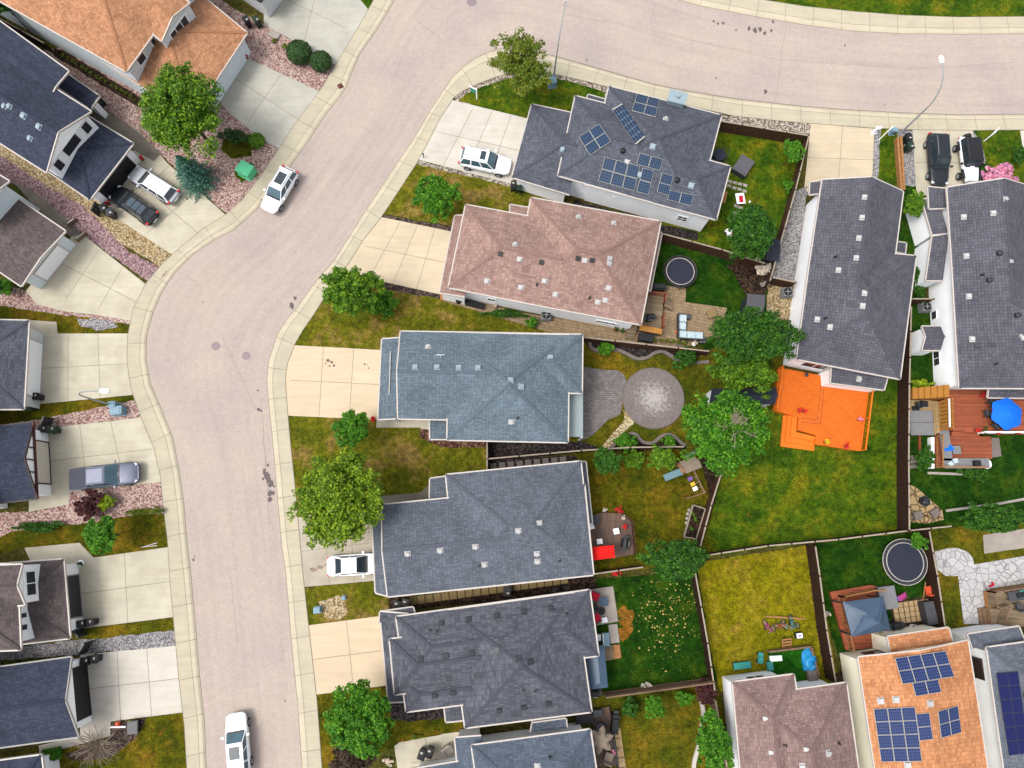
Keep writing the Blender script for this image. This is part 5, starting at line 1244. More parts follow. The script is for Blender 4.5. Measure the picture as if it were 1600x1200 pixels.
S('dark clump at the right end of the pickup gravel bed',246,797,8,6,'l_olive',.7,400,.1)
S('dark low hedge along the upper edge of the left lawn',62,824,34,7,'l_dark',.9,1500,.11); S('green creeping plants at the kerbside tip of the gravel bed',222,800,30,5,'l_olive',.4,700,.1)
S('pink blossoming bush between the off roader and the roof',1560,276,24,19,'l_pink',1.8,3000,.12,ragged=.15)
S('dark shrub at the right edge beside the pink blossoms',1592,243,9,15,'l_dark',1.5,1100,.11); S('low dark bush between the off roader and the pink blossoms',1537,262,8,8,'l_dark',1,500,.11)
S('green shrub at the left picture edge below the mauve garage',4,446,18,15,'l_bright',1.8,1900,.13)
S('white blossoming bush near the black sheds',1192,421,12,12,'l_white',1.5,1300,.11,ragged=.4)
S('round shrub in the curved dark gravel bed behind the blue grey house',945,546,14,11,'l_bright',1.4,1400,.11)
S('rounded shrub beside the brown soil patch below the fence',1073,560,19,15,'l_dark',1.8,2000,.12)
S('dome shaped shrub beside the stone path',977,690,20,14,'l_bright',1.5,2200,.11)
S('small shrub at the wavy wall above the play tower',1045,690,10,11,'l_bright',1.3,1000,.11)
S('low shrub between the two trees left of the play tower',991,719,15,12,'l_green',1.3,1400,.11)
S('small bright bush in the corner by the black compost bin',1232,291,9,9,'l_bright',1,700,.11)
S('leafy plants against the white wall of the red deck',1446,716,13,20,'l_dark',1.3,1700,.11,ragged=.4)
S('dark juniper below the corner of the red deck',1524,738,21,11,'l_dark',1,1600,.11,ragged=.5)
S('yellow green bush beside the golden stairs',1440,600,14,9,'l_lime',1.3,900,.11)
S('dark green shrub at the left end of the wooden fence bed',983,1103,12,15,'l_dark',1.5,1400,.11)
S('light feathery shrub at the right end of the wooden fence bed',1070,1089,14,11,'l_bright',1.4,1200,.11,ragged=.5)
S('dark purple shrub behind the end of the wooden fence',1106,1082,21,16,'l_purple',1.6,1700,.12,ragged=.4)
S('green hedge at the white wall beside the pink roofed house',790,490,34,6,'l_dark',.8,1700,.11)
S('green clump behind the air conditioner fence of the pink roofed house',832,505,10,9,'l_bright',1.1,900,.11)
S('green bushes by the bare twiggy bush in the bottom left corner',84,1178,17,11,'l_bright',1.2,1400,.12)
S('shrub hugging the white wall of the right edge house',1436,445,9,28,'l_dark',1.5,1500,.11,ragged=.35)
S('low dark weeds between the gravel and the apron of the mottled roof house',648,1152,10,4,'l_olive',.4,300,.09)
S('red flowering plant at the corner of the compact driveway tree',583,654,4,5,'l_red',.5,250,.08); S('tiny white flowers under the bronze tree at the bottom',605,1191,8,5,'l_white',.5,350,.09)
S('red flowering plants along the fence behind the red canopy',962,896,8,4,'l_red',.5,300,.08)
S('dark weeds at the gravel edge beside the black green bins',270,250,6,5,'l_olive',.5,250,.1) if False else None
# bare twiggy bush
c=P(148,1168,1.0); r=thing('bare_bush','grey leafless twiggy bush in the bottom left corner','bush',(c.x,c.y,LOT)); R0=44*mpp(148,1168,1)
b=MB()
for i in range(70):
    a=random.uniform(0,6.283); l=R0*random.uniform(.55,1.1); h=random.uniform(.5,1.7)
    e=Vector((math.cos(a)*l,math.sin(a)*l*.85,h)); m=e*.5+Vector((random.uniform(-.25,.25),random.uniform(-.25,.25),.35)); b.tube([(0,0,.05),m,e],.032,4,.008)
    for j in range(3):
        f=m.lerp(e,.3*j+.1); g=f+Vector((random.uniform(-.5,.5),random.uniform(-.5,.5),random.uniform(.05,.3))); b.tube([f,g],.012,3,.005)
b.build('branches',M['twig'],r,origin=(0,0,0))
# stepping plants row beside the terracotta house
for i in range(17):
    x=98+i*7.6+random.uniform(-1,1); y=87+i*4.6+random.uniform(-1,1)
    s=mpp(x,y); V,F=crown(3.2*s,3.2*s,.22,70,.09,3,(.5,.6),.3); o=bpy.data.objects.new('edging_plant',np_mesh('edging_plant',V,F,M['l_olive'])); COL.objects.link(o); o.location=P(x,y,LOT+.14)
    tag(o,'small pale tuft in the row of plants between the two top left houses','plant','tufts in the narrow bed between the two top left houses')
# fallen blossoms / dandelions on the lawn
V=[];F=[]
for i in range(280):
    x=random.gauss(1040,32); y=random.gauss(958,42)
    if not(985<x<1102 and 905<y<1050): continue
    s=random.choice([.04,.04,.05,.06,.1]); p=P(x,y,LOT+.05); k=len(V)
    for j in range(4): a=j*1.571+i; V.append((p.x+s*math.cos(a)*random.uniform(.7,1.2),p.y+s*math.sin(a)*random.uniform(.7,1.2),p.z+random.uniform(-.01,.02)))
    F.append((k,k+1,k+2,k+3))
tag(plain('fallen_leaves','pale fallen leaves scattered over the dark green lawn','leaves',MB().add(V,F),M['leaf_dead']),kind='stuff')
# ================================================================ fences
fence('brown board fence along the gravel above the solar panel yard',[(1125,189),(1264,212)])
fence('weathered fence between the solar panel yard and the gravel side strip',[(1264,212),(1243,297),(1226,357),(1203,440)])
fence('short board fence joining the tall white house on its left side',[(1206,433),(1243,441)])
fence('brown fence between the solar panel yard and the trampoline yard',[(1035,365),(1128,390),(1196,412)])
fence('brown fence along the bottom of the sectional sofa patio',[(848,520),(912,527),(1010,538),(1109,549)],1.6)
fence('dark fence between the round patio yard and the play tower yard',[(762,717),(908,704),(985,699),(1070,698)],1.6,'fence_dark')
fence('short gate fence at the mulch beside the blue grey house',[(761,690),(761,735)],1.6)
fence('pale capped fence slanting between the play tower yard and the big lawn',[(1129,733),(1111,790),(1094,855)],1.6)
fence('capped fence behind the red canopy deck',[(927,897),(1006,886)],1.5,'fence_dark'); fence('long capped fence along the bottom of the big lawn',[(1090,870),(1200,853),(1310,843),(1421,829)],1.6,'fence_dark')
fence('capped fence below the flagstone fire pit corner',[(1421,829),(1488,822)],1.6,'fence_dark')
fence('long dark fence between the big lawn and the red deck yard',[(1424,478),(1421,600),(1420,720),(1421,829)],1.9,'fence_dark')
fence('short brown fence across the gap beside the right air conditioner',[(1424,467),(1459,467)])
fence('dark fence on the right of the yellow lawn',[(1274,853),(1281,900),(1292,985),(1306,1066)],1.9,'fence_dark')
fence('dark fence on the right of the large trampoline yard',[(1452,829),(1465,900),(1477,981)],1.8,'fence_dark')
fence('dark fence between the speckled lawn and the yellow lawn',[(1086,893),(1106,1005),(1117,1080)],1.6,'fence_dark')
fence('fence continuing down beside the leafy thicket at the bottom',[(1118,1095),(1126,1140),(1136,1200)],1.6,'fence_grey')
fence('tan board fence below the speckled lawn with wide visible boards',[(948,1090),(1030,1079),(1116,1067)],1.85,'fence_grey','fence_grey')
fence('dark fence between the terracotta house and the charcoal house',[(-4,27),(70,68)],1.6,'fence_dark')
fence('dark fence stub beside the porch of the white two storey house',[(70,68),(92,78)],1.6,'fence_dark') if False else None
for i,(x0,y0,x1,y1) in enumerate([(1403,215,1409,297),(1408,213,1413,296)]): fence(['low orange timber fence rail, left of the pair beside the bins','low orange timber fence rail, right of the pair beside the bins'][i],[(x0,y0),(x1,y1)],.7,'cedar','cedar',capw=.22)
fence('small grey gate fence beside the mauve garage, nearer the house',[(104,350),(116,341)],.55,'fence_grey','trim',capw=.08); fence('small grey gate fence beside the mauve garage, nearer the kerb',[(118,374),(132,363)],.55,'fence_grey','trim',capw=.08)
for i,(a,b_) in enumerate([((148,158),(154,150)),((142,328),(148,316)),((63,664),(68,651)),((113,983),(121,995)),((121,1023),(131,1006))]):
    fence(['black gate beside the porch of the white two storey house','black gate beside the charcoal garage and red gravel','thin black gate above the half timbered garage','black gate below the umber garage','black gate above the charcoal gabled garage'][i],[a,b_],1.4,'metal_dark','metal_dark',name='gate',cat='gate')
# ================================================================ street furniture
def street_lamp(label,base,head,zp=4.2,zh=7.4):
    a=P(*base,LOT); h=P(*head,zh); r=thing('street_lamp',label,'street lamp',a); d=h-a; d.z=0
    b=MB(); pts=[Vector((a.x,a.y,LOT)),Vector((a.x,a.y,zp))]; b.tube(pts,.1,10,.075); b.cyl((a.x,a.y,0),.17,LOT,.5,12,.13); b.build('pole',M['lamp_metal'],r)
    p0=pts[1];p3=Vector((h.x,h.y,zh)); p1=Vector((a.x,a.y,zp+1.9)); p2=Vector((a.x,a.y,zh))+d*.35; A_=[p0*(1-t)**3+p1*3*t*(1-t)**2+p2*3*t*t*(1-t)+p3*t**3 for t in [i/12 for i in range(13)]]
    b=MB(); b.tube(A_,.065,8,.05); b.build('arm',M['lamp_metal'],r)
    rz=math.atan2(d.y,d.x); u=d.normalized(); s_=Vector((-u.y,u.x,0)); b=MB(); q=p3+u*.3
    b.prism([(q+u*x+s_*y).xy for x,y in[(-.36,-.1),(-.2,-.17),(.3,-.19),(.42,-.08),(.42,.08),(.3,.19),(-.2,.17),(-.36,.1)]],zh-.06,zh+.1,bottom=True); hd=b.build('lamp_head',M['lamp_white'],r)
    b=MB(); b.prism([(q+u*x+s_*y).xy for x,y in[(-.15,-.13),(.28,-.13),(.28,.13),(-.15,.13)]],zh-.1,zh-.055,bottom=True); b.build('lens',M['head'],hd); return r
street_lamp('tall street lamp on the corner lawn by the olive tree',(864,128),(884,0)); street_lamp('street lamp curving over the road beside the orange timber rails',(1409,206),(1472,98)); street_lamp('grey street lamp leaning out of the left gravel bed opposite the manholes',(178,634),(157,611),4.4)
def cabinet(label,x,y,w_,d_,h,mat,rz=0,name='utility_box',cat='utility box'):
    c=P(x,y,h*.6+LOT); r=thing(name,label,cat,(c.x,c.y,LOT),rz=rz); L_=r.location
    def mk(f,nm,m_): b=MB(); f(b); o=bpy.data.objects.new(nm,b.mesh(nm,M[m_])); COL.objects.link(o); o.parent=r; return o
    mk(lambda b:(b.box((0,0,h/2),(w_,d_,h)),b.box((0,0,.03),(w_+.12,d_+.12,.06))),'body',mat); mk(lambda b:(b.box((0,0,h+.03),(w_+.06,d_+.06,.07)),b.box((0,0,h+.08),(w_*.8,d_*.8,.05))),'lid',mat); mk(lambda b:b.box((w_*.2,-d_/2-.02,h*.6),(.1,.04,.16)),'latch','metal_dark'); return r
cabinet('green power transformer box in the pink gravel by the kerb',384,266,1.35,1.15,.95,'green_box',-.5)
cabinet('pale blue grey utility cabinet at the foot of the corner street lamp',863,128,.7,.7,.9,'blue_box',.15); cabinet('blue grey utility pedestal, nearer the kerb of the pair at the left street lamp',184,642,.95,.7,.8,'blue_box',.1); cabinet('blue grey utility pedestal, farther from the road of the pair at the left street lamp',178,633,.55,.5,.9,'blue_box',.1)
cabinet('small blue utility pedestal on the dry lawn above the peach driveway',496,953,.5,.45,.6,'blue_box',.1); cabinet('tiny blue grey valve cover on the dry lawn near the white sedan',537,934,.25,.25,.3,'blue_box',.1); cabinet('pale utility pedestal between the yard signs and the curved lamp',1396,205,.5,.4,.7,'blue_box'); 
def wheelie(label,x,y,mat='black',rz=0):
    c=P(x,y,.8); r=thing('waste_bin',label,'waste bin',(c.x,c.y,LOT),'wheeled waste bins by the garages',rz=rz)
    def mk(f,nm,m_): b=MB(); f(b); o=bpy.data.objects.new(nm,b.mesh(nm,M[m_])); COL.objects.link(o); o.parent=r
    mk(lambda b:b.add([(-.22,-.26,.04),(.22,-.26,.04),(.22,.22,.04),(-.22,.22,.04),(-.29,-.34,1),(.29,-.34,1),(.29,.34,1),(-.29,.34,1)],[(3,2,1,0),(4,5,6,7),(0,1,5,4),(1,2,6,5),(2,3,7,6),(3,0,4,7)]),'body',mat)
    mk(lambda b:(b.box((0,0,1.03),(.64,.72,.07)),b.box((0,-.03,1.08),(.5,.5,.05)),b.box((0,.4,1.0),(.56,.08,.06))),'lid',mat)
    mk(lambda b:b.box((.08,-.12,1.11),(.2,.14,.012)),'sticker','trim')
    for s in(-1,1): mk(lambda b:b.cyl((s*.24,.28,.12),.12,-.03,.03,12,M=Matrix.Rotation(math.pi/2,3,'Y')),'wheel','tyre')
for l,x,y,m,rz in [('black wheeled bin, left of the pair by the half timbered garage',71,671,'black',1.6),('green wheeled bin, right of the pair by the half timbered garage',84,672,'bin_green',1.6),('black wheeled bin at the corner of the weathered charcoal roof',58,620,'black',1.5),('green wheeled bin tucked below the weathered charcoal roof',47,637,'bin_green',1.5),('dark wheeled bin, left of the pair by the umber garage',131,974,'black',1.7),('dark wheeled bin, right of the pair by the umber garage',143,972,'black',1.7),('dark wheeled bin, left of the pair by the charcoal gabled garage',137,1032,'black',1.6),('dark wheeled bin, right of the pair by the charcoal gabled garage',149,1029,'black',1.6),('black wheeled bin beside the charcoal garage, nearer the house',164,327,'black',.5),('dark wheeled bin beside the charcoal garage, nearer the kerb',174,334,'metal_dark',.5),('black wheeled bin, left of the pair at the stepping stones between the grey houses',621,945,'black',3),('black wheeled bin, right of the pair at the stepping stones between the grey houses',634,942,'black',3),('black wheeled bin, upper of the pair beside the orange timber rails',1417,217,'black',.1),('dark green wheeled bin, lower of the pair beside the orange timber rails',1420,230,'bin_green',.1),('black wheeled bin, left of the pair at the bottom path',660,1177,'black',2.8),('black wheeled bin, right of the pair at the bottom path',672,1174,'black',2.8),('black wheeled bin under the corner of the pink roof',717,468,'black',.2),('black wheeled bin, left of the pair under the solar panel roof corner',803,291,'black',3),('dark green wheeled bin, right of the pair under the solar panel roof corner',811,293,'bin_green',3),('black wheeled bin at the far end of the stepping stones',792,924,'black',0),('black wheeled bin at the top garage corner, nearer the wall',386,34,'black',.6),('dark green wheeled bin at the top garage corner, nearer the driveway',402,34,'bin_green',.6)]: wheelie(l,x,y,m,rz)
def yard_sign(label,x,y,board,rz=0,bw=.6,bh=.5):
    c=P(x,y,.7); r=thing('yard_sign',label,'sign',(c.x,c.y,LOT),'yard signs along the pavement',rz=rz)
    def mk(f,nm,m_): b=MB(); f(b); o=bpy.data.objects.new(nm,b.mesh(nm,M[m_])); COL.objects.link(o); o.parent=r; return o
    mk(lambda b:b.box((0,0,.85),(.09,.09,1.7)),'post','white'); mk(lambda b:b.box((.4,0,1.55),(.85,.07,.07)),'arm','white'); o=mk(lambda b:b.box((.42,0,1.15),(bw,.04,bh)),'board',board); mk(lambda b:b.box((.42,-.025,1.22),(bw*.8,.012,bh*.3)),'print','white' if board!='white' else 'red_fabric')
    mk(lambda b:b.box((.42,-.025,1.02),(bw*.6,.012,bh*.12)),'print','metal_dark')
yard_sign('teal for sale sign on a white post on the corner lawn',745,150,'teal',2.6); yard_sign('white for sale sign with a red stripe at the orange timber rails',1378,214,'white',.7); yard_sign('white for sale sign on the lawn beside the off roader',1543,216,'white',.8)
cabinet('white freestanding notice box on the gravel between the two right driveways',1370,203,.5,.2,.9,'white',.2,'notice_box','notice box')
def ac(label,x,y):
    c=P(x,y,.5); r=thing('air_conditioner',label,'air conditioner',(c.x,c.y,LOT),'air conditioners beside the houses')
    b=MB(); b.box((0,0,.42),(.85,.85,.8)); 
    for i in range(6): b.box((0,0,.12+.12*i),(.88,.88,.03))
    o=bpy.data.objects.new('housing',b.mesh('housing',M['grey_cover2'])); COL.objects.link(o); o.parent=r
    b=MB(); b.cyl((0,0,0),.32,.82,.85,20); b.torus((0,0,.86),.36,.03); o=bpy.data.objects.new('fan_grille',b.mesh('fan_grille',M['tramp_dark'])); COL.objects.link(o); o.parent=r
    b=MB(); b.box((0,0,.865),(.62,.05,.02)); b.box((0,0,.869),(.05,.62,.02)); b.cyl((0,0,0),.1,.85,.88,12); o=bpy.data.objects.new('fan',b.mesh('fan',M['metal'])); COL.objects.link(o); o.parent=r
ac('grey air conditioner below the pink roofed house',853,494); ac('grey air conditioner on bare soil left of the tall white house',1228,458); ac('grey air conditioner against the white wall of the right edge house',1444,481)
# stepping stones
def slab(label,grp,x,y,w_,d_,rz,mat,name='paving_stone',cat='paving stone'):
    c=P(x,y,LOT); b=MB(); b.box((c.x,c.y,LOT+.035),(w_,d_,.07),rz=rz); b.box((c.x,c.y,LOT+.075),(w_*.94,d_*.94,.012),rz=rz); return plain(name,label,cat,b,M[mat],grp)
for i in range(20):
    x=646+i*12.4; y=938.5-i*1.72; slab('square tan paving stone in the long row between the two grey roofed houses','tan stepping stones between the grey houses',x,y,.62,.66,.14,'paver_olive')
for i in range(9):
    slab('dark square paving stone in the row under the blue grey house fence','dark stepping stones by the fence',771+i*13.6,729-i*1.25,.56,.6,.08,'paver_grey' if False else 'stone')
for i,(x,y) in enumerate([(1140,284),(1148,286),(1156,288),(1164,290),(1139,291),(1147,294),(1155,296),(1163,299),(1150,322),(1157,325),(1149,333),(1155,336),(1148,341)]): slab('pale little paving stone scattered on the lawn of the solar panel yard','pale stones on the solar panel yard lawn',x,y,.42,.3,-.25,'paver_grey')
for i in range(7):
    for j in range(4): slab('square gold paving stone in the grid beside the steel roofed gazebo','gold paving stones by the gazebo',1398+i*8.4+j*1.3,946+j*8.3-i*1.1,.41,.41,.13,'paver_tan') if not (i>5 and j>2) else None
for i,(x,y) in enumerate([(958,983),(960,997)]): slab(['upper pale square slab beside the grey garden bench','lower pale square slab beside the grey garden bench'][i],'pale slabs beside the bench',x,y,.8,.8,.1,'paver_grey')
for i in range(5): slab('gold slab in the column along the bottom deck','gold slabs along the bottom deck',965+i*2.1,1146+i*15,.55,.85,.13,'paver_tan')
# ================================================================ yard furniture
def wt(x,y,z=LOT): return P(x,y,z)
def part(root,nm,mat,f,sm=False):
    b=MB(); f(b); o=bpy.data.objects.new(nm,b.mesh(nm,M[mat],(0,0,0),sm)); COL.objects.link(o); o.parent=root; return o
def at(name,label,cat,x,y,z=LOT,rz=0,group=None,zv=None):
    c=P(x,y,z if zv is None else zv); return thing(name,label,cat,(c.x,c.y,z),group,rz)
def chair(label,x,y,z,rz,mat,frame='metal_dark',group=None,s=1):
    r=at('garden_chair',label,'chair',x,y,z,rz,group,z+.45)
    part(r,'seat',mat,lambda b:b.box((0,0,.42),(.56*s,.54*s,.1))); part(r,'backrest',mat,lambda b:b.box((-.29*s,0,.68),(.1,.54*s,.55),M=Matrix.Rotation(-.25,3,'Y')))
    for a in(-1,1):
        part(r,'armrest',frame,lambda b:b.box((0,a*.3*s,.6),(.56*s,.06,.05)))
        for c in(-1,1): part(r,'leg',frame,lambda b:b.box((c*.24*s,a*.28*s,.22),(.05,.05,.44)))
    return r
def table(label,x,y,z,w_,d_,h,rz,mat,round_=False,leg='metal_dark',name='garden_table'):
    r=at(name,label,'table',x,y,z,rz,None,z+h)
    part(r,'tabletop',mat,(lambda b:b.cyl((0,0,0),w_/2,h-.05,h,24)) if round_ else (lambda b:(b.box((0,0,h-.03),(w_,d_,.06)),b.box((0,0,h-.09),(w_*.9,d_*.9,.05)))))
    for a in(-1,1):
        for c in(-1,1): part(r,'leg',leg,lambda b:b.box((a*w_*.34,c*d_*.34,h/2-.05),(.05,.05,h-.1)))
    return r
def parasol(label,x,y,z,R,h,mat,n=6,name='parasol',cat='parasol',lobe=0):
    r=at(name,label,cat,x,y,z,0,None,z+h)
    def can(b):
        vs=[(0,0,h)]; k=n*4
        for rr,zz in((.5,h-.22),(1,h-.55)):
            for i in range(k):
                a=6.283*i/k+.3; q=R*rr*(1-.12*rr*(1+lobe)*math.cos(n*(a-.3)-math.pi)*-1 if False else 1-.07*rr*(1+lobe)*(1-math.cos(n*(a-.3)))); vs.append((q*math.cos(a),q*math.sin(a),zz+.03*math.cos(n*(a-.3))*-rr))
        b.add(vs,[(0,1+i,1+(i+1)%k) for i in range(k)]+[(1+i,1+k+i,1+k+(i+1)%k,1+(i+1)%k) for i in range(k)])
    part(r,'canopy',mat,can); part(r,'pole','metal_dark',lambda b:b.cyl((0,0,0),.035,0,h,8)); part(r,'base','metal_dark',lambda b:b.cyl((0,0,0),.28,0,.1,16)); part(r,'finial',mat,lambda b:b.ball((0,0,h+.03),.05,8,5))
    for i in range(n): a=6.283*i/n+.3; part(r,'rib','metal',lambda b:b.tube([(0,0,h-.04),(R*.95*math.cos(a),R*.95*math.sin(a),h-.6)],.012,4))
    return r
def pot(label,x,y,z,mat,r_=.16,pm='cedar_red',flower=.2,name='flower_pot'):
    r=at(name,label,'flower pot',x,y,z,0,None,z+.35); part(r,'pot',pm,lambda b:b.cyl((0,0,0),r_*.75,0,.3,14,r_)); V,F=crown(flower*1.3,flower*1.3,flower,160,.07,4,(.5,.6),.3)
    o=bpy.data.objects.new('flowers',np_mesh('flowers',V,F,M[mat])); COL.objects.link(o); o.parent=r; o.location=(0,0,.42); return r
def bbq(label,x,y,z,rz,w_=1.3):
    r=at('barbecue',label,'barbecue',x,y,z,rz,None,z+.9); part(r,'cart','metal_dark',lambda b:b.box((0,0,.42),(w_*.6,.5,.8))); part(r,'shelf','metal_dark',lambda b:(b.box((-w_*.42,0,.82),(w_*.22,.46,.05)),b.box((w_*.42,0,.82),(w_*.22,.46,.05))))
    part(r,'hood','black',lambda b:b.cyl((0,0,.86),.3,-w_*.3,w_*.3,18,M=Matrix.Rotation(math.pi/2,3,'Y'))); part(r,'handle','metal',lambda b:b.bar((-w_*.2,-.32,.95),(w_*.2,-.32,.95),.04,.04))
def rbox(name,label,cat,x,y,z,w_,d_,h,rz,mat,mat2=None,overlap=.03):
    """lidded box: body, lid, handle"""
    r=at(name,label,cat,x,y,z,rz,None,z+h); part(r,'body',mat,lambda b:b.box((0,0,(h-.06)/2),(w_-.06,d_-.06,h-.06))); part(r,'lid',mat2 or mat,lambda b:(b.box((0,0,h-.03),(w_,d_,.07)),b.box((0,0,h+.02),(w_*.9,d_*.86,.04)))); part(r,'handle','metal_dark',lambda b:b.box((w_/2+.01,0,h*.6),(.04,.2,.05))); return r
def shed(label,q,z,mat,roof,name='shed',rise=.35):
    c=PX(q,z); ce=sum(c,Vector())/4; r=thing(name,label,'shed',(ce.x,ce.y,LOT)); o=Vector((ce.x,ce.y,0))
    U,V_=(c[1]-c[0]).normalized(),(c[3]-c[0]).normalized(); k=[c[0]+(U+V_)*.1,c[1]+(V_-U)*.1,c[2]-(U+V_)*.1,c[3]+(U-V_)*.1]
    b=MB(); b.prism(k,LOT,z-.02); b.build('wall',M[mat],r)
    mA=(c[0]+c[3])/2+Vector((0,0,rise)); mB=(c[1]+c[2])/2+Vector((0,0,rise)); b=MB(); vs=[c[0],c[1],c[2],c[3],mA,mB]; b.add(vs,[(0,1,5,4),(2,3,4,5),(3,0,4),(1,2,5),(0,3,2,1)]); 
    for i in range(6): t=i/5; b.bar(c[0].lerp(c[1],t)+Vector((0,0,.02)),mA.lerp(mB,t)+Vector((0,0,.02)),.04,.03); b.bar(c[3].lerp(c[2],t)+Vector((0,0,.02)),mA.lerp(mB,t)+Vector((0,0,.02)),.04,.03)
    b.build('roof',M[roof],r); d=MB(); m=(k[1]+k[2])/2; d.box((m.x,m.y,LOT+(z-LOT)*.45),(.05,(k[1]-k[2]).length*.6,(z-LOT)*.85),rz=math.atan2(U.y,U.x)); d.build('door',M['trim_grey'],r); return r
def trampoline(label,x,y,rpx,z=.85,pad='tramp_dark',ring='trim',net=0,mat='tramp',springs=True):
    c=P(x,y,z+LOT); R_=rpx*mpp(x,y,z); r=thing('trampoline',label,'trampoline',(c.x,c.y,LOT))
    part(r,'mat',mat,lambda b:b.cyl((0,0,0),R_*.82,z-.02,z,40))
    def pd(b):
        n=40; vs=[(q*math.cos(6.283*i/n),q*math.sin(6.283*i/n),zz) for q,zz in((R_*.83,z+.02),(R_*.99,z+.03),(R_*1.0,z-.04)) for i in range(n)]; b.add(vs,[(i+k*n,i+(k+1)*n,(i+1)%n+(k+1)*n,(i+1)%n+k*n) for k in range(2) for i in range(n)])
    part(r,'safety_pad',pad,pd); part(r,'inner_ring',ring,lambda b:b.torus((0,0,z+.03),R_*.83,.035,40,5)); 
    part(r,'outer_ring',ring if springs else 'metal_dark',lambda b:b.torus((0,0,z+.02),R_*1.0,.03,40,5))
    for i in range(8):
        a=.785*i; part(r,'leg','metal_dark',lambda b:b.tube([(R_*.97*math.cos(a),R_*.97*math.sin(a),0),(R_*.97*math.cos(a),R_*.97*math.sin(a),z)],.03,6))
        if net: part(r,'net_pole','metal_dark',lambda b:b.tube([(R_*1.01*math.cos(a),R_*1.01*math.sin(a),z-.3),(R_*1.01*math.cos(a),R_*1.01*math.sin(a),z+net)],.03,6))
    if net: part(r,'net_hoop','black',lambda b:b.torus((0,0,z+net),R_*1.01,.04,40,5))
    return r
def deck(label,px,z,mat,side='cedar',name='deck',rail=None,railmat='cedar',rh=.95,z0=.0):
    c=PX(px,z); ce=sum(c,Vector())/len(c); r=thing(name,label,'deck',(ce.x,ce.y,LOT))
    b=MB(); b.prism(c,z-.06,z,0); b.build('floor',M[mat],r); b=MB(); k=[ce+(p-ce)*.985 for p in c]; b.prism(k,.12,z-.062); b.build('skirt',M[side],r)
    if rail:
        for seg in rail: railing(r,PX(seg,z),z,rh,railmat)
    return r
def steps(root,a,b_,c,d,n,z0,z1,mat,name='step'):
    """treads from edge a-b (top, px) down to edge c-d (bottom, px)"""
    A_,B_,C_,D_=[P(*q,z0) for q in(a,b_,c,d)]
    for i in range(n):
        t0,t1=i/n,(i+1)/n; z=z1+(z0-z1)*(i+1)/(n+1); q=[A_.lerp(C_,t0),B_.lerp(D_,t0),B_.lerp(D_,t1),A_.lerp(C_,t1)]; m=MB(); m.prism(q,.13,z); m.build(name,M[mat],root)
# ---- orange deck
D=deck('bright orange stained deck with corner steps behind the tall white house',[(1217,574),(1300,590),(1357,607),(1344,705),(1273,694),(1275,680),(1246,672),(1248,652),(1210,641)],.75,'wood_orange','orange_wood',rail=[[(1356,608),(1350,655),(1344,704)]],railmat='orange_wood')
railing(D,PX([(1217,576),(1213,610),(1208,640)],.75),.75,.9,'orange_wood')
for i in range(3):
    z=.75-.16*(i+1); o=i*7.5+1; w_=7.5; b=MB()
    b.prism(PX([(1247-o-w_,649),(1247-o,649),(1245-o,674+o),(1243-o-w_,674+o+w_)],z),.13,z); b.prism(PX([(1245-o,674+o),(1273,681+o),(1272,681+o+w_),(1243-o-w_,674+o+w_)],z),.13,z-.002); b.build('step',M['orange_wood'],D)
b=MB()
for px in [[(1252,653),(1277,656)],[(1277,656),(1283,600)],[(1282,662),(1288,598)],[(1252,660),(1282,662)]]: q=PX(px,.756); ribbon(b,q,.05,.756)
b.build('board_border',M['cedar_red'],D)
pot('left red flower pot in the middle of the orange deck',1250,640,.75,'l_red'); pot('right red flower pot in the middle of the orange deck',1257,642,.75,'l_red'); pot('yellow flower pot at the lower edge of the orange deck',1291,690,.75,'l_yflower'); pot('red flower pot at the lower corner of the orange deck',1323,697,.75,'l_red'); pot('pale violet flower pot on the orange deck rail',1344,655,.75,'l_pink')
part(at('hanging_basket','dark hanging basket on the upper edge of the orange deck','basket',1259,586,.75),'bowl','metal_dark',lambda b:b.ball((0,0,.15),.2,12,6,.7))
# ---- red deck of the right house
D=deck('red brown upper deck under the blue parasol',[(1472,605),(1640,603),(1640,678),(1528,677),(1485,672)],1.2,'wood_red','cedar_red',rail=[[(1528,677),(1560,677),(1600,677),(1640,678)]],railmat='white')
D2=deck('red brown lower deck with a grey bench below the upper deck',[(1462,680),(1485,681),(1528,682),(1547,682),(1550,717),(1532,718),(1530,731),(1462,731)],.6,'wood_red','cedar_red',rail=[[(1463,682),(1463,730),(1500,731),(1530,731)]],railmat='cedar')
steps(D,(1485,668),(1528,668),(1485,682),(1528,682),2,.6,1.2,'wood_red'); steps(D2,(1528,682),(1527,717),(1548,684),(1549,717),3,.2,.6,'wood_red')
b=MB(); b.prism(PX([(1547,684),(1561,684),(1565,713),(1549,715)],.25),.1,.25); tag(plain('stone_step','grey stone step beside the red lower deck','step',b,M['stone']))
E=deck('golden wooden stair landing left of the red deck',[(1422,625),(1452,625),(1470,628),(1470,674),(1460,680),(1458,641),(1422,641)],1.1,'wood_patio','cedar_gold'); 
steps(E,(1470,605),(1470,624),(1424,607),(1424,624),6,1.2,2.6,'cedar_gold')
r=at('privacy_screen','golden wooden privacy screen with a white post on the red deck','screen',1477,648,1.2); b=MB(); q=PX([(1469,622),(1485,626),(1485,668),(1470,672)],1.2)
part(r,'panel','cedar_gold',lambda b:[b.bar(P(1478+i*.15,624+i*6,2.2)-r.location,P(1478+i*.15,629+i*6,2.2)-r.location,.05,1.9) for i in range(8)]); part(r,'frame','white',lambda b:b.bar(P(1483,623,2.9)-r.location,P(1484,667,2.9)-r.location,.1,.1))
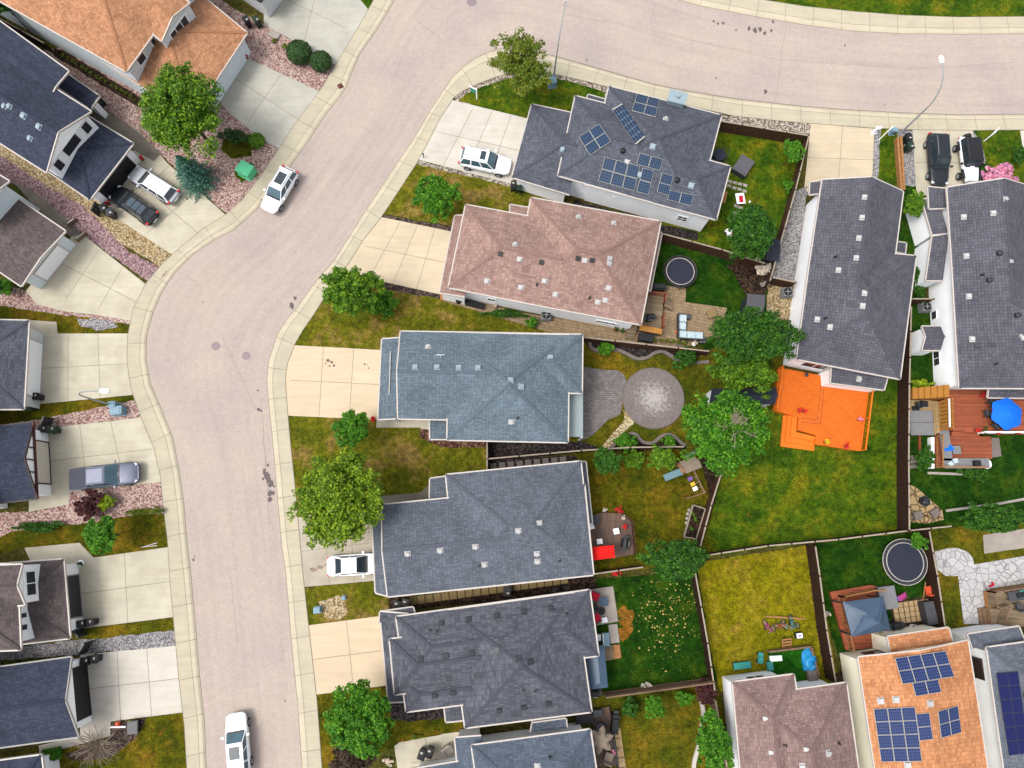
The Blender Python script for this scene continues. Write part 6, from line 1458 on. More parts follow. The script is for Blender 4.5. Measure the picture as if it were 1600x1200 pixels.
rbox('hot_tub','square hot tub under a grey folding cover beside the golden stairs','hot tub',1440,660,.13,2.25,2.35,.9,0,'trim_dark','grey_cover2'); b=MB(); c=P(1440,660,1.1); b.box((c.x,c.y,1.09),(2.2,.05,.03)); b.build('cover_fold',M['grey_cover'],[o for o in COL.objects if o.get('category')=='hot tub'][-1])
bbq('black barbecue beside the golden stairs',1443,631,1.1,0,.9); part(at('doormat','small black mat next to the hot tub','mat',1430,638,1.1),'mat','black',lambda b:b.box((0,0,.03),(.7,.4,.05)))
parasol('blue parasol over the red deck',1580,645,1.2,1.5,2.4,'cloth_blue',6)
table('round table below the blue parasol',1577,650,1.2,1.2,1.2,.72,0,'trim_dark',True)
for l,x,y,rz in [('grey deck chair nearest the wall of the right house',1550,629,-.9),('grey deck chair at the left of the blue parasol',1543,646,0),('grey deck chair below the blue parasol, left of two',1556,664,.7),('grey deck chair below the blue parasol, right of two',1571,667,1.3)]: chair(l,x,y,1.2,rz,'grey_fabric',group='deck chairs around the blue parasol')
for l,x,y in [('red flower pot at the bottom of the privacy screen',1479,669),('red flower pot at the top of the deck stairs',1527,672),('dark leafy pot beside the deck stairs',1539,672),('red flower pot on the white rail, left',1560,675),('red flower pot on the white rail, right',1590,676),('red flower pot near the golden stairs',1469,608),('red flower pot by the patio door of the right house',1536,617)]: pot(l,x,y,1.2,'l_red' if 'red' in l else 'l_dark')
r=at('garden_bench','long grey built in bench on the lower red deck','bench',1500,722,.6); part(r,'seat','paver_grey' if False else 'grey_cover2',lambda b:(b.box((-1.4,1.8,.4),(.9,3.4,.1)),b.box((.3,-.15,.4),(4.2,.9,.1)))); part(r,'base','cedar_red',lambda b:(b.box((-1.4,1.8,.18),(.8,3.3,.34)),b.box((.3,-.15,.18),(4.1,.8,.34))))
for l,x,y,rz in [('white pillow on the grey bench, upper of two',1492,720,.2),('white pillow on the grey bench, lower of two',1485,725,.6)]: part(at('pillow',l,'pillow',x,y,1.05,rz),'cushion','cushion',lambda b:(b.box((0,0,.06),(.42,.42,.12)),b.box((0,0,.06),(.34,.34,.18))))
table('grey coffee table on the lower red deck',1495,703,.6,.75,.75,.42,0,'grey_cover2'); b=MB(); c=P(1483,702,1.05); b.box((c.x,c.y,1.05),(.85,.3,.05),rz=.1); b.box((c.x+.2,c.y+.15,1.06),(.3,.5,.04),rz=.4); plain('towel','blue towel hanging across the grey coffee table','towel',b,M['cloth_blue'])
rbox('barbecue','square black grill near the round white table','barbecue',1528,724,.6,.6,.55,.8,0,'black')
table('round white table at the corner of the red lower deck',1542,725,.13,.9,.9,.72,0,'white',True,'metal_dark'); b=MB(); b.prism(PX([(1455,683),(1460,683),(1460,732),(1456,732)],.7),.1,.7); plain('retaining_wall','narrow white wall along the left of the red lower deck','wall',b,M['white'])
b=MB()
for a,c in [((1449,739),(1503,741)),((1478,798),(1560,787)),((1560,787),(1625,775))]: b.bar(P(*a,.2),P(*c,.2),.22,.2)
plain('garden_edging','pale stone edging on the lawn below the red deck','edging',b,M['paver_grey']); b=MB(); b.prism(PX([(1436,675),(1439,675),(1439,712),(1436,712)],.3),.1,.3); plain('garden_bed','narrow brown planter beside the hot tub','planter',b,M['cedar_red'])
for i,(x,y,w_) in enumerate([(1430,714,.9),(1428,721,.8),(1427,729,.8)]): slab('grey stone in the little row left of the leafy plants','grey stones left of the leafy plants',x,y,w_,.35,.1,'stone')
r=at('fire_pit','black round fire pit on the flagstones','fire pit',1446,783,.13,0,None,.6); part(r,'bowl','tramp_dark',lambda b:b.cyl((0,0,0),.36,.02,.42,20,.44)); part(r,'rim','metal_dark',lambda b:b.torus((0,0,.44),.42,.04,24,6)); part(r,'lid','metal_dark',lambda b:b.ball((0,0,.44),.34,16,6,.6)); part(r,'chimney','black',lambda b:b.cyl((-.3,.05,.3),.1,0,.5,10))
for l,x,y,rz in [('grey stone block on the flagstones, right of two',1458,802,.5),('grey stone block on the flagstones, left of two',1431,806,.2)]: part(at('stone_block',l,'stone block',x,y,.13,rz),'block','stone',lambda b:(b.box((0,0,.2),(.75,.65,.4)),b.box((-.05,.28,.42),(.8,.2,.3))))
# ---- trampolines
trampoline('round black trampoline with a white dashed ring in the pink roofed house yard',1063,424,26,.85,'tramp_dark','trim',0,springs=False); trampoline('large round trampoline with a double pale ring near the gazebo',1414,878,34.5,.9,'metal_dark','trim')
r=at('spa','round dark spa in a square frame at the corner of the solar panel house','hot tub',1124,243,.13,-.25,None,.6); part(r,'tub','tramp',lambda b:b.cyl((0,0,0),.58,0,.7,24)); part(r,'rim','metal_dark',lambda b:b.torus((0,0,.7),.58,.05,24,6)); part(r,'frame','metal_dark',lambda b:[b.bar(Vector(a)*.75,Vector(c)*.75,.05,.05) for a,c in [((-1,-1,1),(1,-1,1)),((1,-1,1),(1,1,1)),((1,1,1),(-1,1,1)),((-1,1,1),(-1,-1,1))]])
rbox('storage_box','tilted flat grey covered box standing on the lawn','storage box',1162,258,.13,1.5,1.9,.75,-.6,'metal_dark','grey_cover')
table('pale picnic table with a pink cloth beside the dark tree',1157,310,.13,.85,1.1,.7,.1,'white'); part(at('tablecloth','small pink cloth lying on the pale picnic table','cloth',1158,311,.84),'cloth','red_fabric',lambda b:b.box((0,0,.02),(.4,.7,.02))); r=at('ride_on_toy','white and red ride on toy on the lawn by the dark tree','toy',1140,366,.13,.5); part(r,'body','white',lambda b:(b.box((0,0,.25),(.7,1.0,.3)),b.box((0,.1,.45),(.5,.5,.2)))); part(r,'seat','red_fabric',lambda b:b.box((.1,-.2,.5),(.4,.3,.1)))
for s in(-1,1): part(r,'wheel','tyre',lambda b:b.cyl((s*.36,.25,.13),.13,-.04,.04,12,M=Matrix.Rotation(math.pi/2,3,'Y')))
part(at('ball','white ball on the lawn near the picnic table','ball',1171,316,.13),'shell','white',lambda b:b.ball((0,0,.11),.11,12,8)); part(at('planks','short pile of tan planks at the house corner','planks',1130,308,.13,1.3),'boards','cedar',lambda b:[b.box((0,(i-1.5)*.16,.06+.03*(i%2)),(1.3,.13,.05)) for i in range(4)])
# ---- sheds
shed('black garden shed with a pale slot between the dark tree and the tall white house',[(1200,372),(1218,374),(1216,409),(1197,405)],2.0,'metal_dark','tramp'); shed('grey plastic shed at the right of the pink roofed yard',[(1168,459),(1195,461),(1190,493),(1163,492)],1.9,'metal_dark','grey_cover'); shed('dark roofed shed half hidden between the big trees',[(1112,607),(1212,606),(1210,632),(1108,632)],2.2,'siding_grey','tramp',rise=.5)
r=at('garden_swing','black bench swing frame by the dark tree','swing',1192,446,.13,.3); part(r,'frame','metal_dark',lambda b:[b.bar((s*.6,t*.4,0),(s*.6,0,1.5),.05,.05) for s in(-1,1) for t in(-1,1)]+[b.bar((-.7,0,1.5),(.7,0,1.5),.05,.05)]); part(r,'seat','paver_grey',lambda b:b.box((0,0,.5),(.9,.45,.08)))
# ---- patio of the pink roofed house
D=deck('weathered wooden deck with steps behind the pink roofed house',[(1012,460),(1037,462),(1033,515),(1000,510)],.9,'wood_tan','cedar',rail=[[(1012,461),(1037,463),(1036,475)],[(1034,496),(1033,514)]],railmat='cedar_red'); steps(D,(1037,466),(1036,480),(1051,468),(1050,486),3,.3,.9,'wood_tan')
D=deck('small wooden side steps below the pink roof corner',[(980,506),(996,508),(993,514),(979,512)],.9,'wood_tan','cedar'); steps(D,(979,513),(993,515),(977,529),(991,531),4,.2,.9,'wood_tan')
rbox('storage_bench','orange topped storage bench below the weathered deck','storage bench',1017,515,.9,2.1,.55,.5,-.2,'metal_dark','orange_plastic' if False else 'cedar_gold'); rbox('storage_box','black storage box under the orange topped bench','storage box',1010,527,.13,1.4,.7,.8,-.15,'black'); bbq('dark covered barbecue on the weathered deck',1016,495,.9,.1,1.0)
r=at('barbecue_cover','black covered grill at the corner of the pink roof','barbecue',1026,453,.13,.0); part(r,'cover','black',lambda b:(b.box((0,0,.5),(1.2,.6,.9)),b.box((0,0,1.0),(1.0,.45,.2)))); part(r,'shelf','metal_dark',lambda b:b.box((.7,0,.7),(.3,.4,.05))); part(r,'wheel','tyre',lambda b:b.cyl((-.5,-.3,.1),.1,-.04,.04,10,M=Matrix.Rotation(math.pi/2,3,'X')))
r=at('sectional_sofa','corner sofa with pale blue cushions on the paved patio','sofa',1072,515,.13,-.06)
part(r,'frame','metal_dark',lambda b:(b.box((-.45,.35,.18),(.8,1.9,.3)),b.box((.55,-.65,.18),(1.9,.75,.3))))
for x,y in [(-.45,.95),(-.5,.2),(-.42,-.6),(.35,-.65),(1.1,-.65)]: part(r,'cushion','cushion',lambda b:(b.box((x,y,.4),(.72,.68,.16)),b.box((x,y,.48),(.62,.58,.06))))
part(r,'backrest','metal_dark',lambda b:(b.box((-.9,.2,.45),(.12,2.3,.5)),b.box((.4,-1.06,.45),(2.4,.12,.5))))
rbox('ottoman','grey ottoman at the upper end of the corner sofa','ottoman',1070,494,.13,1.15,.5,.42,-.06,'metal_dark','grey_fabric'); rbox('ottoman','dark blue ottoman at the right end of the corner sofa','ottoman',1098,531,.13,.6,.6,.42,-.06,'metal_dark','grey_cover'); part(at('watering_can','small red bucket beside the corner sofa','bucket',1057,520,.13),'bucket','orange_plastic',lambda b:b.cyl((0,0,0),.12,0,.3,12,.15))
table('small folding table on the paved patio',1112,489,.13,.8,.8,.7,.5,'paver_olive'); pot('round white planter below the corner sofa',1085,537,.13,'l_white',.2,'white')
for i,x in enumerate(range(1022,1068,9)): pot(['terracotta pot nearest the black storage box','second terracotta pot from the black storage box','middle terracotta pot by the brown fence','fourth terracotta pot from the black storage box','fifth terracotta pot from the black storage box','terracotta pot nearest the grey paving slab'][i],x+2,531+i*.9,.13,'l_olive',.13)
pot('terracotta pot at the bottom of the white wall, left of two',962,515,.13,'l_dark'); pot('terracotta pot at the bottom of the white wall, right of two',972,517,.13,'l_dark'); slab('grey square slab at the end of the pot row','grey slab by the pots',1060,537,.6,.5,0,'stone')
D=deck('little tan wooden step at the left corner of the pink roof',[(688,459),(727,467),(727,476),(688,468)],.3,'cedar','cedar'); rbox('planter_box','long dark planter along the white wall of the pink roofed house','planter',742,475,.13,1.8,.5,.5,-.25,'black','tramp_dark'); pot('tan round pot at the wall of the pink roofed house',774,479,.13,'l_white')
# ---- round patio yard: wavy retaining walls and rim
def kerb(label,pts,z=.35,w_=.3,mat='stone',name='retaining_wall'):
    b=MB(); q=PX(smooth(pts,5),z)
    for i in range(len(q)-1): b.bar(q[i]-Vector((0,0,z/2-.05)),q[i+1]-Vector((0,0,z/2-.05)),w_,z)
    return plain(name,label,'wall',b,M[mat])
kerb('wavy grey stone edging around the dark gravel bed',[(921,533),(925,544),(942,549),(962,546),(980,553),(994,560),(1010,559),(1022,552),(1036,549),(1050,557),(1064,564),(1080,567),(1108,565)])
kerb('wavy grey stone edging above the play tower fence',[(952,704),(960,694),(978,680),(992,678),(1004,690),(1020,692),(1034,681),(1050,680),(1062,690),(1072,697)])
b=MB(); c=P(1021,622,.2); b.torus((c.x,c.y,.2),46*mpp(1021,622),.16,48,6); plain('patio_edging','dark ring of edging stones around the round patio','edging',b,M['stone']); b=MB(); b.cyl((c.x,c.y,0),.14,.19,.24,16); plain('patio_drain','small dark centre plate of the round patio','plate',b,M['metal_dark'])
# ---- deck with red canopy
D=deck('weathered plank deck with the red canopy behind the long grey roof',[(921,806),(940,801),(972,802),(986,814),(991,866),(960,872),(925,874)],.6,'wood_grey','fence_brown',rail=[[(972,803),(986,815),(991,866)]],railmat='fence_brown',rh=.8)
r=at('canopy','bright red fabric canopy over the plank deck','canopy',942,863,.6); q=[P(*k,2.6)-r.location for k in [(924,855),(959,852),(961,871),(926,876)]]
part(r,'fabric','tarp_red',lambda b:(b.add([v for v in q]+[v-Vector((0,0,.22)) for v in q]+[sum(q,Vector())/4+Vector((0,0,.14))],[(0,1,8),(1,2,8),(2,3,8),(3,0,8),(0,4,5,1),(1,5,6,2),(2,6,7,3),(3,7,4,0)])))
for v in q: part(r,'post','metal_dark',lambda b:b.tube([(v.x*.97,v.y*.97,0),(v.x*.97,v.y*.97,q[0].z)],.03,6))
bbq('black barbecue standing on the plank deck',977,849,.6,1.4,1.2); table('small white side table with leaves in the middle of the plank deck',963,830,.6,.5,.5,.45,.2,'white'); table('small white side table beside the red canopy',937,846,.6,.5,.45,.45,.1,'white'); table('small white side table by the corner of the long grey roof',924,823,.6,.5,.45,.45,.3,'white')
chair('grey lounge chair under the eave on the plank deck',931,812,.6,.7,'grey_fabric'); pot('red leaved potted plant at the upper corner of the plank deck',968,798,.2,'l_red',.2,flower=.35); pot('red leaved potted plant against the plank deck rail',977,822,.6,'l_red',.18); pot('round white pot at the top of the plank deck',945,797,.3,'l_white',.15,'white'); pot('little white pot at the plank deck corner post',974,809,.6,'l_white',.12,'white')
# ---- play tower
r=at('play_tower','wooden play tower with a tan roof, blue slide and swing beam','play set',1078,727,.13); o=r.location
q=[P(*k,2.5)-o for k in [(1061,722),(1085,713),(1097,730),(1072,740)]]; m0=(q[0]+q[3])/2+Vector((0,0,.45)); m1=(q[1]+q[2])/2+Vector((0,0,.45))
part(r,'roof','tan_canvas',lambda b:(b.add(q+[m0,m1],[(0,1,5,4),(2,3,4,5),(3,0,4),(1,2,5)])))
for v in q: part(r,'post','fence_grey',lambda b:b.bar((v.x*.9,v.y*.9,0),(v.x*.9,v.y*.9,2.5-.13),.1,.1))
part(r,'platform','cedar',lambda b:b.prism([v.xy*.95 for v in q],1.1,1.2)); s0=P(1068,735,1.3)-o; s1=P(1038,747,.2)-o
def sl(b):
    d=(s1-s0); n_=Vector((-d.y,d.x,0)).normalized(); b.bar(s0,s1,.5,.05); b.bar(s0+n_*.27+Vector((0,0,.06)),s1+n_*.27+Vector((0,0,.06)),.07,.16); b.bar(s0-n_*.27+Vector((0,0,.06)),s1-n_*.27+Vector((0,0,.06)),.07,.16)
part(r,'slide','slide_blue',sl); ba,bb=P(1084,736,2.3)-o,P(1101,770,2.3)-o
part(r,'swing_beam','fence_grey',lambda b:b.bar(ba,bb,.12,.14)); part(r,'a_frame','fence_grey',lambda b:(b.bar(bb,P(1072,779,.2)-o,.1,.1),b.bar(bb,P(1106,770,.2)-o,.1,.1)))
for t,mt in ((.25,'purple'),(.5,'yellow'),(.72,'white')):
    v=ba.lerp(bb,t); sw=part(r,'swing',mt,lambda b:b.box((v.x-.1,v.y-.1,.55),(.42,.34,.1),rz=.4)); bpart=MB(); bpart.tube([Vector((v.x-.1,v.y-.1,.55)),Vector((v.x,v.y,2.25))],.015,4); oo=bpart.build('rope',M['trim'],sw,origin=(0,0,0))
part(r,'ladder','blue_box',lambda b:b.box((-.2,.9,.9),(.9,.25,.4),rz=.4)); part(r,'side_wall','fence_grey',lambda b:b.box((q[0].x*.8,q[0].y*.8,.9),(.5,.1,.5),rz=1))
for v,mt in ((Vector((.15,1.05,1.6)),'tan_canvas'),(Vector((-.55,.7,1.55)),'tan_canvas')): part(r,'knob',mt,lambda b:b.ball(v,.13,10,6))
# raised bed
r=at('raised_bed','wooden raised bed of brown soil along the slanting fence','raised bed',1086,815,.13); q=[P(*k,.45) for k in [(1083,789),(1102,795),(1088,842),(1069,839)]]
b=MB(); b.prism(q,.13,.36); b.build('soil',M['earth_dark'],r); b=MB(); [b.bar(q[i]-Vector((0,0,.14)),q[(i+1)%4]-Vector((0,0,.14)),.09,.34) for i in range(4)]; b.build('timber_frame',M['fence_top'],r)
for i,(x,y) in enumerate([(1074,803),(1073,810),(1072,817),(1076,797)]): part(at('garden_stone',['pale stone beside the raised bed, third from the end','pale stone beside the raised bed, second from the bottom','lowest pale stone beside the raised bed','topmost pale stone beside the raised bed'][i],'stone',x,y,.13),'rock','paver_grey',lambda b:b.ball((0,0,.1),.16,8,5,.7))
for i,(x,y) in enumerate([(1083,803),(1087,812),(1080,825)]): S('small seedling growing in the raised bed, '+['topmost','middle one','lowest'][i],x,y,4,4,'l_green',.5,160,.07)
# ---- speckled lawn patio
for l,x,y,rz in [('red garden chair at the upper left of the blue grey table',930,932,-.4),('red garden chair below the round black fire bowl',932,966,.5)]: chair(l,x,y,.15,rz,'red_fabric',s=1.25)
table('blue grey square table between the red chairs',943,940,.15,.75,.75,.6,.05,'gazebo'); r=at('fire_bowl','round black fire bowl on the pale patio slab','fire bowl',939,954,.15); part(r,'bowl','tramp_dark',lambda b:b.cyl((0,0,0),.2,.05,.35,18,.3)); part(r,'rim','metal_dark',lambda b:b.torus((0,0,.36),.3,.03,20,5))
part(at('paper_tray','white tray with a dark print on the patio slab','tray',943,968,.15,.2),'tray','white',lambda b:(b.box((0,0,.2),(.55,.4,.4)),)); chair('small black wire chair beside the fire bowl',929,949,.15,.2,'tramp_dark')
r=at('garden_bench','pale blue grey bench below the pale patio slab','bench',946,998,.13,.05); part(r,'seat','blue_box',lambda b:b.box((0,0,.42),(.55,1.1,.08))); part(r,'backrest','white',lambda b:b.box((-.3,0,.65),(.06,1.1,.5)))
for s in(-1,1): part(r,'leg','metal_dark',lambda b:b.box((0,s*.45,.2),(.45,.06,.4)))
chair('white folding chair at the wall next to the pale blue bench',934,996,.13,0,'white'); D=deck('tan wooden platform below the pale slabs',[(944,1012),(957,1008),(960,1030),(945,1033)],.25,'wood_tan','cedar'); D=deck('lighter tan wooden platform beside the first one',[(958,1008),(968,1007),(971,1028),(960,1030)],.22,'cedar','cedar')
r=at('gazebo','blue grey fabric gazebo against the mottled roof house','gazebo',932,1043,.13); q=[P(*k,2.3)-r.location for k in [(915,1014),(944,1007),(950,1074),(921,1078)]]; m0,m1=sum(q[:2],Vector())/2*.55+Vector((0,0,1.3)),sum(q[2:],Vector())/2*.55+Vector((0,0,1.3))
part(r,'roof','gazebo',lambda b:b.add(q+[m0,m1],[(0,1,4),(1,2,5,4),(2,3,5),(3,0,4,5)]))
for v in q: part(r,'post','metal_dark',lambda b:b.box((v.x*.93,v.y*.93,1.1),(.09,.09,2.2)))
bbq('black grill under the lower end of the fabric gazebo',930,1083,.13,0,1.0); pot('white pot on the soil at the tan board fence, left',1005,1071,.13,'l_white',.14,'white'); pot('white pot on the soil at the tan board fence, right',1013,1070,.13,'l_white',.14,'white')
# ---- bottom deck yard
D=deck('weathered deck with an ornate pale parasol at the bottom',[(926,1108),(952,1104),(966,1196),(932,1200)],.5,'wood_grey','fence_brown',rail=[[(956,1150),(964,1195)]],railmat='metal_dark',rh=.8)
parasol('pale scalloped parasol with dark rings at the bottom deck',940,1160,.5,1.15,2.2,'tan_canvas',6,lobe=2.2); r=at('cushioned_stool','round grey pouffe above the pale parasol','stool',938,1136,.5); part(r,'cushion','grey_fabric',lambda b:b.cyl((0,0,0),.48,.1,.45,20,.42)); part(r,'frame','metal_dark',lambda b:b.torus((0,0,.1),.45,.04,20,5))
r=at('barbecue','long black covered grill on the bottom deck','barbecue',959,1127,.5,1.45); part(r,'cover','tramp_dark',lambda b:(b.box((0,0,.5),(1.5,.55,.9)),b.box((0,0,1.0),(.8,.4,.15)))); part(r,'shelf','metal_dark',lambda b:b.box((.85,0,.7),(.3,.4,.05)))
rbox('storage_box','black storage bench below the eave of the mottled roof house','storage box',914,1124,.13,1.6,.7,.7,.05,'black'); rbox('storage_box','dark grey storage box at the top of the bottom deck','storage box',934,1115,.5,.8,.55,.5,.1,'metal_dark'); pot('magenta flower pot at the edge of the bottom deck',958,1175,.5,'l_pink',.18); chair('tan deck chair at the bottom of the weathered deck',951,1184,.5,1.2,'tan_canvas',s=1.3)
kerb('white gravel filled wall winding along the leafy thicket',[(1096,1096),(1099,1115),(1096,1140),(1092,1165),(1085,1190),(1084,1210)],.3,.32,'trim','gravel_wall'); b=MB()
for i in range(4): b.bar(P(1136,1148+i*4,.5+.1*i),P(1150,1157+i*4,.5+.1*i),.12,.06)
plain('plank_pile','loose weathered planks leaning at the white wall corner','planks',b,M['fence_grey'])
# ---- yellow lawn toys
def bike(label,x,y,rz,mat,lay=1.15,s=1):
    r=at('bicycle',label,'bicycle',x,y,.18,0); r.rotation_euler=(lay,0,rz)
    for xx in(-.42,.42):
        wo=part(r,'wheel','tyre',lambda b:b.torus((0,0,0),.26*s,.03,20,6)); wo.location=(xx*s,0,.28*s); wo.rotation_euler=(math.pi/2,0,0); hb=part(r,'hub','metal',lambda b:[b.bar((-.24*s*math.cos(a),-.24*s*math.sin(a),0),(.24*s*math.cos(a),.24*s*math.sin(a),0),.012,.012) for a in(0,.8,1.57,2.36)]); hb.parent=wo
    part(r,'frame',mat,lambda b:(b.tube([(-.42*s,0,.28*s),(-.1*s,0,.3*s),(.3*s,0,.62*s),(-.15*s,0,.62*s),(-.42*s,0,.28*s)],.03,5),b.tube([(-.1*s,0,.3*s),(-.18*s,0,.75*s)],.025,5),b.tube([(.42*s,0,.28*s),(.28*s,0,.78*s)],.028,5)))
    part(r,'saddle','black',lambda b:b.box((-.19*s,0,.77*s),(.24*s,.12*s,.05))); part(r,'handlebar','metal',lambda b:b.tube([(.24*s,-.26*s,.82*s),(.28*s,0,.78*s),(.24*s,.26*s,.82*s)],.02,5))
bike('white and pink child bicycle lying on the yellow lawn, leftmost',1203,973,-.6,'pink'); bike('red child bicycle lying on the yellow lawn beside the pink one',1216,971,.5,'orange_plastic',s=.8); bike('grey child bicycle lying on the yellow lawn, third from the left',1228,970,.1,'metal'); bike('teal child bicycle lying at the right end of the bicycle row',1243,968,-.9,'teal')
b=MB(); b.bar(P(1196,963,.2),P(1257,967,.2),.14,.12); plain('timber_beam','long timber beam on the yellow lawn behind the bicycles','beam',b,M['cedar'])
r=at('toy_box','white box with a purple lid on the yellow lawn','box',1246,992,.13,.1); part(r,'body','metal_dark',lambda b:b.box((0,0,.2),(.6,.5,.4))); part(r,'lid','white',lambda b:b.box((0,0,.43),(.5,.4,.06))); part(r,'label','purple',lambda b:b.box((0,0,.47),(.2,.15,.02)))
r=at('play_ladder','wooden slatted play ladder on the yellow lawn','ladder',1227,1005,.13,.12); part(r,'side_rail','cedar',lambda b:(b.bar((-.38,-.4,.1),(-.38,.45,.5),.08,.08),b.bar((.38,-.4,.1),(.38,.45,.5),.08,.08)))
for i in range(4): part(r,'rung','cedar',lambda b:b.box((0,-.35+i*.25,.16+i*.12),(.8,.13,.05)))
D=deck('sandbox platform with green turf and grey timber beside the mauve brown roof',[(1200,1020),(1265,1011),(1278,1050),(1276,1066),(1242,1070),(1200,1052)],.35,'turf','fence_grey'); 
for a,c in [((1200,1018),(1266,1010)),((1266,1010),(1278,1056))]: 
    b=MB(); b.bar(P(*a,.6),P(*c,.6),.16,.5); b.build('edge_board',M['fence_grey'],D)
rbox('wooden_chest','grey wooden chest beside the blue tarpaulin','chest',1270,1056,.3,.8,.9,.5,.1,'fence_grey','stone'); rbox('toy_crate','white crate on the sandbox platform','crate',1213,1029,.35,1.0,.45,.4,.05,'white'); rbox('toy_crate','teal crate at the left end of the sandbox platform','crate',1204,1041,.35,.5,.7,.35,.05,'teal'); 
r=at('tarpaulin','crumpled blue tarpaulin over a bulky heap at the sandbox','tarpaulin',1264,1033,.35)
bm=MB(); n=18; vs=[];
for i in range(6):
    rr=1-i/5.5
    for j in range(n): a=6.283*j/n; q=rr*random.uniform(.85,1.1); vs.append((q*.72*math.cos(a),q*1.1*math.sin(a)+.0,.05+.75*(1-rr**1.6)*random.uniform(.8,1.15)))
bm.add(vs,[(i*n+j,i*n+(j+1)%n,(i+1)*n+(j+1)%n,(i+1)*n+j) for i in range(5) for j in range(n)]+[[5*n+j for j in range(n)]]); bm.build('sheet',M['tarp_blue'],r,origin=(0,0,0))
rbox('toy_crate','green plastic crate at the corner of the white walls','crate',1160,1040,.13,1.5,.55,.5,.1,'bin_green','teal'); r=at('toy_car','green ride on toy car between the crate and the sandbox','toy car',1186,1027,.13,1.4); part(r,'body','teal',lambda b:(b.box((0,0,.28),(.9,.42,.25)),b.box((-.1,0,.45),(.4,.36,.2)))); 
for sx in(-1,1):
    for sy in(-1,1): part(r,'wheel','tyre',lambda b:b.cyl((sx*.3,sy*.22,.14),.14,-.05,.05,12,M=Matrix.Rotation(math.pi/2,3,'X')))
# ---- gazebo yard
D=deck('reddish wooden deck around the steel roofed gazebo',[(1297,925),(1360,914),(1376,918),(1392,996),(1376,1011),(1322,1016)],.5,'wood_red','cedar_red',rail=[[(1310,931),(1358,921),(1374,921)],[(1310,931),(1317,975),(1326,1014)]],railmat='cedar')
r=at('gazebo','gazebo with a blue grey ribbed steel hip roof','gazebo',1355,963,.5); c0=[(1317,941),(1380,932),(1391,984),(1331,995)]; q=[P(*k,2.9)-r.location for k in c0]; m0=q[0].lerp(q[1],.5).lerp(q[3].lerp(q[2],.5),.42)+Vector((-.35,.1,.75)); m1=q[0].lerp(q[1],.5).lerp(q[3].lerp(q[2],.5),.58)+Vector((.45,-.25,.75))
def groof(b):
    b.add(q+[m0,m1],[(0,1,5,4),(1,2,5),(2,3,4,5),(3,0,4)])
    up=Vector((0,0,.025))
    for a,c,d,e,k in((q[0],q[1],m0,m1,18),(q[1],q[2],m1,m1,14),(q[2],q[3],m1,m0,18),(q[3],q[0],m0,m0,14)):
        for i in range(1,k): t=i/k; b.bar(a.lerp(c,t)+up,d.lerp(e,t)+up,.03,.03)
    for a,c in((q[0],m0),(q[3],m0),(q[1],m1),(q[2],m1),(m0,m1)): b.bar(a+up*2,c+up*2,.12,.05)
part(r,'roof','gazebo',groof)
for v in q: part(r,'post','metal_dark',lambda b:b.box((v.x*.92,v.y*.92,1.15),(.12,.12,2.3)))
part(r,'beam','metal_dark',lambda b:[b.bar(q[i]*.94-Vector((0,0,.2)),q[(i+1)%4]*.94-Vector((0,0,.2)),.1,.14) for i in range(4)])
rbox('hot_tub','grey hot tub with a folded cover at the gazebo corner','hot tub',1388,934,.13,1.5,1.9,.9,.12,'grey_cover','grey_cover2')
r=at('toy_slide','pink toy slide beside the hot tub','toy slide',1406,931,.13,.3); part(r,'chute','pink',lambda b:(b.bar((-.5,0,.7),(.5,0,.1),.4,.06),b.bar((-.5,.2,.76),(.5,.2,.16),.05,.14),b.bar((-.5,-.2,.76),(.5,-.2,.16),.05,.14))); part(r,'ladder','purple',lambda b:b.box((-.6,0,.35),(.1,.4,.7)))
r=at('climbing_toy','orange and red toddler climbing frame by the fence','toy',1446,922,.13,.1); part(r,'seat','orange_plastic',lambda b:(b.box((0,0,.6),(.7,.8,.1)),b.box((0,-.35,.8),(.7,.1,.4)))); part(r,'side_panel','red_fabric',lambda b:b.box((.42,0,.55),(.1,1.0,.9))); part(r,'leg','cedar',lambda b:(b.bar((-.4,-.8,0),(-.4,.8,.9),.08,.08),b.bar((.3,-.9,0),(.3,-.3,.6),.08,.08)))
r=rbox('storage_box','tall dark blue grey storage cabinet beside the gold paving stones','storage box',1455,958,.13,.9,1.9,1.1,.12,'metal_dark','grey_fabric'); bbq('black barbecue below the gold paving stones',1402,978,.13,.1,1.3); pot('white flower pot next to the black barbecue',1427,979,.13,'l_white',.2,'white'); r=pot('lime green leafy pot below the gazebo on the reddish deck',1372,998,.5,'l_lime',.2,flower=.45); pot('pale pot on the deep green lawn near the gazebo deck',1293,958,.13,'l_white',.18,'blue_box')
# ---- right edge wooden deck
D=deck('tan plank deck with a slatted rail at the right edge',[(1543,924),(1660,905),(1670,978),(1550,980)],.8,'wood_tan','cedar',rail=[[(1543,924),(1600,915),(1660,906)],[(1543,924),(1548,950)],[(1556,978),(1566,944),(1549,950)]],railmat='fence_grey'); steps(D,(1547,948),(1551,976),(1527,950),(1531,978),4,.2,.8,'fence_grey')
table('dark rectangular table on the tan plank deck',1590,931,.8,1.6,.8,.72,.1,'grey_fabric'); chair('blue grey chair below the dark rectangular table',1592,948,.8,1.6,'grey_fabric'); r=at('cushion_pile','black cushion with a teal edge on the dark rectangular table','cushion',1594,929,1.53,.3); part(r,'cushion','black',lambda b:b.box((0,0,.06),(.7,.4,.12))); part(r,'edge','teal',lambda b:b.box((.2,.25,.05),(.35,.12,.1)))
part(at('toy_gun','small red toy lying on the pale flag paving','toy',1548,915,.2,.3),'body','red_fabric',lambda b:(b.box((0,0,.08),(.5,.14,.12)),b.box((.2,.12,.08),(.14,.3,.1))))
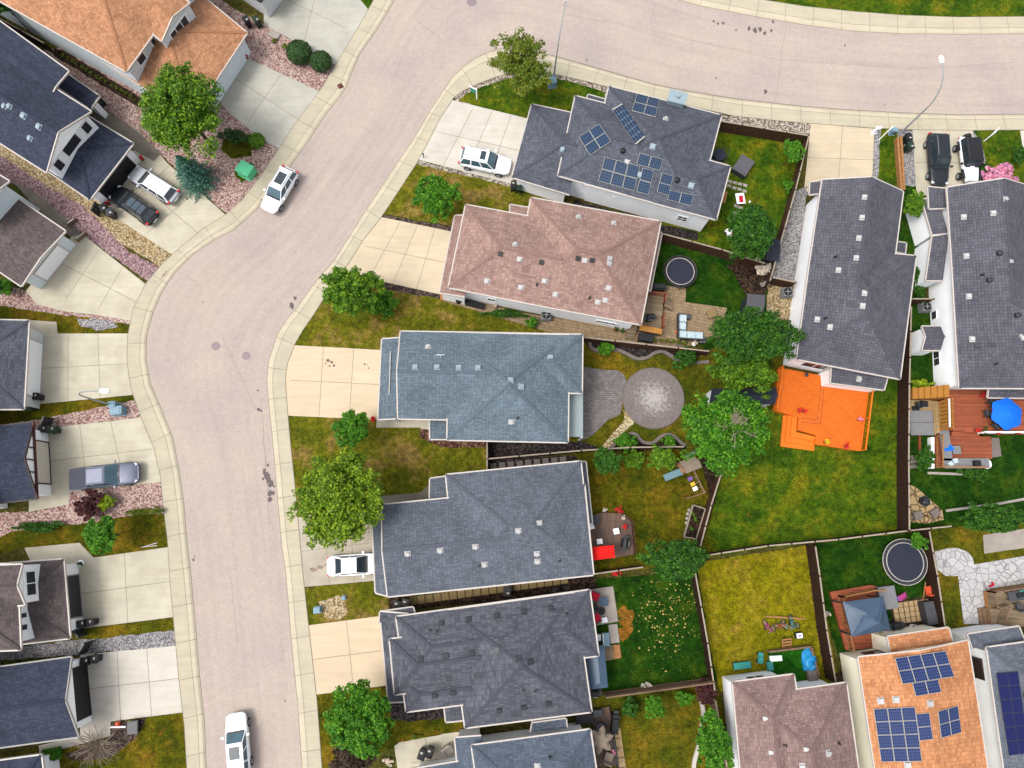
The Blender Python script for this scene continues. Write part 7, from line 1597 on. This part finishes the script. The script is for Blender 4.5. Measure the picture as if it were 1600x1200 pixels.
# ---- stepping beams beside the path of the grey bungalow; bits at the kerbs
r=at('sawhorse','pale folded easel lying on the lawn by the bright green tree','easel',235,852,.13,.15); part(r,'leg','trim',lambda b:(b.bar((-.7,-.05,.1),(.65,.12,.1),.06,.06),b.bar((-.7,-.05,.16),(.65,-.12,.16),.06,.06)))
r=at('bench','small wooden step box at the top garage of the pale grey house','step',431,52,.13,.6) if False else None
b=MB(); c=P(428,54,.3); b.box((c.x,c.y,.2),(1.1,.7,.2),rz=-.5); b.box((c.x,c.y,.31),(1.05,.65,.02),rz=-.5); plain('door_slab','pale wooden slab at the end of the pink gravel by the top garage','slab',b,M['paver_grey'])
pot('round white planter on the path by the umber garage',125,880,.13,'l_dark',.28,'white'); pot('red flower pot at the terracotta garage corner',383,87,.13,'l_red',.25); pot('red flowering pot at the charcoal garage corner, upper',221,247,.13,'l_red'); pot('red flowering pot at the charcoal garage corner, lower',167,317,.13,'l_red')
r=at('hose_reel','orange red hose reel at the mulch bed of the charcoal gabled garage','hose reel',187,1129,.13); part(r,'drum','orange_plastic',lambda b:b.cyl((0,0,.3),.2,-.15,.15,16,M=Matrix.Rotation(math.pi/2,3,'X'))); part(r,'stand','white',lambda b:b.box((0,-.3,.1),(1.2,.12,.2)))
rbox('storage_box','black covered box on the mulch bed by the bottom left lawn','storage box',207,1137,.13,.85,1.0,.6,.1,'black','metal_dark')
r=at('wicker_chair','pale armchair at the corner of the bottom house','chair',700,1170,.13,.6) ; part(r,'seat','paver_grey',lambda b:b.box((0,0,.35),(.7,.7,.3))); part(r,'backrest','paver_grey',lambda b:b.box((0,.35,.6),(.75,.15,.6))); [part(r,'armrest','paver_grey',lambda b:b.box((s*.38,0,.5),(.12,.7,.25))) for s in(-1,1)]
bike('black bicycle leaning beside the stepping stones at the speckled lawn',875,916,.2,'tramp_dark',.9,1.2)
part(at('mailbox','small dark hydrant marker on the kerb by the pale driveway','marker',662,246,.13),'post','metal_dark',lambda b:(b.cyl((0,0,0),.05,0,.6,8),b.ball((0,0,.65),.1,8,5)))
